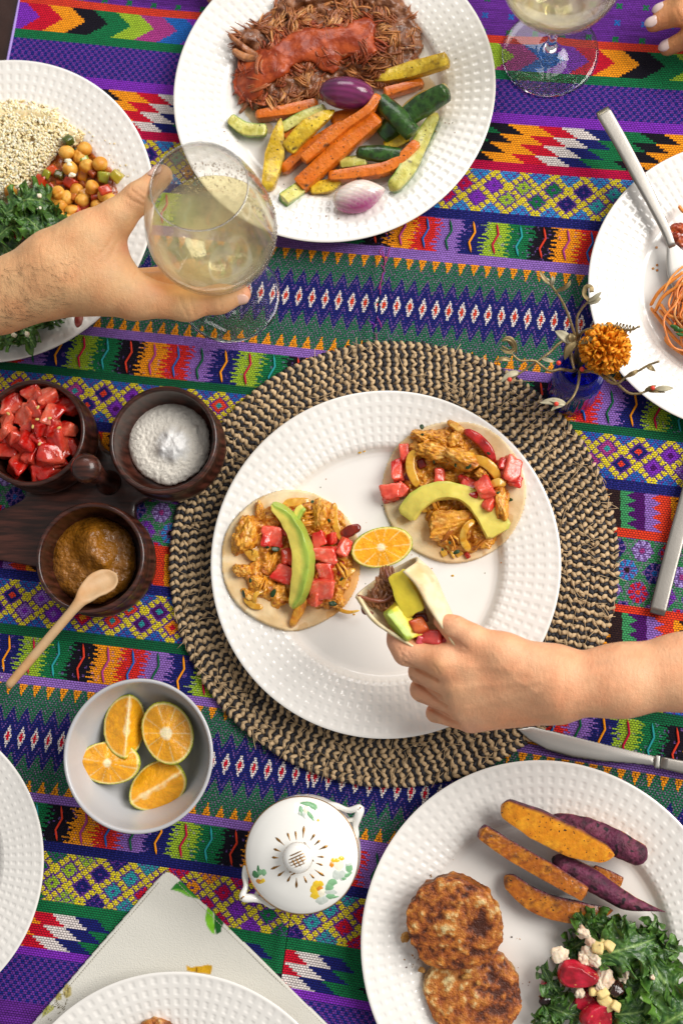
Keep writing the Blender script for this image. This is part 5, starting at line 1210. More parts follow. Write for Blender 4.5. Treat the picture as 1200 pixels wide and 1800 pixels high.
S_SKINUP = np.vstack([arc(12, 0, 180, 1.0), np.stack([np.linspace(-.9, .9, 7), np.full(7, -.35)], 1)]); K_SKINUP = np.r_[np.ones(11, int), np.zeros(8, int)]
S_FLESHUP = np.vstack([np.stack([np.linspace(1, -1, 8), .55+.12*np.cos(np.linspace(-1.5, 1.5, 8))], 1), arc(11, 190, 350, .9)]); K_FLESHUP = np.r_[np.zeros(7, int), np.ones(12, int)]
S_WEDGE = np.vstack([np.stack([np.linspace(1, -.55, 7), np.linspace(.15, .9, 7)], 1), np.stack([np.linspace(-.7, -1, 3), np.linspace(.75, -.3, 3)], 1), arc(8, 205, 350, .9)]); K_WEDGE = np.r_[np.zeros(6, int), np.zeros(3, int), np.ones(9, int)]
CAR = [['d0660f', 'd96e14', 'e07a1e', 'd4680f']]; ZSK = ['142a0e', '1f3f16', '37601f', '1a3410']; ZFL = ['b7b24a', 'd3cf7c', 'c9c060', 'a39a3a']; YSK = ['c69a10', 'e2b41c', 'b88a10', 'd8a812']; YFL = ['d9b31c', 'e6c63a', 'b9951a', 'cfa818']
veg = 'roasted vegetables on the top plate'
S_RIDGE = np.vstack([arc(12, -10, 118, .95), np.stack([np.linspace(-.5, -1, 5), np.linspace(.78, -.1, 5)], 1), np.stack([np.linspace(-.8, .9, 6), np.full(6, -.3)], 1)]); K_RIDGE = np.r_[np.ones(12, int), np.zeros(11, int)]
def V_(kind, pts, w, label, **k):
    if kind == 'carrot': o = stick('carrot_stick', pts, w, S_BAR, B0, m_veg, stops=CAR, plate='top', thick=k.pop('thick', .0042), spk=k.pop('spk', '5a2a0c'), **k); c = 'carrot'
    elif kind == 'zskin': o = stick('zucchini_wedge', pts, w, S_SKINUP, K_SKINUP, m_veg, stops=[ZFL, ZSK], plate='top', **k); c = 'zucchini'
    elif kind == 'zflesh': o = stick('zucchini_wedge', pts, w, S_FLESHUP, K_FLESHUP, m_veg, stops=[ZFL, ['4c7a1e', '6a9a2a', '35601a']], plate='top', spk='5a4a1a', **k); c = 'zucchini'
    elif kind == 'zridge': o = stick('zucchini_wedge', pts, w, S_RIDGE, K_RIDGE, m_veg, stops=[['e2bd20', 'd6b030', 'c9b020'], ZSK], plate='top', **k); c = 'zucchini'
    elif kind == 'zedge': o = stick('zucchini_wedge', pts, w, S_WEDGE, K_WEDGE, m_veg, stops=[['e2bd20', 'd6cf50', 'c9b020'], ZSK], plate='top', **k); c = 'zucchini'
    elif kind == 'yellow': o = stick('squash_wedge', pts, w, S_FLESHUP, K_FLESHUP, m_veg, stops=[YFL, YSK], plate='top', spk='4a3410', **k); c = 'squash'
    top(o, label, c, veg); return o
V_('carrot', [(448, 205, .006), (505, 196, .008), (561, 184, .009)], [17, 22, 22], 'broad carrot stick lying under the shredded meat, topmost at left', seed=1, spk='3a1c08')
V_('carrot', [(580, 212, .006), (640, 200, .008), (691, 186, .010)], [24, 26, 22], 'short carrot piece tucked under the purple onion', seed=2)
V_('carrot', [(673, 166, .008), (745, 146, .009)], [19, 14], 'reddish carrot stick below the long yellow squash wedge', seed=3)
V_('carrot', [(500, 244, .005), (524, 220, .008)], [20, 14], 'small carrot end between the two yellow green squash wedges', seed=4)
V_('yellow', [(544, 332, .004), (582, 326, .005), (600, 300, .006)], [22, 26, 20], 'yellow squash piece under the biggest carrot stick', seed=5, thick=.005)
V_('yellow', [(676, 262, .005), (718, 240, .008)], [24, 20], 'yellow squash end behind the small dark zucchini', seed=6, thick=.005)
V_('zflesh', [(402, 208, .006), (432, 228, .006), (470, 231, .008)], [20, 26, 22], 'curved pale zucchini strip with lime green rim at the left end of the heap', seed=7, thick=.006)
V_('zflesh', [(494, 228, .010), (537, 205, .012), (574, 191, .013)], [20, 22, 18], 'pale zucchini strip with charred marks beside the yellow green squash', seed=8, thick=.005)
V_('zskin', [(670, 244, .006), (690, 222, .010), (705, 200, .010)], [34, 44, 34], 'dark zucchini chunk half hidden below the big green wedge', seed=9, thick=.009)
V_('zflesh', [(596, 290, .008), (646, 282, .010)], [20, 22], 'short pale zucchini piece between carrot sticks', seed=10, thick=.006)
V_('zflesh', [(686, 336, .004), (715, 300, .006), (745, 240, .008), (768, 198, .009)], [26, 34, 30, 18], 'long pale zucchini wedge along the right of the heap', seed=11, thick=.007)
V_('zridge', [(704, 214, .012), (735, 188, .016), (790, 158, .017)], [40, 52, 36], 'big zucchini wedge showing dark skin and a yellow face, right of the onion', seed=12, thick=.010, tap=(0, .07))
V_('yellow', [(655, 142, .007), (715, 128, .011), (790, 106, .014)], [18, 32, 26], 'long yellow squash wedge with a charred tip at the upper right of the heap', seed=13, thick=.008, tap=(.2, .05))
V_('carrot', [(496, 303, .006), (545, 258, .009), (607, 216, .012)], [19, 19, 14], 'slim carrot stick left of the crossing sticks', seed=14)
V_('zflesh', [(497, 354, .003), (528, 333, .005)], [26, 26], 'square zucchini end poking from under the biggest carrot', seed=15, thick=.007, tap=(.03, .03))
V_('carrot', [(524, 330, .007), (600, 262, .013), (668, 206, .016)], [29, 33, 28], 'biggest carrot stick running up through the middle of the heap', seed=16, thick=.0055, tap=(.03, .05))
V_('carrot', [(531, 284, .016), (600, 228, .019), (646, 196, .022), (667, 167, .022)], [18, 21, 17, 16], 'thin carrot stick lying across the biggest one to the onion', seed=17, tap=(.03, .05))
V_('zskin', [(668, 178, .017), (700, 208, .020), (727, 238, .018)], [34, 40, 34], 'green skinned zucchini piece at the end of the thin carrot', seed=18, thick=.007, tap=(0, .04))
V_('zskin', [(626, 268, .012), (665, 270, .014), (703, 274, .013)], [22, 34, 30], 'small ridged dark zucchini piece in the middle of the heap', seed=19, thick=.006, noise=.12, tap=(.10, 0))
V_('carrot', [(576, 312, .008), (635, 305, .011), (690, 292, .013), (736, 250, .015)], [19, 24, 22, 17], 'bent carrot stick lowest on the right', seed=20, tap=(.04, .04))
V_('yellow', [(471, 335, .004), (484, 275, .009), (494, 208, .012)], [24, 38, 12], 'upright yellow squash wedge at the left of the heap', seed=21, thick=.008, tap=(.08, .25))
V_('yellow', [(505, 266, .012), (540, 228, .016), (588, 194, .017)], [30, 34, 14], 'mottled yellow green squash wedge with a burnt tip', seed=22, thick=.006, tap=(.06, .2))
# onions
V, Fq = blob((110*.00041, 62*.00041, .026), 5, .03, 1.2, 3, flat=.5); V = V @ rotm(0, 0, rz(8)).T
rr = V[:, 0]*np.cos(rz(8))+V[:, 1]*np.sin(rz(8)); w = np.clip((-V[:, 0]*8+V[:, 1]*22+.05)*2.2, 0, 1)[:, None]; st = (.9+.2*np.sin(V[:, 1]*1500+V[:, 0]*300))[:, None]
o = put('onion_wedge', V, Fq, m_onion, 609, 164, .030, col=np.clip((g_('7a2a5c')*(1-w)+g_('3b2340')*w)*st*(1+.2*fbm(V*90, 2, 4))[:, None], 0, 1)); top(o, 'glossy dark purple onion wedge between meat and carrots', 'onion', veg)
V, Fq = blob((104*.00041, 62*.00041, .022), 5, .03, 1.2, 4, flat=.5); V[:, 1] *= (1-.55*np.clip(V[:, 0]/.022, 0, 1)**2); V = V @ rotm(.35, 0, rz(-14)).T
w = np.clip((V[:, 0]*12-V[:, 1]*52+.02)*1.6, 0, 1)[:, None]; st = (np.sin((V[:, 1]*1.2+V[:, 0]*.45)*1500+1.5*fbm(V*60, 2, 1)))[:, None]; w = np.clip(w+.22*(st > .72)*(w > .02), 0, 1); V = V-np.array([0, 0, 1])*(.00025*(st > .6))
o = put('onion_wedge', V, Fq, m_onion, 631, 345, .024, col=np.clip((g_('dfd2c8')*(1-w)+g_('a8467f')*w)*(1+.06*st), 0, 1)); top(o, 'layered white and pink onion wedge at the foot of the heap', 'onion', veg)
# ---------------------------------------------------------------- shredded meat
def shreds(name, poly, n, hfun, base, Lr=(14, 42), rr=(.0006, .0016), stops=('8a4a24', 'a8663a', '94522a', 'b4743f', '9c5a30', 'c4884f'), seed=0, plate='top', par=None, flow=None, bundle=.55, tint=None):
    r = np.random.default_rng(seed); a = Acc(); poly = np.asarray(poly, float); lo, hi = poly.min(0), poly.max(0); k = 0
    while k < n:
        c = r.uniform(lo, hi); nb = int(r.integers(2, 7)) if r.uniform() < bundle else 1
        if poly_sd(np.array([c[0]]), np.array([c[1]]), poly)[0] > -2: continue
        k += 1; an = r.uniform(0, 6.28) if flow is None else flow(c)+r.normal(0, .5); L = r.uniform(*Lr)/2; d = np.array([math.cos(an), math.sin(an)]); e = np.array([-d[1], d[0]])
        bz = hfun(*c); up = r.uniform(-.001, .0035); bow = r.normal(0, L*.17); bc_ = g_(stops[r.integers(len(stops))]); bc_ = bc_*.35+g_('93300f')*.65 if tint is not None and poly_sd(c[:1], c[1:], np.asarray(tint, float))[0] < 7 else bc_; rb = r.uniform(*rr)
        for b_ in range(nb):
          pts = []; c_ = c+e*(b_-(nb-1)/2)*rb/.00046*1.25; L_ = L*r.uniform(.75, 1.1); bo_ = bow+r.normal(0, L*.06); up_ = up+r.normal(0, .0004)
          for t_ in (-1, -.4, .3, 1):
            q = c_+d*L_*t_+e*bo_*(1-t_*t_)+r.normal(0, .8, 2); z_ = bz+up_*(1-t_*t_)+r.normal(0, .0004)-(.0012*abs(t_)); pts.append(onplate(plate, q[0], q[1], z_) if plate else P(q[0], q[1], z_))
          q = spline(np.array(pts), 9); rad = rb*r.uniform(.7, 1.1); V, Fl = tube(q, rad*taper(9, .3, .3, .5, .15)*(.75+.4*r.uniform(size=9)), 5)
          a.add(V, Fl, 0, bc_*r.uniform(.8, 1.2))
    return a.out(name, [m_meat], par, usecol=True)
MP = [(428, 92), (405, 62), (470, 30), (500, -12), (560, -40), (640, -45), (700, -10), (735, 50), (737, 110), (700, 146), (650, 150), (610, 140), (560, 170), (480, 200), (440, 185), (415, 150)]
SPOLY = [(411, 130), (420, 104), (440, 92), (465, 84), (490, 72), (522, 52), (560, 48), (600, 44), (640, 28), (660, 40), (658, 66), (662, 92), (640, 100), (605, 103), (590, 128), (565, 126), (545, 110), (518, 114), (500, 135), (474, 148), (456, 172), (440, 182), (424, 178), (410, 158)]
def hmeat(x, y): d = -poly_sd(np.atleast_1d(float(x)), np.atleast_1d(float(y)), MP)[0]; return .003+.016*min(1, max(0, d)/75)**.6+.006*float(vnoise(np.array([[x/30., y/30., 1.5]]), 5)[0])
V, Fq, n = mound(MP, platesurf('top'), .015, 70, .25, 14, 2.5, 3); o = mesh('meat_mound', V, Fq, m_meat, cols=colmix(V, ['5a3018', '7a4828', '96603a'], 300, 4)); top(o, 'shredded brown meat pile under red sauce on the top plate', 'meat', kind='stuff'); meat0 = o
s_o = shreds('meat_shred', MP, 980, hmeat, 0, (16, 50), (.0004, .0010), tint=SPOLY, seed=5, par=None, flow=lambda c: 3.2*float(vnoise(np.array([[c[0]/42., c[1]/42., 0.]]), 8)[0])+.6); s_o.parent = meat0; s_o.location = WLOC[s_o]-WLOC[meat0]; tag(s_o, kind='stuff')
o = stick('meat_shred', [(402, 60, .014), (418, 75, .013), (440, 92, .012), (470, 110, .016)], [9, 13, 15, 12], circ(8), np.zeros(8, int), m_meat, stops=[['8a4f26', 'a8693a', '6e3a1c']], plate='top', seed=3); o.parent = meat0; o.location = WLOC[o]-WLOC[meat0]
o = stick('meat_shred', [(408, 88, .012), (430, 100, .013), (455, 105, .015)], [12, 17, 14], circ(8), np.zeros(8, int), m_meat, stops=[['8a4f26', 'b87a48', '6e3a1c']], plate='top', seed=4); o.parent = meat0; o.location = WLOC[o]-WLOC[meat0]
o = stick('meat_shred', [(420, 200, .004), (440, 178, .006), (462, 158, .010)], [6, 9, 10], circ(8), np.zeros(8, int), m_meat, stops=[['7a4526', '8a5a38']], plate='top', seed=5); o.parent = meat0; o.location = WLOC[o]-WLOC[meat0]
m_rsauce = mat('red_sauce', '94340f', .36, var=.2, vscale=120, bump=.0006, bscale=300, coat=.1, col2='ac4a1c')
def top_on(plate, hf): 
    f0 = platesurf(plate)
    return lambda X, Y: f0(X, Y)+np.vectorize(hf)(X, Y)
def hm2(x, y): d = -poly_sd(np.atleast_1d(float(x)), np.atleast_1d(float(y)), MP)[0]; return .0055+.016*min(1, max(0, d)/75)**.6
V, Fq, n = mound(SPOLY, top_on('top', lambda x, y: .55*hm2(x, y)+.45*hmeat(x, y)-.0006), .0030, 9, .8, 8, 1.6, 6, hnoise=.06, top=lambda X, Y: .0007*fbm(np.stack([X/18, Y/18, X*0], -1), 2, 3)); o = mesh('red_sauce', V, Fq, m_rsauce); top(o, 'red chilli sauce poured in a band across the shredded meat', 'sauce', kind='stuff')
m_oil = thin_glass('oily_stain', (.97, .88, .72), .05, (.75, .42, .15), .15)
for nm, poly, pl in (('top', [(425, 150), (450, 190), (480, 222), (470, 236), (440, 215), (418, 180), (414, 160)], 'top'), ('top', [(735, 120), (760, 140), (775, 165), (765, 190), (745, 175), (735, 150)], 'top')):
    V, Fq, n = mound(poly, platesurf(pl), .0005, 6, .6, 12, 2.0, 8); o = mesh('oil_stain', V, Fq, m_oil); top(o, 'thin orange oil stain beside the %s' % dict(top='roasted vegetables' if poly[0][0] > 600 else 'red sauced meat', right='spaghetti under the fork', main='taco with the upright avocado', br='purple potato wedge on the plate rim')[nm], 'stain', kind='stuff')

# ---------------------------------------------------------------- left plate: quinoa, chickpeas, peppers, kale
QP = [(-70, 160), (0, 178), (30, 182), (60, 186), (95, 196), (112, 214), (140, 236), (136, 262), (108, 262), (92, 288), (62, 318), (40, 345), (0, 352), (-70, 350)]
V, Fq, n = mound(QP, platesurf('left'), .0145, 55, .15, 16, 2.5, 5); o = mesh('quinoa_heap', V, Fq, m_grain, cols=colmix(V, ['dcc490', 'e6d4a8', 'cdb27a'], 500, 2)); top(o, 'heap of cooked white quinoa grains at the frame edge', 'quinoa', kind='stuff'); q0 = o
def hq(x, y): d = -poly_sd(np.atleast_1d(float(x)), np.atleast_1d(float(y)), QP)[0]; return .018*(1-(1-min(1, max(0, d)/55))**2)**.5
a = Acc(); r = np.random.default_rng(2); SV, SF = ico(1); k = 0
while k < 2300:
    c = np.array([r.uniform(-15, 148), r.uniform(175, 355)])
    d = poly_sd(c[:1], c[1:], QP)[0]
    if d > 6 or (d > -2 and r.uniform() < .6): continue
    k += 1; L = r.uniform(.0013, .0032); w = r.uniform(.0008, .0011); Rm = rotm(r.uniform(0, 6), r.uniform(-.8, .8), r.uniform(0, 6)); V = (SV*np.array([L, w, w])) @ Rm.T
    a.add(V+onplate('left', c[0], c[1], hq(*c)+r.uniform(-.0003, .0014)), SF, 0, g_(['f2e4c2', 'eedaac', 'e4ce98', 'f5ecd2'][r.integers(4)]))
s_o = a.out('quinoa_grain', [m_grain], q0, usecol=True); tag(s_o, kind='stuff')
CK = [(117, 268), (149, 262), (124, 297), (153, 292), (176, 288), (163, 330), (102, 339), (107, 362), (87, 363), (136, 336), (194, 353), (172, 362), (158, 379), (136, 390), (103, 378), (20, 336), (120, 388), (118, 348), (146, 352), (185, 342), (97, 350), (140, 275), (128, 372)]
for i, (x, y) in enumerate(CK):
    V, Fq = blob((.0128, .0116, .0112), 4, .07, 1.5, i, (i*1.3, i*.7, i*2.1)); d = V/np.linalg.norm(V, axis=1)[:, None]; V = V*(1-.10*np.exp(-(d[:, 1]/.12)**2)*(d[:, 0] > 0)+.12*np.exp(-((d[:, 0]-1)/.12)**2))[:, None]
    V = V @ rotm(i*.9, i*1.7, i*2.3).T; lift = .010+(.006 if i in (0, 2, 3, 5, 6, 12, 13) else .001)
    col = colmix(V, ['c27a1c', 'd99a34', 'e3ad4c', 'cf8a24'], 120, i); o = mesh('chickpea', V+onplate('left', x, y, lift), Fq, m_grain, cols=col)
    top(o, 'round golden chickpea in the stew between quinoa and kale' if i != 15 else 'lone golden chickpea lying against the quinoa above the kale', 'chickpea', 'chickpeas on the left plate' if i != 15 else None)
V, Fq, n = mound([(78, 300), (105, 262), (140, 250), (168, 275), (200, 300), (206, 345), (190, 372), (150, 398), (112, 396), (84, 372), (70, 330)], platesurf('left'), .008, 20, .3, 12, 2.0, 9); o = mesh('chickpea_stew', V, Fq, m_wet, cols=colmix(V, ['8a3c12', 'a85a1a', '7a3210', 'b8702a'], 260, 4)); top(o, 'soft orange brown stew under the chickpeas', 'stew', kind='stuff')
DC = [(92, 300, 15, 'c8501c'), (72, 320, 19, 'c03c14'), (82, 306, 13, '8a8a1e'), (106, 318, 15, 'cc5a26'), (124, 322, 18, 'b0361a'), (184, 334, 17, 'b93c1c'), (148, 360, 18, 'a8402c'), (134, 375, 17, 'b0401e'), (170, 346, 16, 'a83a1a'), (184, 311, 18, '9a9a2a'), (205, 310, 18, 'b0a02e'), (120, 248, 15, '4d5a1e'), (138, 266, 13, '3f4418'), (146, 278, 16, '8f9a30'), (186, 368, 15, 'c04a18'), (147, 305, 20, 'd08a24'), (110, 384, 14, '7a7418'), (104, 308, 13, '55501c'), (118, 382, 14, '8f7a20'), (150, 343, 16, 'd9993a'), (162, 302, 15, 'b8562a'), (90, 330, 16, 'a8441c'), (130, 345, 16, 'b86a24')]
NM = {'8': ('celery_piece', 'green', 'celery'), '9': ('celery_piece', 'green', 'celery'), '4': ('pepper_piece', 'dark green', 'pepper'), '3': ('pepper_piece', 'dark green', 'pepper'), '5': ('pepper_piece', 'dark green', 'pepper'), '7': ('celery_piece', 'green', 'celery')}
for i, (x, y, s, c) in enumerate(DC):
    nm, cn, ct = NM.get(c[0], ('pepper_piece', 'red orange', 'pepper')); V, Fq = dice((s*.00056, s*.00048, s*.00042), 3, 9, .22, .06, i+50, (R0.uniform(-.5, .5), R0.uniform(-.5, .5), R0.uniform(0, 3)))
    o = mesh(nm, V+onplate('left', x, y, .008+.003*(i % 3)), Fq, m_wet, cols=np.clip(g_(c)*(1+.25*fbm(V*200, 2, i))[:, None], 0, 1)); top(o, 'small %s %s piece cooked among the chickpeas' % (cn, ct), ct, '%s %s pieces among the chickpeas' % (cn, ct))
for i, (x, y) in enumerate(((120, 283), (127, 308), (122, 290))):
    V, Fq = blob((.006, .004, .004), 3, .4, 2, i); o = mesh('quinoa_crumb', V+onplate('left', x, y, .020), Fq, m_grain, cols=colmix(V, ['efe4c8', 'f4ecd8'], 100, 1)); top(o, 'little clump of white quinoa stuck on the chickpeas', 'quinoa', 'quinoa clumps on the chickpeas')
def kale(px, py, z, ang, Lp, Wp, seed, par=None, lab=None, group=None, lift=.01, dark=0., plate=None, fold=.35, ruf=1.):
    """curly leaf: midrib with a blade whose margin is longer than its middle, so it ruffles"""
    r = np.random.default_rng(seed); ns, nt = 56, 53; s, t = np.meshgrid(np.linspace(0, 1, ns), np.linspace(-1, 1, nt), indexing='ij'); mp = MPP(px, py, .03)
    L, W = Lp*mp, Wp*mp/2; wd = W*np.sin(np.pi*np.clip(s*.92+.06, 0, 1))**.6*(1+.22*np.sin(s*19+seed)+.15*np.sin(s*41+seed*2)*np.abs(t)); at = np.abs(t)
    ph = seed*1.7; e = at**2.6*ruf
    edge = .0046*np.sin(s*24+ph+2.2*np.sin(s*7+ph)+np.sign(t)*1.3)+.0026*np.sin(s*57+ph*2+np.sign(t))+.0014*np.sin(s*103+ph+t*9)
    x = (s-.5)*L+e*(.0022*np.sin(s*41+ph*3+np.sign(t)*2)+.0014*np.cos(s*89+ph)); y = t*wd+e*np.sign(t)*.0030*np.sin(s*33+ph*1.3)+.10*L*np.sin(s*2.6+seed)*.4
    zz = e*edge+fold*W*at**1.3*.5+lift*np.sin(s*np.pi)*.6-.15*L*(s-.6)**2+.0012*fbm(np.stack([s*9, t*7, s*0], -1), 3, seed)
    V = np.stack([x, y, zz], -1).reshape(-1, 3); V = V @ rotm(r.normal(0, .25), r.normal(0, .18), rz(ang)).T
    vein = np.exp(-(t/.045)**2)+.6*np.exp(-(((s*8-at*2.2) % 1-.5)/.07)**2)*(at < .85)*np.exp(-at); n = fbm(np.stack([s*12, t*8, s*0+seed], -1), 3, seed)
    c = g_('284e1e')*(1-dark)+g_('1b3822')*dark; c2 = g_('5f8a32')*(1-dark*.6)+g_('356034')*dark*.6
    w = np.clip(.22+n*.8+.6*at**4, 0, 1)[..., None]; col = c*(1-w)+c2*w; v_ = np.clip(vein*.55, 0, 1)[..., None]; col = col*(1-v_)+g_('9dbb6a')*v_
    q = (vnoise(V*700, seed) > .86); col = col.reshape(-1, 3); col[q] = g_('d8d8c4')*.8
    base = onplate(plate, px, py, z) if plate else P(px, py, z)
    f = grid_faces(ns, nt); T2 = V-np.array([0, 0, .0005]); m_ = ns*nt
    b = np.r_[np.arange(0, nt), np.arange(2*nt-1, m_, nt), np.arange(m_-2, m_-nt-1, -1), np.arange(m_-2*nt, 0, -nt)]; bj = np.roll(b, -1)
    o = mesh('kale_leaf', np.vstack([V, T2])+base, [np.concatenate([f, f[:, ::-1]+m_, np.stack([b, b+m_, bj+m_, bj], 1)])], m_leaf, par, cols=np.clip(np.vstack([col, col*.9]), 0, 1))
    if lab: top(o, lab, 'kale', group)
    return o
KLL = ['dark kale leaf at the frame edge left of the lone chickpea', 'kale leaf just below the lone chickpea', 'kale leaf touching the quinoa and the chickpea stew', 'dark kale leaf at the frame edge above the forearm', 'dark kale leaf beside the lowest chickpeas', 'dark kale leaf around the red strawberry slice', 'narrow bright kale leaf over the strawberry slice', 'dark kale leaf hugging the forearm', 'small kale leaf between chickpeas and wrist', 'long kale leaf just below the hairy forearm', 'kale leaf below the wrist next to the pale cheese', 'bright kale leaf lowest on the left plate', 'small bright kale leaf with white crumbs near the plate edge', 'dark kale leaf under the forearm at the frame edge', 'tiny dark kale leaf beside the red tip below the wrist']
kl = 'curly kale leaves on the left plate'
for i, (x, y, z, an, L, W, dk) in enumerate([(-12, 395, .010, 20, 90, 70, .5), (30, 372, .014, -20, 95, 62, .1), (60, 358, .018, 15, 80, 56, .2), (8, 430, .012, 60, 90, 66, .6), (88, 415, .016, -15, 80, 66, .7), (55, 398, .020, 35, 84, 56, .5), (20, 405, .022, -35, 80, 50, .2), (40, 450, .010, 20, 90, 60, .7), (90, 388, .014, 30, 60, 44, .3),
                                         (30, 560, .010, -10, 120, 60, .4), (72, 545, .012, 25, 90, 60, .5), (15, 590, .012, 10, 90, 46, .2), (48, 588, .012, 50, 60, 40, .1), (-25, 560, .012, 30, 90, 70, .6), (95, 552, .008, -30, 50, 36, .4)]):
    kale(x, y, z, an, L, W, i+3, lab=KLL[i], group=kl+(' above the arm' if y < 480 else ' below the arm'), dark=dk, plate='left')
def piece(nm, x, y, plate, lift, size, kind, c, seed, lab, cat, grp=None, m=None, rot=None, n=4, nz=.1, par=None, jit=.25, stops=None):
    mp = MPP(x, y, .02); rot = rot if rot is not None else (R0.uniform(-.4, .4), R0.uniform(-.4, .4), R0.uniform(0, 3)); sz = (size[0]*mp, size[1]*mp, size[2]*mp)
    V, Fq = (dice(sz, n, 7, jit, nz, seed, rot) if kind == 'dice' else blob(sz, n, nz, 1.8, seed, rot)); st = stops or [c, c]; col = colmix(V, st, 160, seed)*(1+.12*fbm(V*300, 2, seed))[:, None]
    o = mesh(nm, V+(onplate(plate, x, y, lift) if plate else P(x, y, lift)), Fq, m or m_wet, par, cols=np.clip(col, 0, 1))
    if lab: top(o, lab, cat, grp)
    return o
piece('strawberry_slice', 31, 412, 'left', .022, (24, 16, 9), 'blob', 'a8282c', 1, 'red strawberry slice in the kale above the forearm', 'strawberry', rot=(0, .2, rz(40)), m=m_berry)
piece('radish_slice', 40, 440, 'left', .016, (30, 14, 8), 'blob', 'cf8a70', 2, 'pinkish slice beside the forearm in the kale', 'fruit', rot=(0, .1, rz(-20)), m=m_berry)
piece('strawberry_slice', 139, 560, 'left', .012, (15, 30, 10), 'blob', '7a2a22', 3, 'dark red strawberry tip poking out below the forearm', 'strawberry', rot=(.2, 0, rz(12)), m=m_berry, stops=['7a2a22', '9a3a30', 'c98a7a'])
piece('cheese_crumb', 116, 546, 'left', .014, (24, 13, 10), 'dice', 'e6cf9a', 4, 'pale cheese piece below the forearm on the left plate', 'cheese', m=m_cheese)
for i, (x, y) in enumerate(((70, 366), (78, 378), (25, 589), (48, 588), (70, 345))): piece('cheese_crumb', x, y, 'left', .024, (8, 7, 6), 'dice', 'e9dcc0', i+9, 'tiny cheese crumb on the kale leaves of the left plate', 'cheese', 'cheese crumbs on the left plate kale', m=m_cheese, n=2)
# ---------------------------------------------------------------- right plate: spaghetti
a = Acc(); r = np.random.default_rng(12)
for i in range(170):
    rad = r.uniform(20, 128); a0 = r.uniform(1.6, 4.6); sp_ = r.uniform(.7, 1.9); cx, cy_ = 1304+r.normal(0, 8), 548+r.normal(0, 8); z0 = .004+.024*(1-(rad/150)**2)+r.uniform(0, .004)
    t_ = np.linspace(0, 1, 6); pts = [(cx+(rad+r.normal(0, 6))*math.cos(a0+sp_*k), cy_-(rad*.78+r.normal(0, 5))*math.sin(a0+sp_*k)*-1, z0+r.normal(0, .0012)) for k in t_]
    q = spline(np.array([onplate('right', *p) for p in pts]), 26); V, Fl = tube(q, .00085*taper(26, .05, .05, .5, .3), 6); a.add(V, Fl, 0, g_(['de7c28', 'ea9444', 'd66c22', 'efa860', 'e28640'][r.integers(5)])*r.uniform(.85, 1.1))
for pts in ([(1142, 537, .004), (1160, 510, .012), (1200, 478, .018)], [(1150, 548, .006), (1166, 520, .012), (1205, 495, .018)], [(1143, 541, .003), (1165, 570, .006), (1185, 595, .009), (1215, 620, .010)], [(1170, 590, .004), (1172, 602, .005), (1200, 622, .006), (1230, 630, .006)], [(1158, 545, .008), (1170, 560, .013), (1182, 575, .014)], [(1192, 362, .008), (1200, 372, .012), (1215, 380, .014)], [(1160, 535, .010), (1175, 555, .016), (1200, 560, .02)]):
    q = spline(np.array([onplate('right', *p) for p in pts]), 26); V, Fl = tube(q, .0014*taper(26, .05, .05, .5, .4), 7); a.add(V, Fl, 0, g_('e08a35'))
o = a.out('spaghetti', [m_pasta], None, usecol=True); top(o, 'tangle of red sauced spaghetti strands running off the right plate', 'spaghetti', kind='stuff')
for i, (x, y, s) in enumerate(((1192, 402, (30, 22, 16)), (1186, 418, (20, 22, 14)), (1198, 425, (24, 20, 14)), (1178, 414, (14, 18, 9)))): piece('sauce_lump', x, y, 'right', .006, s, 'blob', '9a3410', i, ['biggest dark red sauce lump above the fork head', 'dark red sauce lump touching the fork neck', 'dark red sauce lump at the frame edge right of the fork neck', 'small red sauce lump left of the fork neck'][i], 'sauce', 'sauce lumps by the fork', nz=.3, stops=['7a240c', 'a8401a', 'c0602a'])
for i, (x, y) in enumerate(((1185, 575), (1196, 588), (1192, 580))): piece('basil_shred', x, y, 'right', .024, (8, 18, 4), 'blob', '2a5a1a', i, 'green herb shred on the spaghetti', 'herb', 'herb shreds on the spaghetti', m=m_leaf, n=2)
for i, (x, y) in enumerate(((1154, 466), (1147, 472), (1154, 475), (1153, 435))): piece('sauce_drop', x, y, 'right', .0002, (5, 5, 1.5), 'blob', 'c87a30', i, 'orange sauce drop on the bare rim side of the spaghetti plate', 'sauce', 'sauce drops on the right plate', n=2, rot=(0, 0, 0))

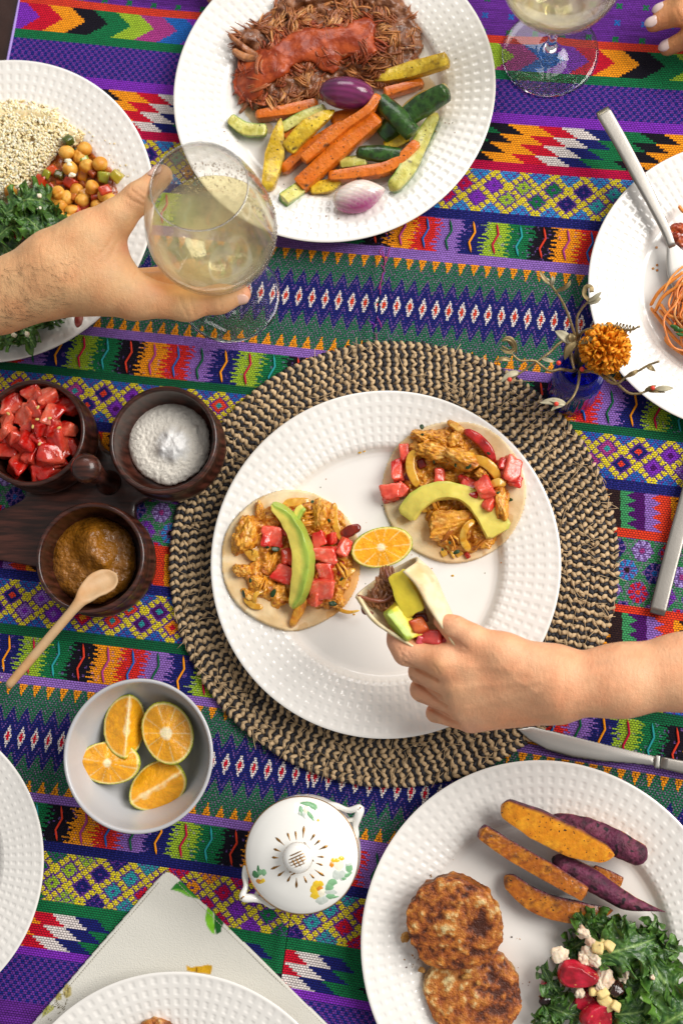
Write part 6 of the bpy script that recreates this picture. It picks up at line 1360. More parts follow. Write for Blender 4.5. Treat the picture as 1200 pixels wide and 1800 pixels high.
# ---------------------------------------------------------------- patties, sweet potato, salad
def patty(nm, x, y, z, w, h, th, rot, seed, lab, plate='br'):
    mp = MPP(x, y, .03); V, Fq = ico(6); V = V.copy(); d = V.copy(); sg = np.sign(V[:, 2])*np.abs(V[:, 2])**.55
    rr = np.hypot(V[:, 0], V[:, 1])+1e-9; k = np.minimum(1, rr*1.18)**.9/rr; V[:, 0] *= k; V[:, 1] *= k; V[:, 2] = sg
    an = np.arctan2(d[:, 1], d[:, 0]); edge = 1+.055*vnoise(np.stack([np.cos(an)*2.2, np.sin(an)*2.2, an*0+seed], -1), seed)+.03*vnoise(np.stack([np.cos(an)*7, np.sin(an)*7, an*0+seed], -1), seed+2)
    V = V*np.array([w*mp/2, h*mp/2, th/2]); V[:, :2] *= edge[:, None]
    n = fbm(V*55+seed, 4, seed); n2 = fbm(V*230+seed, 3, seed+3); n3 = fbm(V*700, 2, seed+5); V = V+d*(.0034*n+.0013*n2+.0007*n3)[:, None]
    t_ = n*1.25+.75*n2+.5*n3; S = [g_(s) for s in ('4c1f0a', '8c4415', 'b06420', 'c47e30', 'e0c68c')]; tt = np.clip(.42+t_*.9, 0, .999)*4; i = tt.astype(int); f = (tt-i)[:, None]; S = np.array(S); col = S[i]*(1-f)+S[np.minimum(i+1, 4)]*f
    sd = np.clip((.45-np.abs(d[:, 2]))/.25, 0, 1)[:, None]*.6; col = col*(1-sd)+g_('8f5418')*(1+.5*n2)[:, None]*sd
    V = V @ rotm(*rot).T; o = mesh(nm, V+onplate(plate, x, y, z), Fq, m_crust, cols=np.clip(col, 0, 1)); top(o, lab, 'patty'); return o
patty('fried_patty', 832, 1742, .0080, 168, 172, .017, (0, 0, .6), 3, 'browned fried patty partly under the other, nearer the frame edge')
patty('fried_patty', 797, 1622, .0255, 172, 166, .018, (.16, -.07, 0), 8, 'crisp brown fried patty leaning on top of the other one')
patty('fried_patty', 276, 1842, .0085, 112, 100, .017, (0, 0, .3), 5, 'dark browned edge of food just showing on the napkin plate', 'bot')
for i, (x, y, s) in enumerate(((712, 1648, (16, 20, 10)), (741, 1705, (10, 13, 7)), (820, 1716, (18, 10, 8)), (840, 1728, (10, 8, 6)))): piece('patty_crumb', x, y, 'br', .008 if i < 2 else .020, s, 'blob', 'b8823a', i, 'golden crumb broken off the fried patties', 'crumb', 'crumbs around the patties', m=m_crust, nz=.35)
SPS = np.vstack([np.stack([np.linspace(1, -1, 9), .62+.05*np.sin(np.linspace(0, 3, 9))], 1), arc(11, 200, 340, 1.0)]); SPK = np.r_[np.zeros(8, int), np.ones(12, int)]
SPU = np.vstack([arc(12, 0, 180, .75), np.stack([np.linspace(-.8, .8, 6), np.full(6, -.5)], 1)]); SPKU = np.r_[np.ones(11, int), np.zeros(7, int)]
OFL = ['c8730c', 'd98a12', 'a85c0c', 'e39a1c', 'b0660e']; OFB = ['9a5210', 'b8680f', '8a4510', 'c47a16', '6e3a10']; PSK = ['4a1230', '6a2444', '35101f', '7c3450', '55202e']
m_pskin = foodmat('potato_skin', .62, .02, .0, .0009, 500, .3); flecks(m_pskin, '1e0a14', 160, .60, .06)
def sweet(pts, w, lab, seed, flesh=OFL, up=False, **k):
    o = stick('sweet_potato_wedge', pts, w, SPU if up else SPS, SPKU if up else SPK, [m_veg, m_pskin], stops=[flesh, PSK], plate='br', seed=seed, n=44, fr=160, **k); top(o, lab, 'sweet potato', 'roasted sweet potato wedges'); return o
sweet([(1040, 1528, .006), (1068, 1540, .007), (1093, 1550, .006)], [22, 24, 20], 'short brown sweet potato end showing between two purple skins', 31, OFB, thick=.006)
sweet([(886, 1540, .008), (940, 1582, .009), (1010, 1602, .009), (1076, 1600, .007)], [30, 46, 44, 12], 'lowest sweet potato wedge, browned and lens shaped', 32, OFB, thick=.008, noise=.08)
sweet([(968, 1434, .011), (1030, 1456, .014), (1082, 1482, .014), (1136, 1510, .012)], [14, 44, 52, 40], 'purple skinned sweet potato wedge nearest the plate rim', 33, OFL, True, thick=.008, noise=.16)
sweet([(970, 1508, .014), (1040, 1548, .017), (1100, 1584, .017), (1170, 1603, .016)], [40, 46, 36, 4], 'purple skinned sweet potato wedge drawn out to a thin tip', 34, OFL, True, thick=.010, noise=.10, tap=(.1, .3))
sweet([(842, 1458, .016), (900, 1496, .018), (970, 1536, .020), (1030, 1572, .018)], [30, 36, 36, 30], 'long bar shaped sweet potato wedge in the middle of the five', 35, OFB, thick=.0075, tap=(.03, .03))
sweet([(880, 1415, .018), (930, 1440, .022), (1000, 1474, .026), (1078, 1504, .024)], [34, 58, 60, 30], 'brightest orange sweet potato wedge lying topmost with a purple lower side', 36, ['cf7a0c', 'e0900f', 'd4820e', 'eaa21e', 'c8720c'], thick=.0085, tap=(.06, .12), twist=-.18)
KLB = ['curly kale leaf under the topmost cheese pieces', 'curly kale leaf touching the lowest potato wedge', 'small curly kale leaf next to the purple potato tip', 'narrow kale leaf between potato wedge and topmost cheese', 'kale leaf standing below the thin purple potato tip', 'big kale leaf at the rim side right of the cheese', 'broad veined kale leaf lying over the salad beside the white cheese', 'ruffled kale leaf at the frame edge with a pale rib', 'ruffled kale leaf right of the raisin and strawberries', 'long narrow dark kale leaf at the left tip of the salad', 'dark kale leaf left of the lower strawberry', 'dark kale leaf under the lower strawberry', 'large ruffled kale leaf in the lowest frame corner of the salad', 'kale leaf beneath the black raisin', 'dark kale leaf nearest the patties at the lower frame edge', 'bright kale leaf between plate rim and broad veined leaf', 'very dark kale leaf under the upper strawberry']
kb_ = 'curly kale leaves of the salad on the patty plate'
for i, (x, y, z, an, L, W, dk) in enumerate([(1022, 1656, .008, -40, 66, 44, .5), (1052, 1626, .012, 10, 72, 46, .2), (1085, 1632, .014, -60, 56, 42, .2), (1028, 1624, .014, 60, 50, 28, .3), (1134, 1640, .012, -50, 70, 46, .2), (1145, 1690, .012, 80, 120, 80, .1), (1100, 1665, .022, -20, 120, 84, .25),
                                         (1175, 1740, .018, 60, 110, 90, .0), (1130, 1770, .018, -10, 110, 76, .2), (972, 1728, .012, 60, 76, 32, .6), (992, 1778, .012, 15, 84, 50, .4), (1080, 1780, .010, 30, 110, 70, .6), (1190, 1785, .024, -35, 110, 86, .0), (1110, 1735, .012, 45, 100, 70, .5), (962, 1796, .010, -30, 54, 46, .2), (1168, 1664, .010, 20, 56, 46, .1), (1008, 1692, .006, 10, 74, 50, .8)]):
    kale(x, y, z, an, L, W, i+40, lab=KLB[i], group=kb_, dark=dk, plate='br')
def berry(x, y, z, sx, sy, rot, seed, lab):
    mp = MPP(x, y, .03); V, Fq = ico(5); V = V.copy(); V[:, 1] *= 1-.45*V[:, 0]; V = V*(1+.05*fbm(V*2, 2, seed))[:, None]
    sd = vnoise(V*9+seed, seed) > .62; V = V*(1-.02*sd)[:, None]; col = colmix(V, ['8a0c1c', 'b0142a', 'c2203a'], 2.2, seed); col[vnoise(V*10+seed, seed) > .74] = g_('d9a860'); V = V*np.array([sx*mp/2, sy*mp/2, .010]); V[:, 2] = np.minimum(V[:, 2], .0062+.0006*fbm(V*300, 2, seed)); V = V @ rotm(*rot).T
    o = mesh('strawberry_piece', V+onplate('br', x, y, z), Fq, m_berry, cols=col); top(o, lab, 'strawberry'); return o
berry(1016, 1713, .024, 78, 46, (.3, 0, rz(8)), 1, 'cut red strawberry under the cheese crumbs in the salad')
berry(1050, 1786, .022, 64, 56, (.2, 0, rz(-60)), 2, 'cut red strawberry nearest the lower frame edge in the salad')
berry(1030, 1758, .014, 50, 40, (.1, 0, rz(30)), 3, 'dark red strawberry mostly hidden between the two others')
berry(962, 1733, .010, 26, 20, (.1, 0, rz(30)), 6, 'small red strawberry bit at the left edge of the salad')
CH = [(1025, 1640, 20, 26), (1037, 1656, 20, 17), (1050, 1666, 22, 20), (1032, 1672, 22, 20), (1060, 1660, 18, 16), (1070, 1662, 16, 18), (1026, 1684, 24, 20), (1044, 1688, 20, 22), (982, 1678, 28, 30), (996, 1690, 14, 12), (1063, 1719, 40, 28), (1054, 1733, 18, 16), (1018, 1746, 20, 18), (1046, 1742, 24, 15), (1060, 1746, 16, 20), (1094, 1716, 22, 22), (1066, 1762, 22, 32), (1080, 1768, 18, 16), (1040, 1672, 16, 14), (1145, 1718, 10, 9), (1158, 1775, 9, 9)]
CHL = ['topmost white cheese piece of the salad, longest of its cluster', 'white cheese piece just below the topmost one', 'upper yellow fruit cube left of the broad kale leaf', 'crumbly white cheese piece at the left of the cheese cluster', 'yellow fruit cube touching the broad veined kale leaf', 'yellow fruit cube at the right end of the cheese cluster', 'white cheese piece directly above the upper strawberry', 'white cheese crumb between cheese cluster and upper strawberry', 'large white cheese piece at the left edge of the kale salad', 'small white crumb beside the large leftmost cheese piece', 'biggest white cheese piece, right of the upper strawberry', 'small white crumb below the biggest cheese piece', 'white cheese piece below the upper strawberry at left', 'yellow fruit cube left of the black raisin', 'yellow fruit cube touching the black raisin', 'pale cheese crumb above and right of the raisin', 'large yellow fruit cube above the lower strawberry', 'yellow fruit cube below the black raisin', 'white cheese crumb in the middle of the cheese cluster', 'tiny white crumb on kale at the right of the salad', 'tiny white crumb on kale near the lowest frame edge']
for i, (x, y, a_, b_) in enumerate(CH):
    yel = i in (2, 4, 5, 13, 14, 16, 17); piece('cheese_crumb', x, y, 'br', .024+.002*(i % 3), (a_, b_, 13), 'dice' if yel else 'blob', 'e6cc8a' if yel else 'ead9c4', i+20, CHL[i], 'fruit' if yel else 'cheese', 'yellow fruit cubes in the salad' if yel else 'white cheese crumbs in the salad', m=m_cheese, nz=.1 if yel else .62, n=3 if yel else 4, jit=.25, stops=None if yel else ['dcc6aa', 'e8d8c0', 'cfa88a'])
piece('raisin', 1081, 1738, 'br', .026, (30, 28, 22), 'blob', '24100c', 3, 'wrinkled black raisin beside the white cheese in the salad', 'raisin', nz=.35, stops=['150a08', '3a1c14'])
piece('raisin', 962, 1754, 'br', .012, (26, 34, 18), 'blob', '2a0c0c', 5, 'dark raisin at the left edge of the salad', 'raisin', nz=.35, stops=['1a0808', '3a1010'])
piece('pepper_speck', 899, 1647, 'br', .0006, (3, 3, 2), 'blob', '1a1410', 1, 'single black pepper speck on the bare plate beside the patty', 'pepper', n=2)

# ---------------------------------------------------------------- tacos
def tortilla(taco, cx, cy_, r_, seed, stain=None):
    V, Fq, n = mound(rpoly(cx, cy_, r_, 60, .025, seed), platesurf('main'), .0021, 4, 0, 10, 2.0, seed, smooth=False, top=lambda X, Y: .0010+.0018*vnoise(np.stack([X/55, Y/55, X*0], -1), seed))
    q = PIX(V); col = colmix(V, ['d2b280', 'dec59a', 'e4cfa8', 'd6b988'], 60, seed); sp = vnoise(V*110, seed+4) > .58; col[sp] = col[sp]*.5+g_('c89a5a')*.5
    if stain is not None:
        for x, y, r2, am in stain:
            w = (am*np.exp(-(((q[:, 0]-x)/r2)**2+((q[:, 1]-y)/r2)**2)**1.5))[:, None]; col = col*(1-w)+g_('d08a22')*w
    return mesh('tortilla', V, Fq, m_tort, taco, cols=np.clip(col, 0, 1))
CHS = ['ac5f12', 'd28a20', 'e2a438', 'bc7016', 'ecbc60']
def chick(par, x, y, z, w, h, th, rot, seed, fib=2.4, nz=.42):
    mp = MPP(x, y, .03); V, Fq = ico(5); V = V.copy(); d = V.copy(); V = V/((np.abs(V)**2.8).sum(1)**(1/2.8))[:, None]; rp = np.random.default_rng(seed)
    for _ in range(5):
        pn = rp.normal(0, 1, 3); pn /= np.linalg.norm(pn); k_ = np.maximum(0, V@pn-rp.uniform(.55, .85)); V = V-pn*(k_*.85)[:, None]
    ax_ = np.array([.9, 3.4*fib/2.4, 3.4*fib/2.4]) if w > h else np.array([3.4*fib/2.4, .9, 3.4*fib/2.4]); n = fbm(d*1.35+seed*3, 3, seed); fi = fbm(d*ax_*1.5+seed+.8*fbm(d*2, 2, seed)[:, None], 3, seed+7); fr_ = fbm(d*6.5+seed, 3, seed+4); V = V*(1+nz*n+.045*fi+.15*fr_)[:, None]
    V = V*np.array([w*mp*.46, h*mp*.46, th*.5]); col = colmix(d, CHS, 2.2, seed, 4); col = col*(1+.35*fi+.2*fr_)[:, None]; V = V @ rotm(R0.normal(0, .12), R0.normal(0, .12), rz(rot)).T
    return mesh('chicken_piece', V+onplate('main', x, y, z), Fq, m_meat, par, cols=np.clip(col, 0, 1))
def strip(nm, par, pts, w, th, seed, stops, m, sect=None, tap=(.15, .15), plate='main', n=26, tw=0.):
    q = spline(np.array([onplate(plate, *p) if plate else P(*p) for p in pts]), n); ww = np.interp(np.linspace(0, 1, n), np.linspace(0, 1, len(w)), w)/2*MPP(pts[0][0], pts[0][1], .02)
    V, Fl = loft(q, rrect(1, 1, .5, 3) if sect is None else sect, np.stack([ww*taper(n, *tap, .5, .1), np.full(n, th)*taper(n, *tap, .5, .2)], 1), twist=tw); col = colmix(V, stops, 160, seed)
    return mesh(nm, V, Fl, m, par, cols=col)
def tomato(par, x, y, z, w, h, seed, rot, pale=.3, th=.011):
    mp = MPP(x, y, .03); V, Fq = dice((w*mp*.84, h*mp*.84, th*.9), 8, 9, .38, .16, seed, (R0.normal(0, .25), R0.normal(0, .25), rz(rot))); n = fbm(V*130+seed, 3, seed); st_ = np.abs(fbm(V*np.array([500, 90, 300])+seed, 2, seed+3)); dd_ = R0.normal(0, 1, 3); dd_ /= np.linalg.norm(dd_); t_ = np.clip((V@dd_/(.5*mp*min(w, h))+.7)*(.45+pale)+.9*n, 0, 1)[:, None]; u_ = np.clip((.10-st_)*6, 0, 1)[:, None]*np.clip(pale*1.6, 0, 1)
    col = g_('c6231a')*(1-t_)+g_('e55f48')*t_; col = col*(1-u_)+g_('f4b09c')*u_; return mesh('tomato_cube', V+onplate('main', x, y, z), Fq, m_wet, par, cols=np.clip(col, 0, 1))
AV = np.array([(1, .1), (.98, .55), (.93, .86), (.86, 1), (.6, 1.02), (.3, .98), (0, .95), (-.3, .93), (-.6, .92), (-.9, .9), (-.98, .84), (-1, .7), (-1, -.6), (-.9, -.9), (-.4, -1), (.3, -1), (.8, -.8), (.96, -.4)])
def avocado(par, pts, w, th, seed, side=1, plate='main', tw=0., rim=.35, tp_=(.12, .08)):
    n = 40; q = spline(np.array([onplate(plate, *p) if plate else P(*p) for p in pts]), n); ww = np.interp(np.linspace(0, 1, n), np.linspace(0, 1, len(w)), w)/2*MPP(pts[0][0], pts[0][1], .02); tp = taper(n, tp_[0], tp_[1], .4, .3 if tp_[0] < .05 else .05)
    V, Fl = loft(q, AV, np.stack([ww*tp, th*np.minimum(1, tp+.1)], 1), twist=tw); V = V+.0012*np.stack([fbm(V*120, 3, seed), fbm(V*110+7, 3, seed), fbm(V*150+3, 3, seed)], 1)
    x = np.r_[np.tile(AV[:, 0], n), 0, 0]*side; t_ = np.clip((x-(1-2*rim))/.45+.35*fbm(V*160, 2, seed), 0, 1)[:, None]; col = g_('d9c95c')*(1-t_)+g_('9bb144')*t_; col *= (1+.10*fbm(V*90, 2, seed))[:, None]
    return mesh('avocado_slice', V, Fl, m_avo, par, cols=np.clip(col, 0, 1), sharp=.6)
def herb(par, x, y, z, s, seed, plate='main'):
    V, Fq = blob((s*.00042, s*.00026, .0006), 2, .4, 2, seed, (R0.normal(0, .4), R0.normal(0, .4), seed)); return mesh('herb_fleck', V+(onplate(plate, x, y, z) if plate else P(x, y, z)), Fq, m_leaf, par, cols=np.tile(g_('1d3a16'), (len(V), 1)))
ONI = ['cf9420', 'dba83a', 'c28618', 'e0b854']
# left taco
tL = thing('open_taco', 'open taco of chicken, tomato and one upright avocado slice, on the plate beside the pots', 'taco', onplate('main', 513, 985), 'open tacos on the middle plate')
tortilla(tL, 513, 985, 124, 3, [(610, 1010, 46, .75), (590, 1060, 40, .5), (600, 940, 40, .35), (480, 990, 60, .35)])
def bed(par, poly, seed):
    V, Fq, n = mound(poly, platesurf('main'), .0075, 22, .55, 9, 1.8, seed, top=lambda X, Y: .004*fbm(np.stack([X/13, Y/13, X*0], -1), 3, seed)); o = mesh('filling', V+np.array([0, 0, .002]), Fq, m_meat, par, cols=colmix(V, ['8a4a12', 'c47a1c', 'dba03a', 'b8621a', 'cf8f2c'], 260, seed)); tag(o, kind='stuff')
bed(tL, [(432, 925), (470, 890), (540, 880), (590, 890), (615, 940), (618, 1020), (590, 1065), (540, 1068), (500, 1065), (450, 1050), (428, 1010), (450, 975)], 3)
for a_ in [(436, 936, .007, 48, 70, .020, 15, 1), (422, 955, .006, 34, 42, .016, 40, 11), (458, 898, .005, 18, 34, .012, -5, 2, 3), (427, 1003, .006, 36, 28, .014, 20, 3), (450, 1026, .006, 30, 28, .014, -20, 4), (492, 1046, .006, 42, 48, .016, 50, 5), (562, 904, .008, 38, 64, .015, 5, 6, 1.2, .12), (535, 920, .005, 20, 24, .010, 0, 7), (484, 912, .006, 32, 30, .012, 20, 8), (474, 992, .006, 26, 62, .014, 12, 9, 3.5), (593, 1058, .005, 30, 28, .010, 30, 10), (440, 1045, .004, 36, 24, .010, 25, 12), (556, 1010, .005, 40, 60, .012, 0, 13), (520, 960, .004, 46, 60, .010, 0, 14), (478, 1030, .004, 40, 40, .010, 0, 15)]: chick(tL, *a_)
s_o = shreds('chicken_shred', rpoly(513, 985, 92), 14, lambda x, y: .010, 0, (20, 46), (.0008, .0017), tuple(CHS), 31, 'main', tL, bundle=.8); tag(s_o, kind='stuff')
strip('chicken_piece', tL, [(536, 1048, .007), (526, 1072, .007), (512, 1102, .006)], [16, 18, 10], .0045, 4, CHS, m_meat)
for i, (pts, w) in enumerate([([(588, 884, .006), (589, 920, .009), (602, 952, .010)], [9, 13, 11]), ([(447, 1062, .006), (450, 1045, .010), (470, 1035, .010)], [8, 8, 6]), ([(596, 1040, .006), (604, 1014, .008), (624, 1000, .006)], [8, 14, 8]), ([(450, 985, .006), (440, 965, .008), (462, 970, .006)], [16, 24, 20]), ([(545, 880, .005), (505, 885, .007), (495, 900, .006)], [10, 16, 10]), ([(590, 1070, .004), (612, 1076, .006), (632, 1073, .006)], [6, 7, 3]), ([(430, 1050, .006), (446, 1064, .006), (462, 1068, .006)], [12, 14, 8])]): strip('onion_strip', tL, pts, w, .0011, i, ONI, m_onion)
for i, a_ in enumerate([(480, 942, .012, 44, 40, 1, 0, .45), (511, 934, .012, 26, 28, 2, 20, .3), (506, 978, .010, 24, 40, 3, 0, .0), (499, 1013, .012, 42, 38, 4, 25, .25), (560, 948, .012, 30, 28, 5, -15, .1), (573, 973, .014, 48, 34, 6, 5, .75), (604, 964, .013, 24, 40, 7, 35, .15), (572, 1002, .011, 38, 40, 8, 0, .55), (565, 1036, .012, 54, 36, 9, 8, .4), (552, 1050, .009, 34, 28, 10, 20, .45), (514, 902, .008, 13, 14, 11, 0, .3), (584, 946, .009, 22, 24, 12, 0, .25), (468, 950, .010, 22, 28, 13, 0, .25)]): tomato(tL, *a_)
strip('pepper_strip', tL, [(600, 942, .009), (618, 932, .012), (634, 926, .012)], [16, 20, 12], .003, 3, ['8a2410', '6a1c10', 'a83a18'], m_wet)
strip('pepper_strip', tL, [(598, 1012, .006), (600, 985, .009)], [14, 12], .003, 4, ['9a2a14', '7a2010'], m_wet)
avocado(tL, [(477, 886, .014), (506, 910, .017), (526, 945, .020), (534, 985, .021), (529, 1030, .018), (518, 1070, .012)], [14, 25, 28, 33, 30, 9], .0068, 1, -1, tw=-.35, rim=.46)
avocado(tL, [(520, 915, .013), (527, 900, .013), (534, 893, .012)], [16, 16, 14], .004, 2, 1, rim=.6)
for i, (x, y) in enumerate([(484, 965), (480, 1043), (428, 1044), (585, 1061), (549, 882), (578, 915), (470, 962), (600, 1018), (440, 1020)]): herb(tL, x, y, .017, 16 if i < 4 else 9, i)
# right taco
tR = thing('open_taco', 'open taco of chicken and tomato with an arched avocado slice, nearest the vase', 'taco', onplate('main', 795, 864), 'open tacos on the middle plate')
tortilla(tR, 796, 864, 127, 6, [(800, 960, 45, .3), (800, 850, 80, .35)])
bed(tR, [(735, 765), (790, 752), (830, 770), (870, 810), (895, 870), (885, 930), (850, 965), (800, 975), (760, 950), (745, 900), (715, 870), (705, 820)], 8)
for a_ in [(742, 768, .006, 40, 24, .013, 12, 21), (770, 776, .007, 44, 26, .014, 10, 22), (806, 776, .007, 34, 44, .014, 10, 23, 3), (818, 792, .007, 26, 40, .013, -10, 24, 3), (768, 797, .010, 70, 34, .017, 10, 25, 3.2), (815, 812, .012, 80, 34, .018, 22, 26, 3.2), (848, 836, .010, 46, 32, .016, 45, 27), (790, 922, .009, 108, 60, .020, -6, 28, 2.8, .16), (846, 952, .006, 46, 32, .014, 20, 29), (880, 884, .008, 26, 66, .015, -5, 30, 3), (747, 842, .006, 28, 30, .013, 0, 31), (793, 842, .006, 36, 26, .013, 0, 32), (862, 925, .006, 40, 36, .014, 30, 33), (780, 868, .004, 80, 40, .010, 0, 34), (815, 880, .004, 70, 40, .011, 0, 35), (860, 860, .006, 40, 50, .013, 0, 36)]: chick(tR, *a_)
s_o = shreds('chicken_shred', [(735, 765), (800, 750), (860, 800), (890, 860), (880, 930), (830, 970), (780, 950), (740, 860)], 16, lambda x, y: .011, 0, (20, 50), (.0008, .0017), tuple(CHS), 32, 'main', tR, bundle=.8); tag(s_o, kind='stuff')
strip('chicken_piece', tR, [(786, 741, .006), (800, 750, .008), (816, 762, .008)], [8, 14, 12], .003, 5, CHS, m_meat)
for i, (pts, w) in enumerate([([(742, 792, .012), (724, 800, .014), (721, 825, .014), (734, 856, .011)], [10, 15, 16, 14]), ([(824, 806, .013), (850, 812, .017), (868, 828, .014), (876, 848, .010)], [16, 18, 18, 10]), ([(833, 914, .016), (818, 928, .018), (813, 948, .014), (824, 968, .008)], [12, 12, 12, 14]), ([(862, 852, .014), (876, 848, .015), (888, 852, .012)], [12, 16, 8]), ([(778, 952, .005), (790, 965, .006), (798, 982, .005)], [5, 7, 4]), ([(775, 975, .004), (785, 970, .005)], [12, 10]), ([(740, 900, .006), (745, 885, .008), (768, 880, .008)], [24, 30, 24]), ([(800, 975, .004), (812, 968, .005)], [14, 12]), ([(828, 788, .010), (838, 806, .010), (848, 812, .010)], [14, 16, 10])]): strip('onion_strip', tR, pts, w, .0012, i+20, ONI, m_onion)
for i, a_ in enumerate([(711, 800, .009, 20, 38, 41, -5, .3), (699, 830, .008, 24, 40, 42, -4, .05), (686, 867, .007, 44, 30, 43, -10, .2), (706, 862, .007, 24, 30, 44, 20, .05), (772, 838, .011, 24, 34, 45, 5, .0), (817, 846, .012, 22, 28, 46, 0, .0), (828, 862, .015, 38, 40, 47, 15, .1), (850, 856, .017, 32, 42, 48, -25, .3), (860, 884, .014, 22, 38, 49, 15, .35), (897, 826, .010, 34, 44, 50, 25, .75), (904, 845, .008, 26, 24, 51, 20, .35), (884, 816, .008, 26, 24, 52, 0, .5), (884, 836, .006, 22, 30, 53, 0, .4)]): tomato(tR, *a_)
strip('pepper_strip', tR, [(816, 757, .009), (840, 772, .013), (858, 792, .013), (868, 814, .009)], [12, 17, 17, 10], .0035, 8, ['a81c1c', 'c22a24', '8a1414'], m_wet)
strip('pepper_strip', tR, [(735, 818, .008), (748, 812, .010)], [18, 16], .003, 9, ['6a1414', '8a1a18'], m_wet); strip('pepper_strip', tR, [(818, 978, .004), (824, 974, .005)], [12, 12], .002, 10, ['a82018', '8a1a14'], m_wet); strip('pepper_strip', tR, [(715, 845, .006), (722, 830, .007)], [16, 14], .003, 11, ['7a1414', '5a1010'], m_wet)
avocado(tR, [(714, 908, .009), (732, 884, .013), (764, 866, .016), (800, 865, .018), (832, 880, .017), (858, 908, .014), (878, 938, .010)], [34, 38, 32, 27, 34, 44, 50], .0052, 3, -1, rim=.14, tp_=(.03, .03))
for i, (x, y) in enumerate([(741, 750), (742, 764), (823, 820), (762, 812), (895, 878), (875, 866), (800, 818), (858, 797), (802, 970), (777, 966), (790, 954)]): herb(tR, x, y, .020 if i not in (0, 4) else .006, 13 if i in (0, 2, 4, 8) else 8, i+5)
citrus('orange_wedge', 671, 962, PL['main'][2]+.0180, .0152, (100, -24), -10, 50, 'radial', 'orange wedge lying on the middle plate between the two tacos', None, 9, 1.58)
for i, (x, y, s) in enumerate(((632, 795, 7), (640, 793, 5), (622, 1080, 5), (795, 1012, 6), (772, 760, 3))): piece('sauce_drop', x, y, 'main', .0001, (s, s*.7, 1), 'blob', 'd99a3a', i, 'faint orange sauce drop on the middle plate', 'sauce', 'sauce drops on the middle plate', n=2, rot=(0, 0, 0))
# held taco
tH = thing('folded_taco', 'folded tortilla with shredded meat and avocado held between finger and thumb', 'taco', P(720, 1075, .075))
ns, nt = 40, 45; s = np.linspace(0, 1, ns)
Lp = spline(np.array([(636, 1046), (664, 1086), (700, 1114), (748, 1146)], float), ns); Rp = spline(np.array([(727, 990), (753, 1016), (774, 1062), (814, 1136)], float), ns); zE = np.interp(s, [0, 1], [.112, .106]); zB = np.interp(s, [0, 1], [.080, .086])
tm = math.radians(118); th = np.linspace(-math.radians(108), math.radians(152), nt); out = []
for off in (0, .0021):
    C = (Lp+Rp)/2; W = (Rp-Lp)/2/math.sin(tm)
    X = C[:, None, :]+W[:, None, :]*np.sin(th)[None, :, None]*1.0
    k = (np.cos(th)-math.cos(tm))/(1-math.cos(tm)); Z = zE[:, None]+(zB-zE)[:, None]*k
    X = X+np.array([-7., -9.])*(k*(1-s[:, None])**2)[..., None]+1.5*vnoise(np.stack(np.broadcast_arrays(s[:, None]*4, th[None]*2, 0.), -1), 3)[..., None]
    W3 = PA(X[..., 0], X[..., 1], Z); c3 = PA(C[:, 0], C[:, 1], (zE+zB)/2+.003)[:, None]; d = W3-c3; d /= np.linalg.norm(d, axis=-1)[..., None]; out.append(W3+d*off)
V = np.concatenate([o_.reshape(-1, 3) for o_ in out]); m_ = ns*nt; f = grid_faces(ns, nt); b = np.r_[np.arange(0, nt), np.arange(2*nt-1, m_, nt), np.arange(m_-2, m_-nt-1, -1), np.arange(m_-2*nt, 0, -nt)]; bj = np.roll(b, -1)
col = colmix(V, ['e2cca0', 'ecdcb8', 'e6d2a8', 'd8bc86'], 70, 5); q = vnoise(V*160, 4) > .55; col[q] = col[q]*.6+g_('c99a58')*.4
mesh('tortilla', V, [np.concatenate([f[:, ::-1], f+m_, np.stack([b, bj, bj+m_, b+m_], 1)[:, ::-1]])], m_tort, tH, cols=col)
s_o = shreds('meat_shred', [(652, 1048), (668, 1022), (684, 1000), (700, 1012), (712, 1040), (724, 1090), (760, 1130), (720, 1120), (690, 1080), (664, 1070)], 110, lambda x, y: .094+.004*R0.uniform(), 0, (16, 40), (.0008, .0019), ('7d4a2a', 'a06a40', 'b4794c', '8a5430'), 9, None, tH, flow=lambda c: 1.0); tag(s_o, kind='stuff')
for i, pts in enumerate(([(628, 1046, .104), (650, 1054, .104), (676, 1056, .101), (692, 1046, .100)], [(636, 1062, .102), (640, 1076, .098), (656, 1078, .096)], [(676, 998, .104), (682, 1015, .104), (690, 1030, .102)])): strip('meat_shred', tH, pts, [4, 7, 6], .0011, i, ['6a3020', '8a4a30'], m_meat, circ(8), plate=None)
def avo_chunk(x, y, z, w, h, th, rot, seed, green):
    mp = MPP(x, y, z); V, Fq = dice((w*mp, h*mp, th), 9, 12, .22, .06, seed); k = V[:, 0]/(w*mp/2); t_ = np.clip((k*(-1)-(.85 if not green else .15))/.3+.3*fbm(V*200, 2, seed), 0, 1)[:, None]; col = (g_('e6cf3c')*(1-t_)+g_('a9bd48')*t_)*(1+.08*fbm(V*120, 2, seed))[:, None]
    V = V+.0009*fbm(V*180, 3, seed)[:, None]*np.sign(V); V = V @ rotm(.15, -.25 if not green else .35, rz(rot)).T; mesh('avocado_slice', V+P(x, y, z), Fq, m_avo, tH, cols=np.clip(col, 0, 1), sharp=.7)
avo_chunk(714, 1042, .106, 40, 74, .014, -22, 5, False); avo_chunk(705, 1094, .102, 34, 72, .014, -40, 6, True)
def tom2(x, y, z, w, h, seed, c1='b8141c', c2='e2584a'):
    V, Fq = dice((w*.00039, h*.00039, .011), 5, 9, .3, .1, seed, (.2, .3, seed)); t_ = np.clip(.4+fbm(V*130, 3, seed)*1.2, 0, 1)[:, None]; mesh('tomato_cube', V+P(x, y, z), Fq, m_wet, tH, cols=g_(c1)*(1-t_)+g_(c2)*t_)
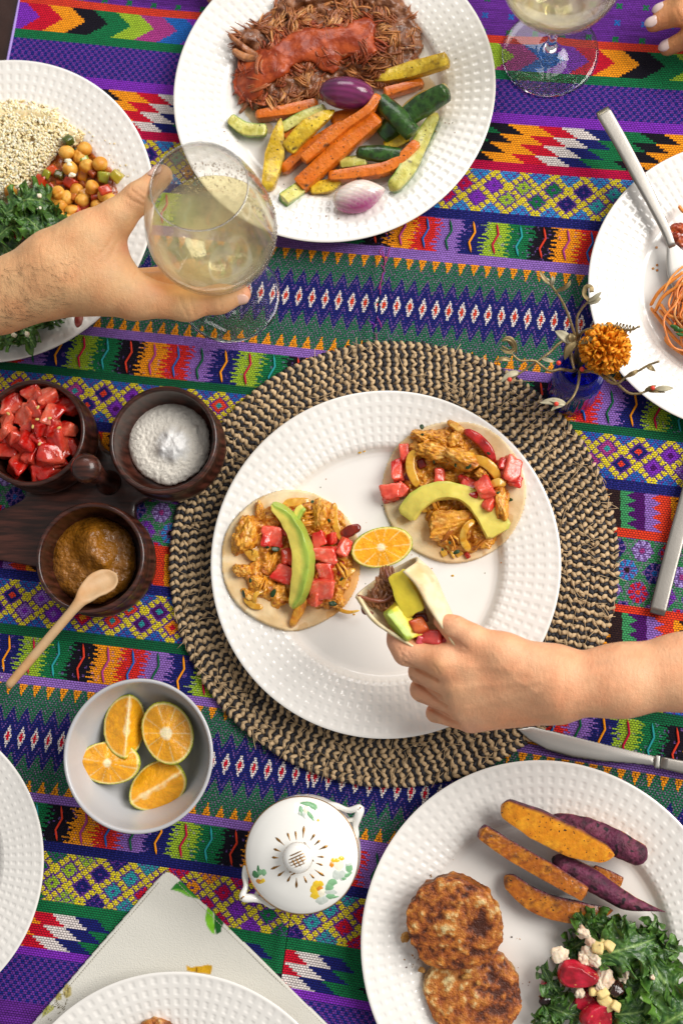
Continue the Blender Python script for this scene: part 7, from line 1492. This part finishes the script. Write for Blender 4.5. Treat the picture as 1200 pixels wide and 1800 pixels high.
tom2(736, 1102, .103, 24, 28, 2, 'b8441c', 'd8743a'); tom2(760, 1124, .101, 32, 26, 3, 'c8242a', 'e05a52'); tom2(784, 1132, .100, 32, 22, 4, 'a81418', 'c83020'); tom2(742, 1084, .099, 20, 18, 5, '5a1414', '7a1c1c'); tom2(744, 1126, .098, 28, 22, 6, 'd0404a', 'e0606a')

# ---------------------------------------------------------------- crumbs and specks on plates and cloth
def scatter(lab, spots, plate, cols, size, seed):
    r = np.random.default_rng(seed); a = Acc(); SV, SF = ico(1)
    for (cx, cy_, rad, n) in spots:
        for _ in range(n):
            x, y = cx+r.normal(0, rad), cy_+r.normal(0, rad); s = r.uniform(.5, 1)*size; p = onplate(plate, x, y, s*.3) if plate else P(x, y, .0042)
            a.add(p+(SV*(1+.3*r.normal(size=(len(SV), 1)).clip(-1, 1))*np.array([s, s*r.uniform(.5, 1), s*.5])) @ rotm(0, 0, r.uniform(0, 6)).T, SF, 0, g_(cols[r.integers(len(cols))]))
    o = a.out('food_crumb', [m_crust], None, usecol=True); tag(o, lab, 'crumbs', kind='stuff')
scatter('tiny brown crumbs scattered round the fried patties', [(720, 1690, 12, 7), (900, 1660, 16, 6), (930, 1760, 20, 8), (760, 1540, 18, 4), (880, 1610, 14, 4)], 'br', ['8f5a20', 'b8823a', '5a3010'], .0008, 1)
scatter('tiny orange and green bits fallen beside the tacos', [(640, 1040, 16, 7), (740, 990, 18, 5), (665, 905, 12, 5), (860, 995, 16, 4), (560, 870, 14, 3)], 'main', ['c9821e', 'b84a1e', '3a5a20', 'e0b050'], .0007, 2)
scatter('tiny herb and meat bits around the roasted vegetables', [(470, 360, 14, 5), (780, 230, 18, 6), (560, 380, 20, 4), (760, 90, 14, 6), (420, 240, 10, 4)], 'top', ['3a4a1a', '8a4a22', 'b0642a'], .0007, 3)
scatter('stray quinoa grains around the chickpeas', [(215, 300, 10, 6), (190, 260, 14, 7), (160, 235, 10, 6), (205, 345, 8, 4)], 'left', ['f0e0b8', 'e6d09a'], .0010, 4)
scatter('spilled white salt grains on the cloth beside the pots', [(20, 1180, 14, 4), (400, 900, 20, 0)], None, ['f4f0ea'], .0007, 5)
